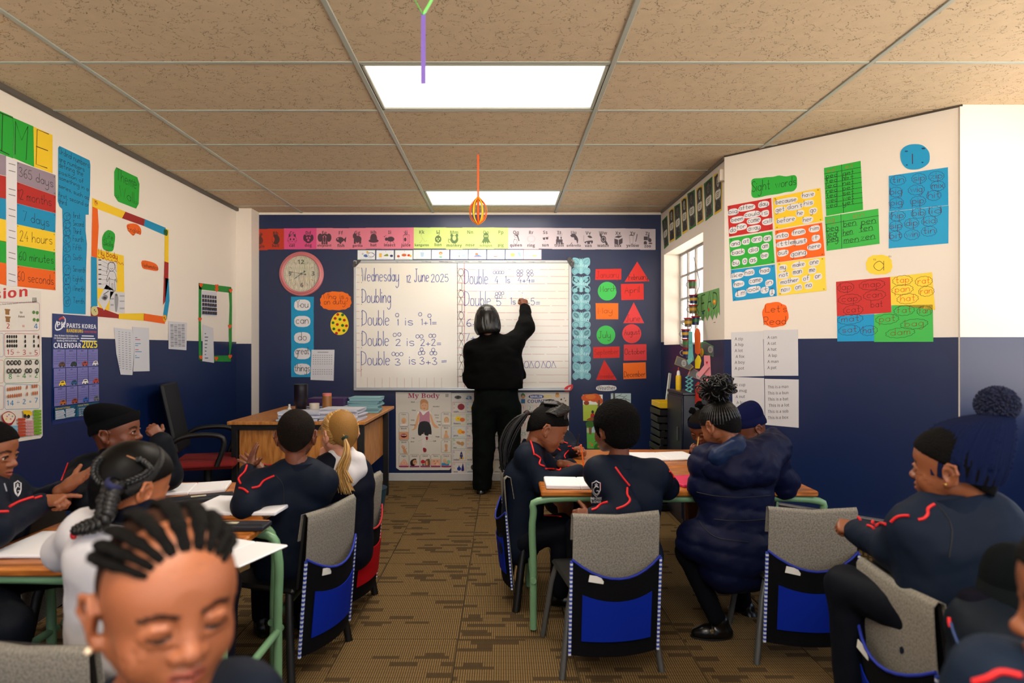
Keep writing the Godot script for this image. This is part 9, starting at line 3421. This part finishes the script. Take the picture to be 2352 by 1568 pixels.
func near_girl() -> void:
	var o := person("girl with cornrows in the near left corner, eyes lowered, very close to the camera")
	var b := head_at(Vector3.ZERO, 223, 5, 0, 1.0)
	var eye := at(366, 1462, 0.70)
	var head := Transform3D(b.basis, eye - b.basis * Vector3(0.030, 0.004, -0.083))
	var c := head.origin
	var d := joints(Vector3(c.x - 0.10, 0.40, c.z - 0.02), 240, 6, {"neck": c + Vector3(-0.05, -0.150, -0.03), "chest": c + Vector3(-0.08, -0.27, -0.03), "pelvis": c + Vector3(-0.10, -0.50, -0.02)})
	for q in [["_r", -1.0], ["_l", 1.0]]:
		var side: Vector3 = b.basis.x * -q[1]
		d["sh" + q[0]] = d.neck + side * 0.12 + Vector3(0, -0.045, 0)
		d["el" + q[0]] = d.neck + side * 0.15 + Vector3(0.02, -0.22, 0.02)
		d["wr" + q[0]] = d.neck + side * 0.06 + Vector3(0.2, -0.25, 0.1)
	body_of(o, d, head, Color(0.56, 0.33, 0.215), [], true)
	var f := cloth_field(d, 1.0, 1.0)
	garment(f, 0.010, JACKET, o)
	collar(d, JACKET, o, 0.058, 0.05)
	var t := PackedVector3Array()
	for k in 13:
		var a := PI * (0.15 + 0.7 * k / 12.0)
		t.append(d.neck + b.basis.x * cos(a) * 0.07 + b.basis.z * -sin(a) * 0.072 + Vector3(0, 0.012 - 0.02 * sin(a), 0))
	obj("piping", MB.new().tube(t, 0.004, 6).mesh(), mat(PIPING, 0.6), o)
	garment(limb_field(d), 0.018, TROUSERS, o, "trousers")

	var hair := MB.new()
	for k in 9:
		var a := lerpf(-1.25, 1.25, k / 8.0)
		var q := PackedVector3Array()
		var rr := []
		for j in 26:
			var w := j / 25.0
			var th := lerpf(-1.0, 1.75, w)
			var dir := Vector3(sin(a) * (0.35 + 0.9 * sin(clampf(w * 1.1, 0, 1) * PI) + 0.1), cos(th) * cos(a * 0.75) + 0.12, sin(th) * 1.0)
			q.append(on_skull(dir, 0.003 + 0.0035 * sin(PI * w)))
			rr.append((0.0105 + 0.0015 * sin(j * 1.9)) * (0.55 + 0.45 * sin(PI * clampf(w * 1.25 + 0.08, 0, 1))))
		hair.tube(q, rr, 9, true, 0.62)
	obj("cornrows", MB.new().add(hair, head).mesh(), mat(Color(0.035, 0.028, 0.026), 0.75, 0.0, "curl", 0.5, 9.0), o)
	var fr := Field.new()
	fr.egg(Vector3(0, 0.030, 0.008), Vector3(0.0735, 0.086, 0.0910), 0.0)
	fr.egg(Vector3(0, 0.015, -0.12), Vector3(0.085, 0.080, 0.070), -0.02)
	fr.hairline = true
	obj("short_hair", MB.new().add(fr.mesh(0.004), head).mesh(), mat(Color(0.20, 0.12, 0.08), 0.85, 0.0, "curl", 0.2, 9.0), o)
	obj("ear_stud", MB.new().ball(head * Vector3(0.0815, -0.033, 0.000), Vector3.ONE * 0.0042).mesh(), mat(Color(0.85, 0.78, 0.66), 0.2, 0.3), o)

func pompom_child() -> void:
	var o := person("child in a navy cable-knit hat with a big pompom, turned towards the board")
	var z := 1.74
	var d := joints(at(2205, 1420, z) + Vector3(0, -0.085, 0), 20, 6, {"neck": at(2190, 1150, z), "chest": at(2200, 1235, z), "sh_l": at(2108, 1215, z + 0.02), "sh_r": at(2268, 1195, z - 0.02), "el_l": at(2060, 1262, z + 0.1), "wr_l": at(1972, 1222, z + 0.32), "el_r": at(2290, 1290, z + 0.08), "wr_r": at(2250, 1260, z + 0.3)})
	var head := head_at(at(2190, 1080, z), 40, 2, 0, 1.02)
	body_of(o, d, head, SKIN2, [[at(1974, 1218, z + 0.32), Vector3(-0.7, 0.1, -0.6), Vector3(-0.5, 0.8, 0.3), false, "grip", 1.0]])
	var f := cloth_field(d, 1.1, 1.12, 0.02, 0.005)
	garment(f, 0.0085, Color(0.075, 0.115, 0.18), o)
	collar(d, Color(0.075, 0.115, 0.18), o, 0.066, 0.05, 1.0)
	garment(_neck_ring(d, 0.050), 0.007, Color(0.02, 0.02, 0.035), o, "inner_collar")
	for l in ["2147,1157 2132,1167 2131,1180 2122,1190 2109,1193", "2088,1184 2072,1184 2058,1188 2046,1199", "2034,1203 2022,1201 2012,1207", "2007,1193 2003,1198 2006,1202", "1993,1206 2000,1208 2007,1213", "1970,1184 1976,1193"]:
		seen_seam(f, l, z, 0.0042, PIPING, o)
	seen_seam(f, "2152,1157 2178,1190 2187,1225 2180,1280", z, 0.0016, Color(0.02, 0.03, 0.05), o, "stitching")
	garment(limb_field(d), 0.014, TROUSERS, o, "trousers")
	cap_hair(head, 0.005, BLACK_HAIR, o, 0.002, 0.8, 0.005, 0.3)
	var blue := Color(0.05, 0.085, 0.21)
	var inv := head.affine_inverse()
	var rows := []
	for q in [[2205, 1092, 91, 84, 22], [2207, 1068, 95, 92, 20], [2212, 1035, 97, 94, 14], [2225, 1003, 92, 88, 8], [2243, 975, 78, 74, 2], [2262, 957, 52, 50, -4], [2272, 950, 20, 20, -6], [2275, 948, 2, 2, -6]]:
		rows.append([inv * at(q[0], q[1], z), q[2] * 0.8 * z / F, q[3] * 0.92 * z / F, q[4] * 0.4])
	knit_cap(o, head, rows, blue, 26, "knit_hat", 208)
	var pm := MB.new()
	var pc := at(2290, 930, z)
	for k in 900:
		var dir := Vector3(rng.randfn(), rng.randfn(), rng.randfn()).normalized()
		var side := dir.cross(Vector3(rng.randfn(), rng.randfn(), rng.randfn())).normalized()
		var r := 0.053 * rng.randf_range(0.93, 1.03)
		pm.tube(PackedVector3Array([pc + dir * 0.028, pc + dir * r * 0.88 + side * 0.002, pc + dir * r + side * 0.004]), [0.0032, 0.0034, 0.0022], 5, true)
	pm.ball(pc, Vector3.ONE * 0.042)
	obj("pompom", pm.mesh(), mat(blue, 0.95), o).set_meta("kind", "stuff")
	obj("ear_stud", MB.new().ball(head * Vector3(-0.083, -0.026, 0.004), Vector3.ONE * 0.003).mesh(), mat(Color(0.8, 0.65, 0.35), 0.2, 0.6), o)

func far_children() -> void:

	var o := person("child hidden behind the girl with box braids, arms folded on the table")
	var z := 4.0
	var d := joints(at(1300, 1130, z) + Vector3(0, -0.085, 0), 190, 12, {"neck": at(1268, 1000, z), "chest": at(1272, 1040, z), "sh_r": at(1250, 1012, z - 0.02), "sh_l": at(1296, 1012, z - 0.04), "el_l": at(1322, 1036, z - 0.12), "wr_l": at(1285, 1058, z - 0.26), "el_r": at(1262, 1045, z - 0.1), "wr_r": at(1318, 1032, z - 0.24)})
	body_of(o, d, head_at(at(1263, 962, z), 185, 22), SKIN2, [[at(1318, 1030, z - 0.24), Vector3(0.6, 0.1, 0.8), Vector3(0, 1, 0), true, "pen"]])
	var f := cloth_field(d, 0.95, 0.95)
	garment(f, 0.010, JACKET, o)
	for l in ["1289,998 1292,1005 1287,1010", "1291,1013 1304,1018", "1305,1025 1312,1024", "1314,1029 1322,1030 1333,1023", "1276,1026 1288,1034", "1306,1034 1297,1045 1299,1052"]:
		seen_seam(f, l, z, 0.004, PIPING, o)
	cap_hair(head_at(at(1263, 962, z), 185, 22), 0.008, BLACK_HAIR, o, 0.002, 0.8, 0.007, 0.3)
	var pc := thing("pen", "dark pen held upright behind the girl with box braids", "pen", at(1326, 1010, z - 0.3))
	obj("barrel", MB.new().rod(at(1330, 997, z - 0.3) - pc.position, at(1324, 1024, z - 0.3) - pc.position, 0.0045, 8).mesh(), mat(Color(0.06, 0.06, 0.07), 0.3), pc)

	o = person("child with a navy headband bent over her work at the far end of the table")
	z = 4.12
	d = joints(at(1625, 1120, z) + Vector3(0, -0.085, 0), 160, 20, {"neck": at(1634, 1020, z), "chest": at(1645, 1065, z), "sh_r": at(1610, 1042, z), "sh_l": at(1675, 1040, z), "el_r": at(1606, 1062, z - 0.12), "wr_r": at(1596, 1042, z - 0.2)})
	var head := head_at(at(1614, 982, z), 138, 34, 0, 1.0)
	body_of(o, d, head, SKIN1, [[at(1600, 1046, z - 0.2), Vector3(-0.5, 0.5, 0.6), Vector3(-0.6, 0.3, 0.6), true, "pen"]], true)
	garment(cloth_field(d, 0.95, 0.95), 0.011, JACKET.darkened(0.3), o)
	cap_hair(head, 0.006, Color(0.07, 0.045, 0.03), o, 0.002, 0.8, 0.006, 0.3)
	knit_cap(o, head, [[Vector3(0, 0.046, 0.0), 0.078, 0.096, 12], [Vector3(0, 0.064, 0.0), 0.078, 0.094, 12], [Vector3(0, 0.080, 0.002), 0.072, 0.086, 12]], Color(0.025, 0.045, 0.13), 0, "headband", 40)
	var k2 := MB.new()
	for q: Vector2 in [Vector2(1590, 945), Vector2(1603, 930), Vector2(1618, 935)]:
		for j in 10:
			k2.ball(at(q.x, q.y, z) + Vector3(rng.randf_range(-0.02, 0.02), rng.randf_range(-0.018, 0.018), rng.randf_range(-0.02, 0.02)), Vector3.ONE * 0.013, 8, 6)
	obj("hair_puffs", k2.mesh(), mat(BLACK_HAIR, 0.9, 0.0, "curl", 0.5, 12.0), o).set_meta("kind", "stuff")
	var pc2 := thing("pencil", "pale pencil in the hand of the child with the headband", "pencil", at(1603, 1020, z - 0.26))
	obj("shaft", MB.new().rod(at(1605, 1003, z - 0.26) - pc2.position, at(1601, 1030, z - 0.26) - pc2.position, 0.004, 6).mesh(), mat(Color(0.7, 0.55, 0.25), 0.5), pc2)

	o = person("child in a plain navy beanie hidden behind the girl in the quilted coat")
	z = 3.45
	d = joints(at(1725, 1150, z) + Vector3(0, -0.085, 0), 100, 10, {"neck": at(1722, 1038, z)})
	d.chest = at(1735, 1080, z)
	head = head_at(at(1722, 985, z), 95, 30, 0, 1.0)
	body_of(o, d, head, SKIN1, [])
	garment(cloth_field(d, 0.95, 0.95), 0.012, JACKET, o)
	plain_beanie(o, head, Color(0.03, 0.05, 0.20), Vector3(0, 0.0, 0.03))

func corner_children() -> void:
	var o := person("child in a dark green beanie at the right edge of the room")
	var z := 1.36
	var d := joints(at(2345, 1640, z) + Vector3(0, -0.085, 0), -70, 10, {"neck": at(2330, 1455, z), "chest": at(2320, 1530, z), "sh_l": at(2370, 1470, z + 0.1), "sh_r": at(2290, 1480, z - 0.06), "el_r": at(2330, 1560, z - 0.1), "wr_r": at(2440, 1540, z - 0.05)})
	var head := head_at(at(2362, 1400, z), -75, 12, 0, 1.0)
	body_of(o, d, head, SKIN1, [])
	var f := cloth_field(d, 0.95, 1.0)
	f.chain([at(2200, 1440, z + 0.02), at(2235, 1425, z), at(2290, 1445, z - 0.02), at(2330, 1460, z)], [0.020, 0.040, 0.05, 0.05], 0.04)
	garment(f, 0.0085, Color(0.055, 0.085, 0.12), o)
	var h := Field.new()
	h.chain([at(2200, 1398, z + 0.02), at(2235, 1382, z), at(2285, 1400, z - 0.02)], [0.010, 0.022, 0.02], 0.03)
	garment(h, 0.006, Color(0.06, 0.055, 0.10), o, "fleece_lining", 1.0, 0.15)
	seen_seam(f, "2184,1430 2192,1455 2203,1482 2210,1490", z, 0.0035, Color(0.13, 0.22, 0.42), o)
	seen_seam(f, "2180,1418 2181,1430 2184,1440", z, 0.004, PIPING, o)
	garment(limb_field(d), 0.016, TROUSERS, o, "trousers")
	plain_beanie(o, head, Color(0.025, 0.045, 0.055), Vector3(0, 0.0, 0.02))
	o = person("child at the right edge showing only a blurred cheek and sleeve")
	z = 0.80
	var b := head_at(Vector3.ZERO, 62, 6, 0, 1.0)
	head = Transform3D(b.basis, at(2322, 1440, z) - b.basis * Vector3(0, -0.022, -0.104))
	var c := head.origin
	d = joints(Vector3(c.x + 0.06, 0.40, c.z - 0.02), 62, 8, {"neck": c + Vector3(0.05, -0.15, 0), "chest": c + Vector3(0.05, -0.27, 0), "pelvis": c + Vector3(0.08, -0.5, 0)})
	for q in [["_r", 1.0], ["_l", -1.0]]:
		var side: Vector3 = b.basis.x * q[1]
		d["sh" + q[0]] = d.neck + side * 0.11 + Vector3(0, -0.045, 0)
		d["el" + q[0]] = d.neck + side * 0.13 + Vector3(-0.02, -0.22, 0)
		d["wr" + q[0]] = d.neck + side * 0.08 + Vector3(-0.18, -0.26, 0)
	d.sh_l = at(2310, 1590, z + 0.02)
	d.el_l = at(2270, 1630, z + 0.03)
	body_of(o, d, head, SKIN2, [])
	f = cloth_field(d, 0.95, 1.0)
	garment(f, 0.010, Color(0.07, 0.115, 0.18), o)
	seen_seam(f, "2235,1566 2268,1556 2300,1542 2346,1551", z, 0.004, PIPING, o)
	garment(limb_field(d), 0.018, TROUSERS, o, "trousers")
	cap_hair(head, 0.006, BLACK_HAIR, o, 0.002, 0.8, 0.006, 0.3)
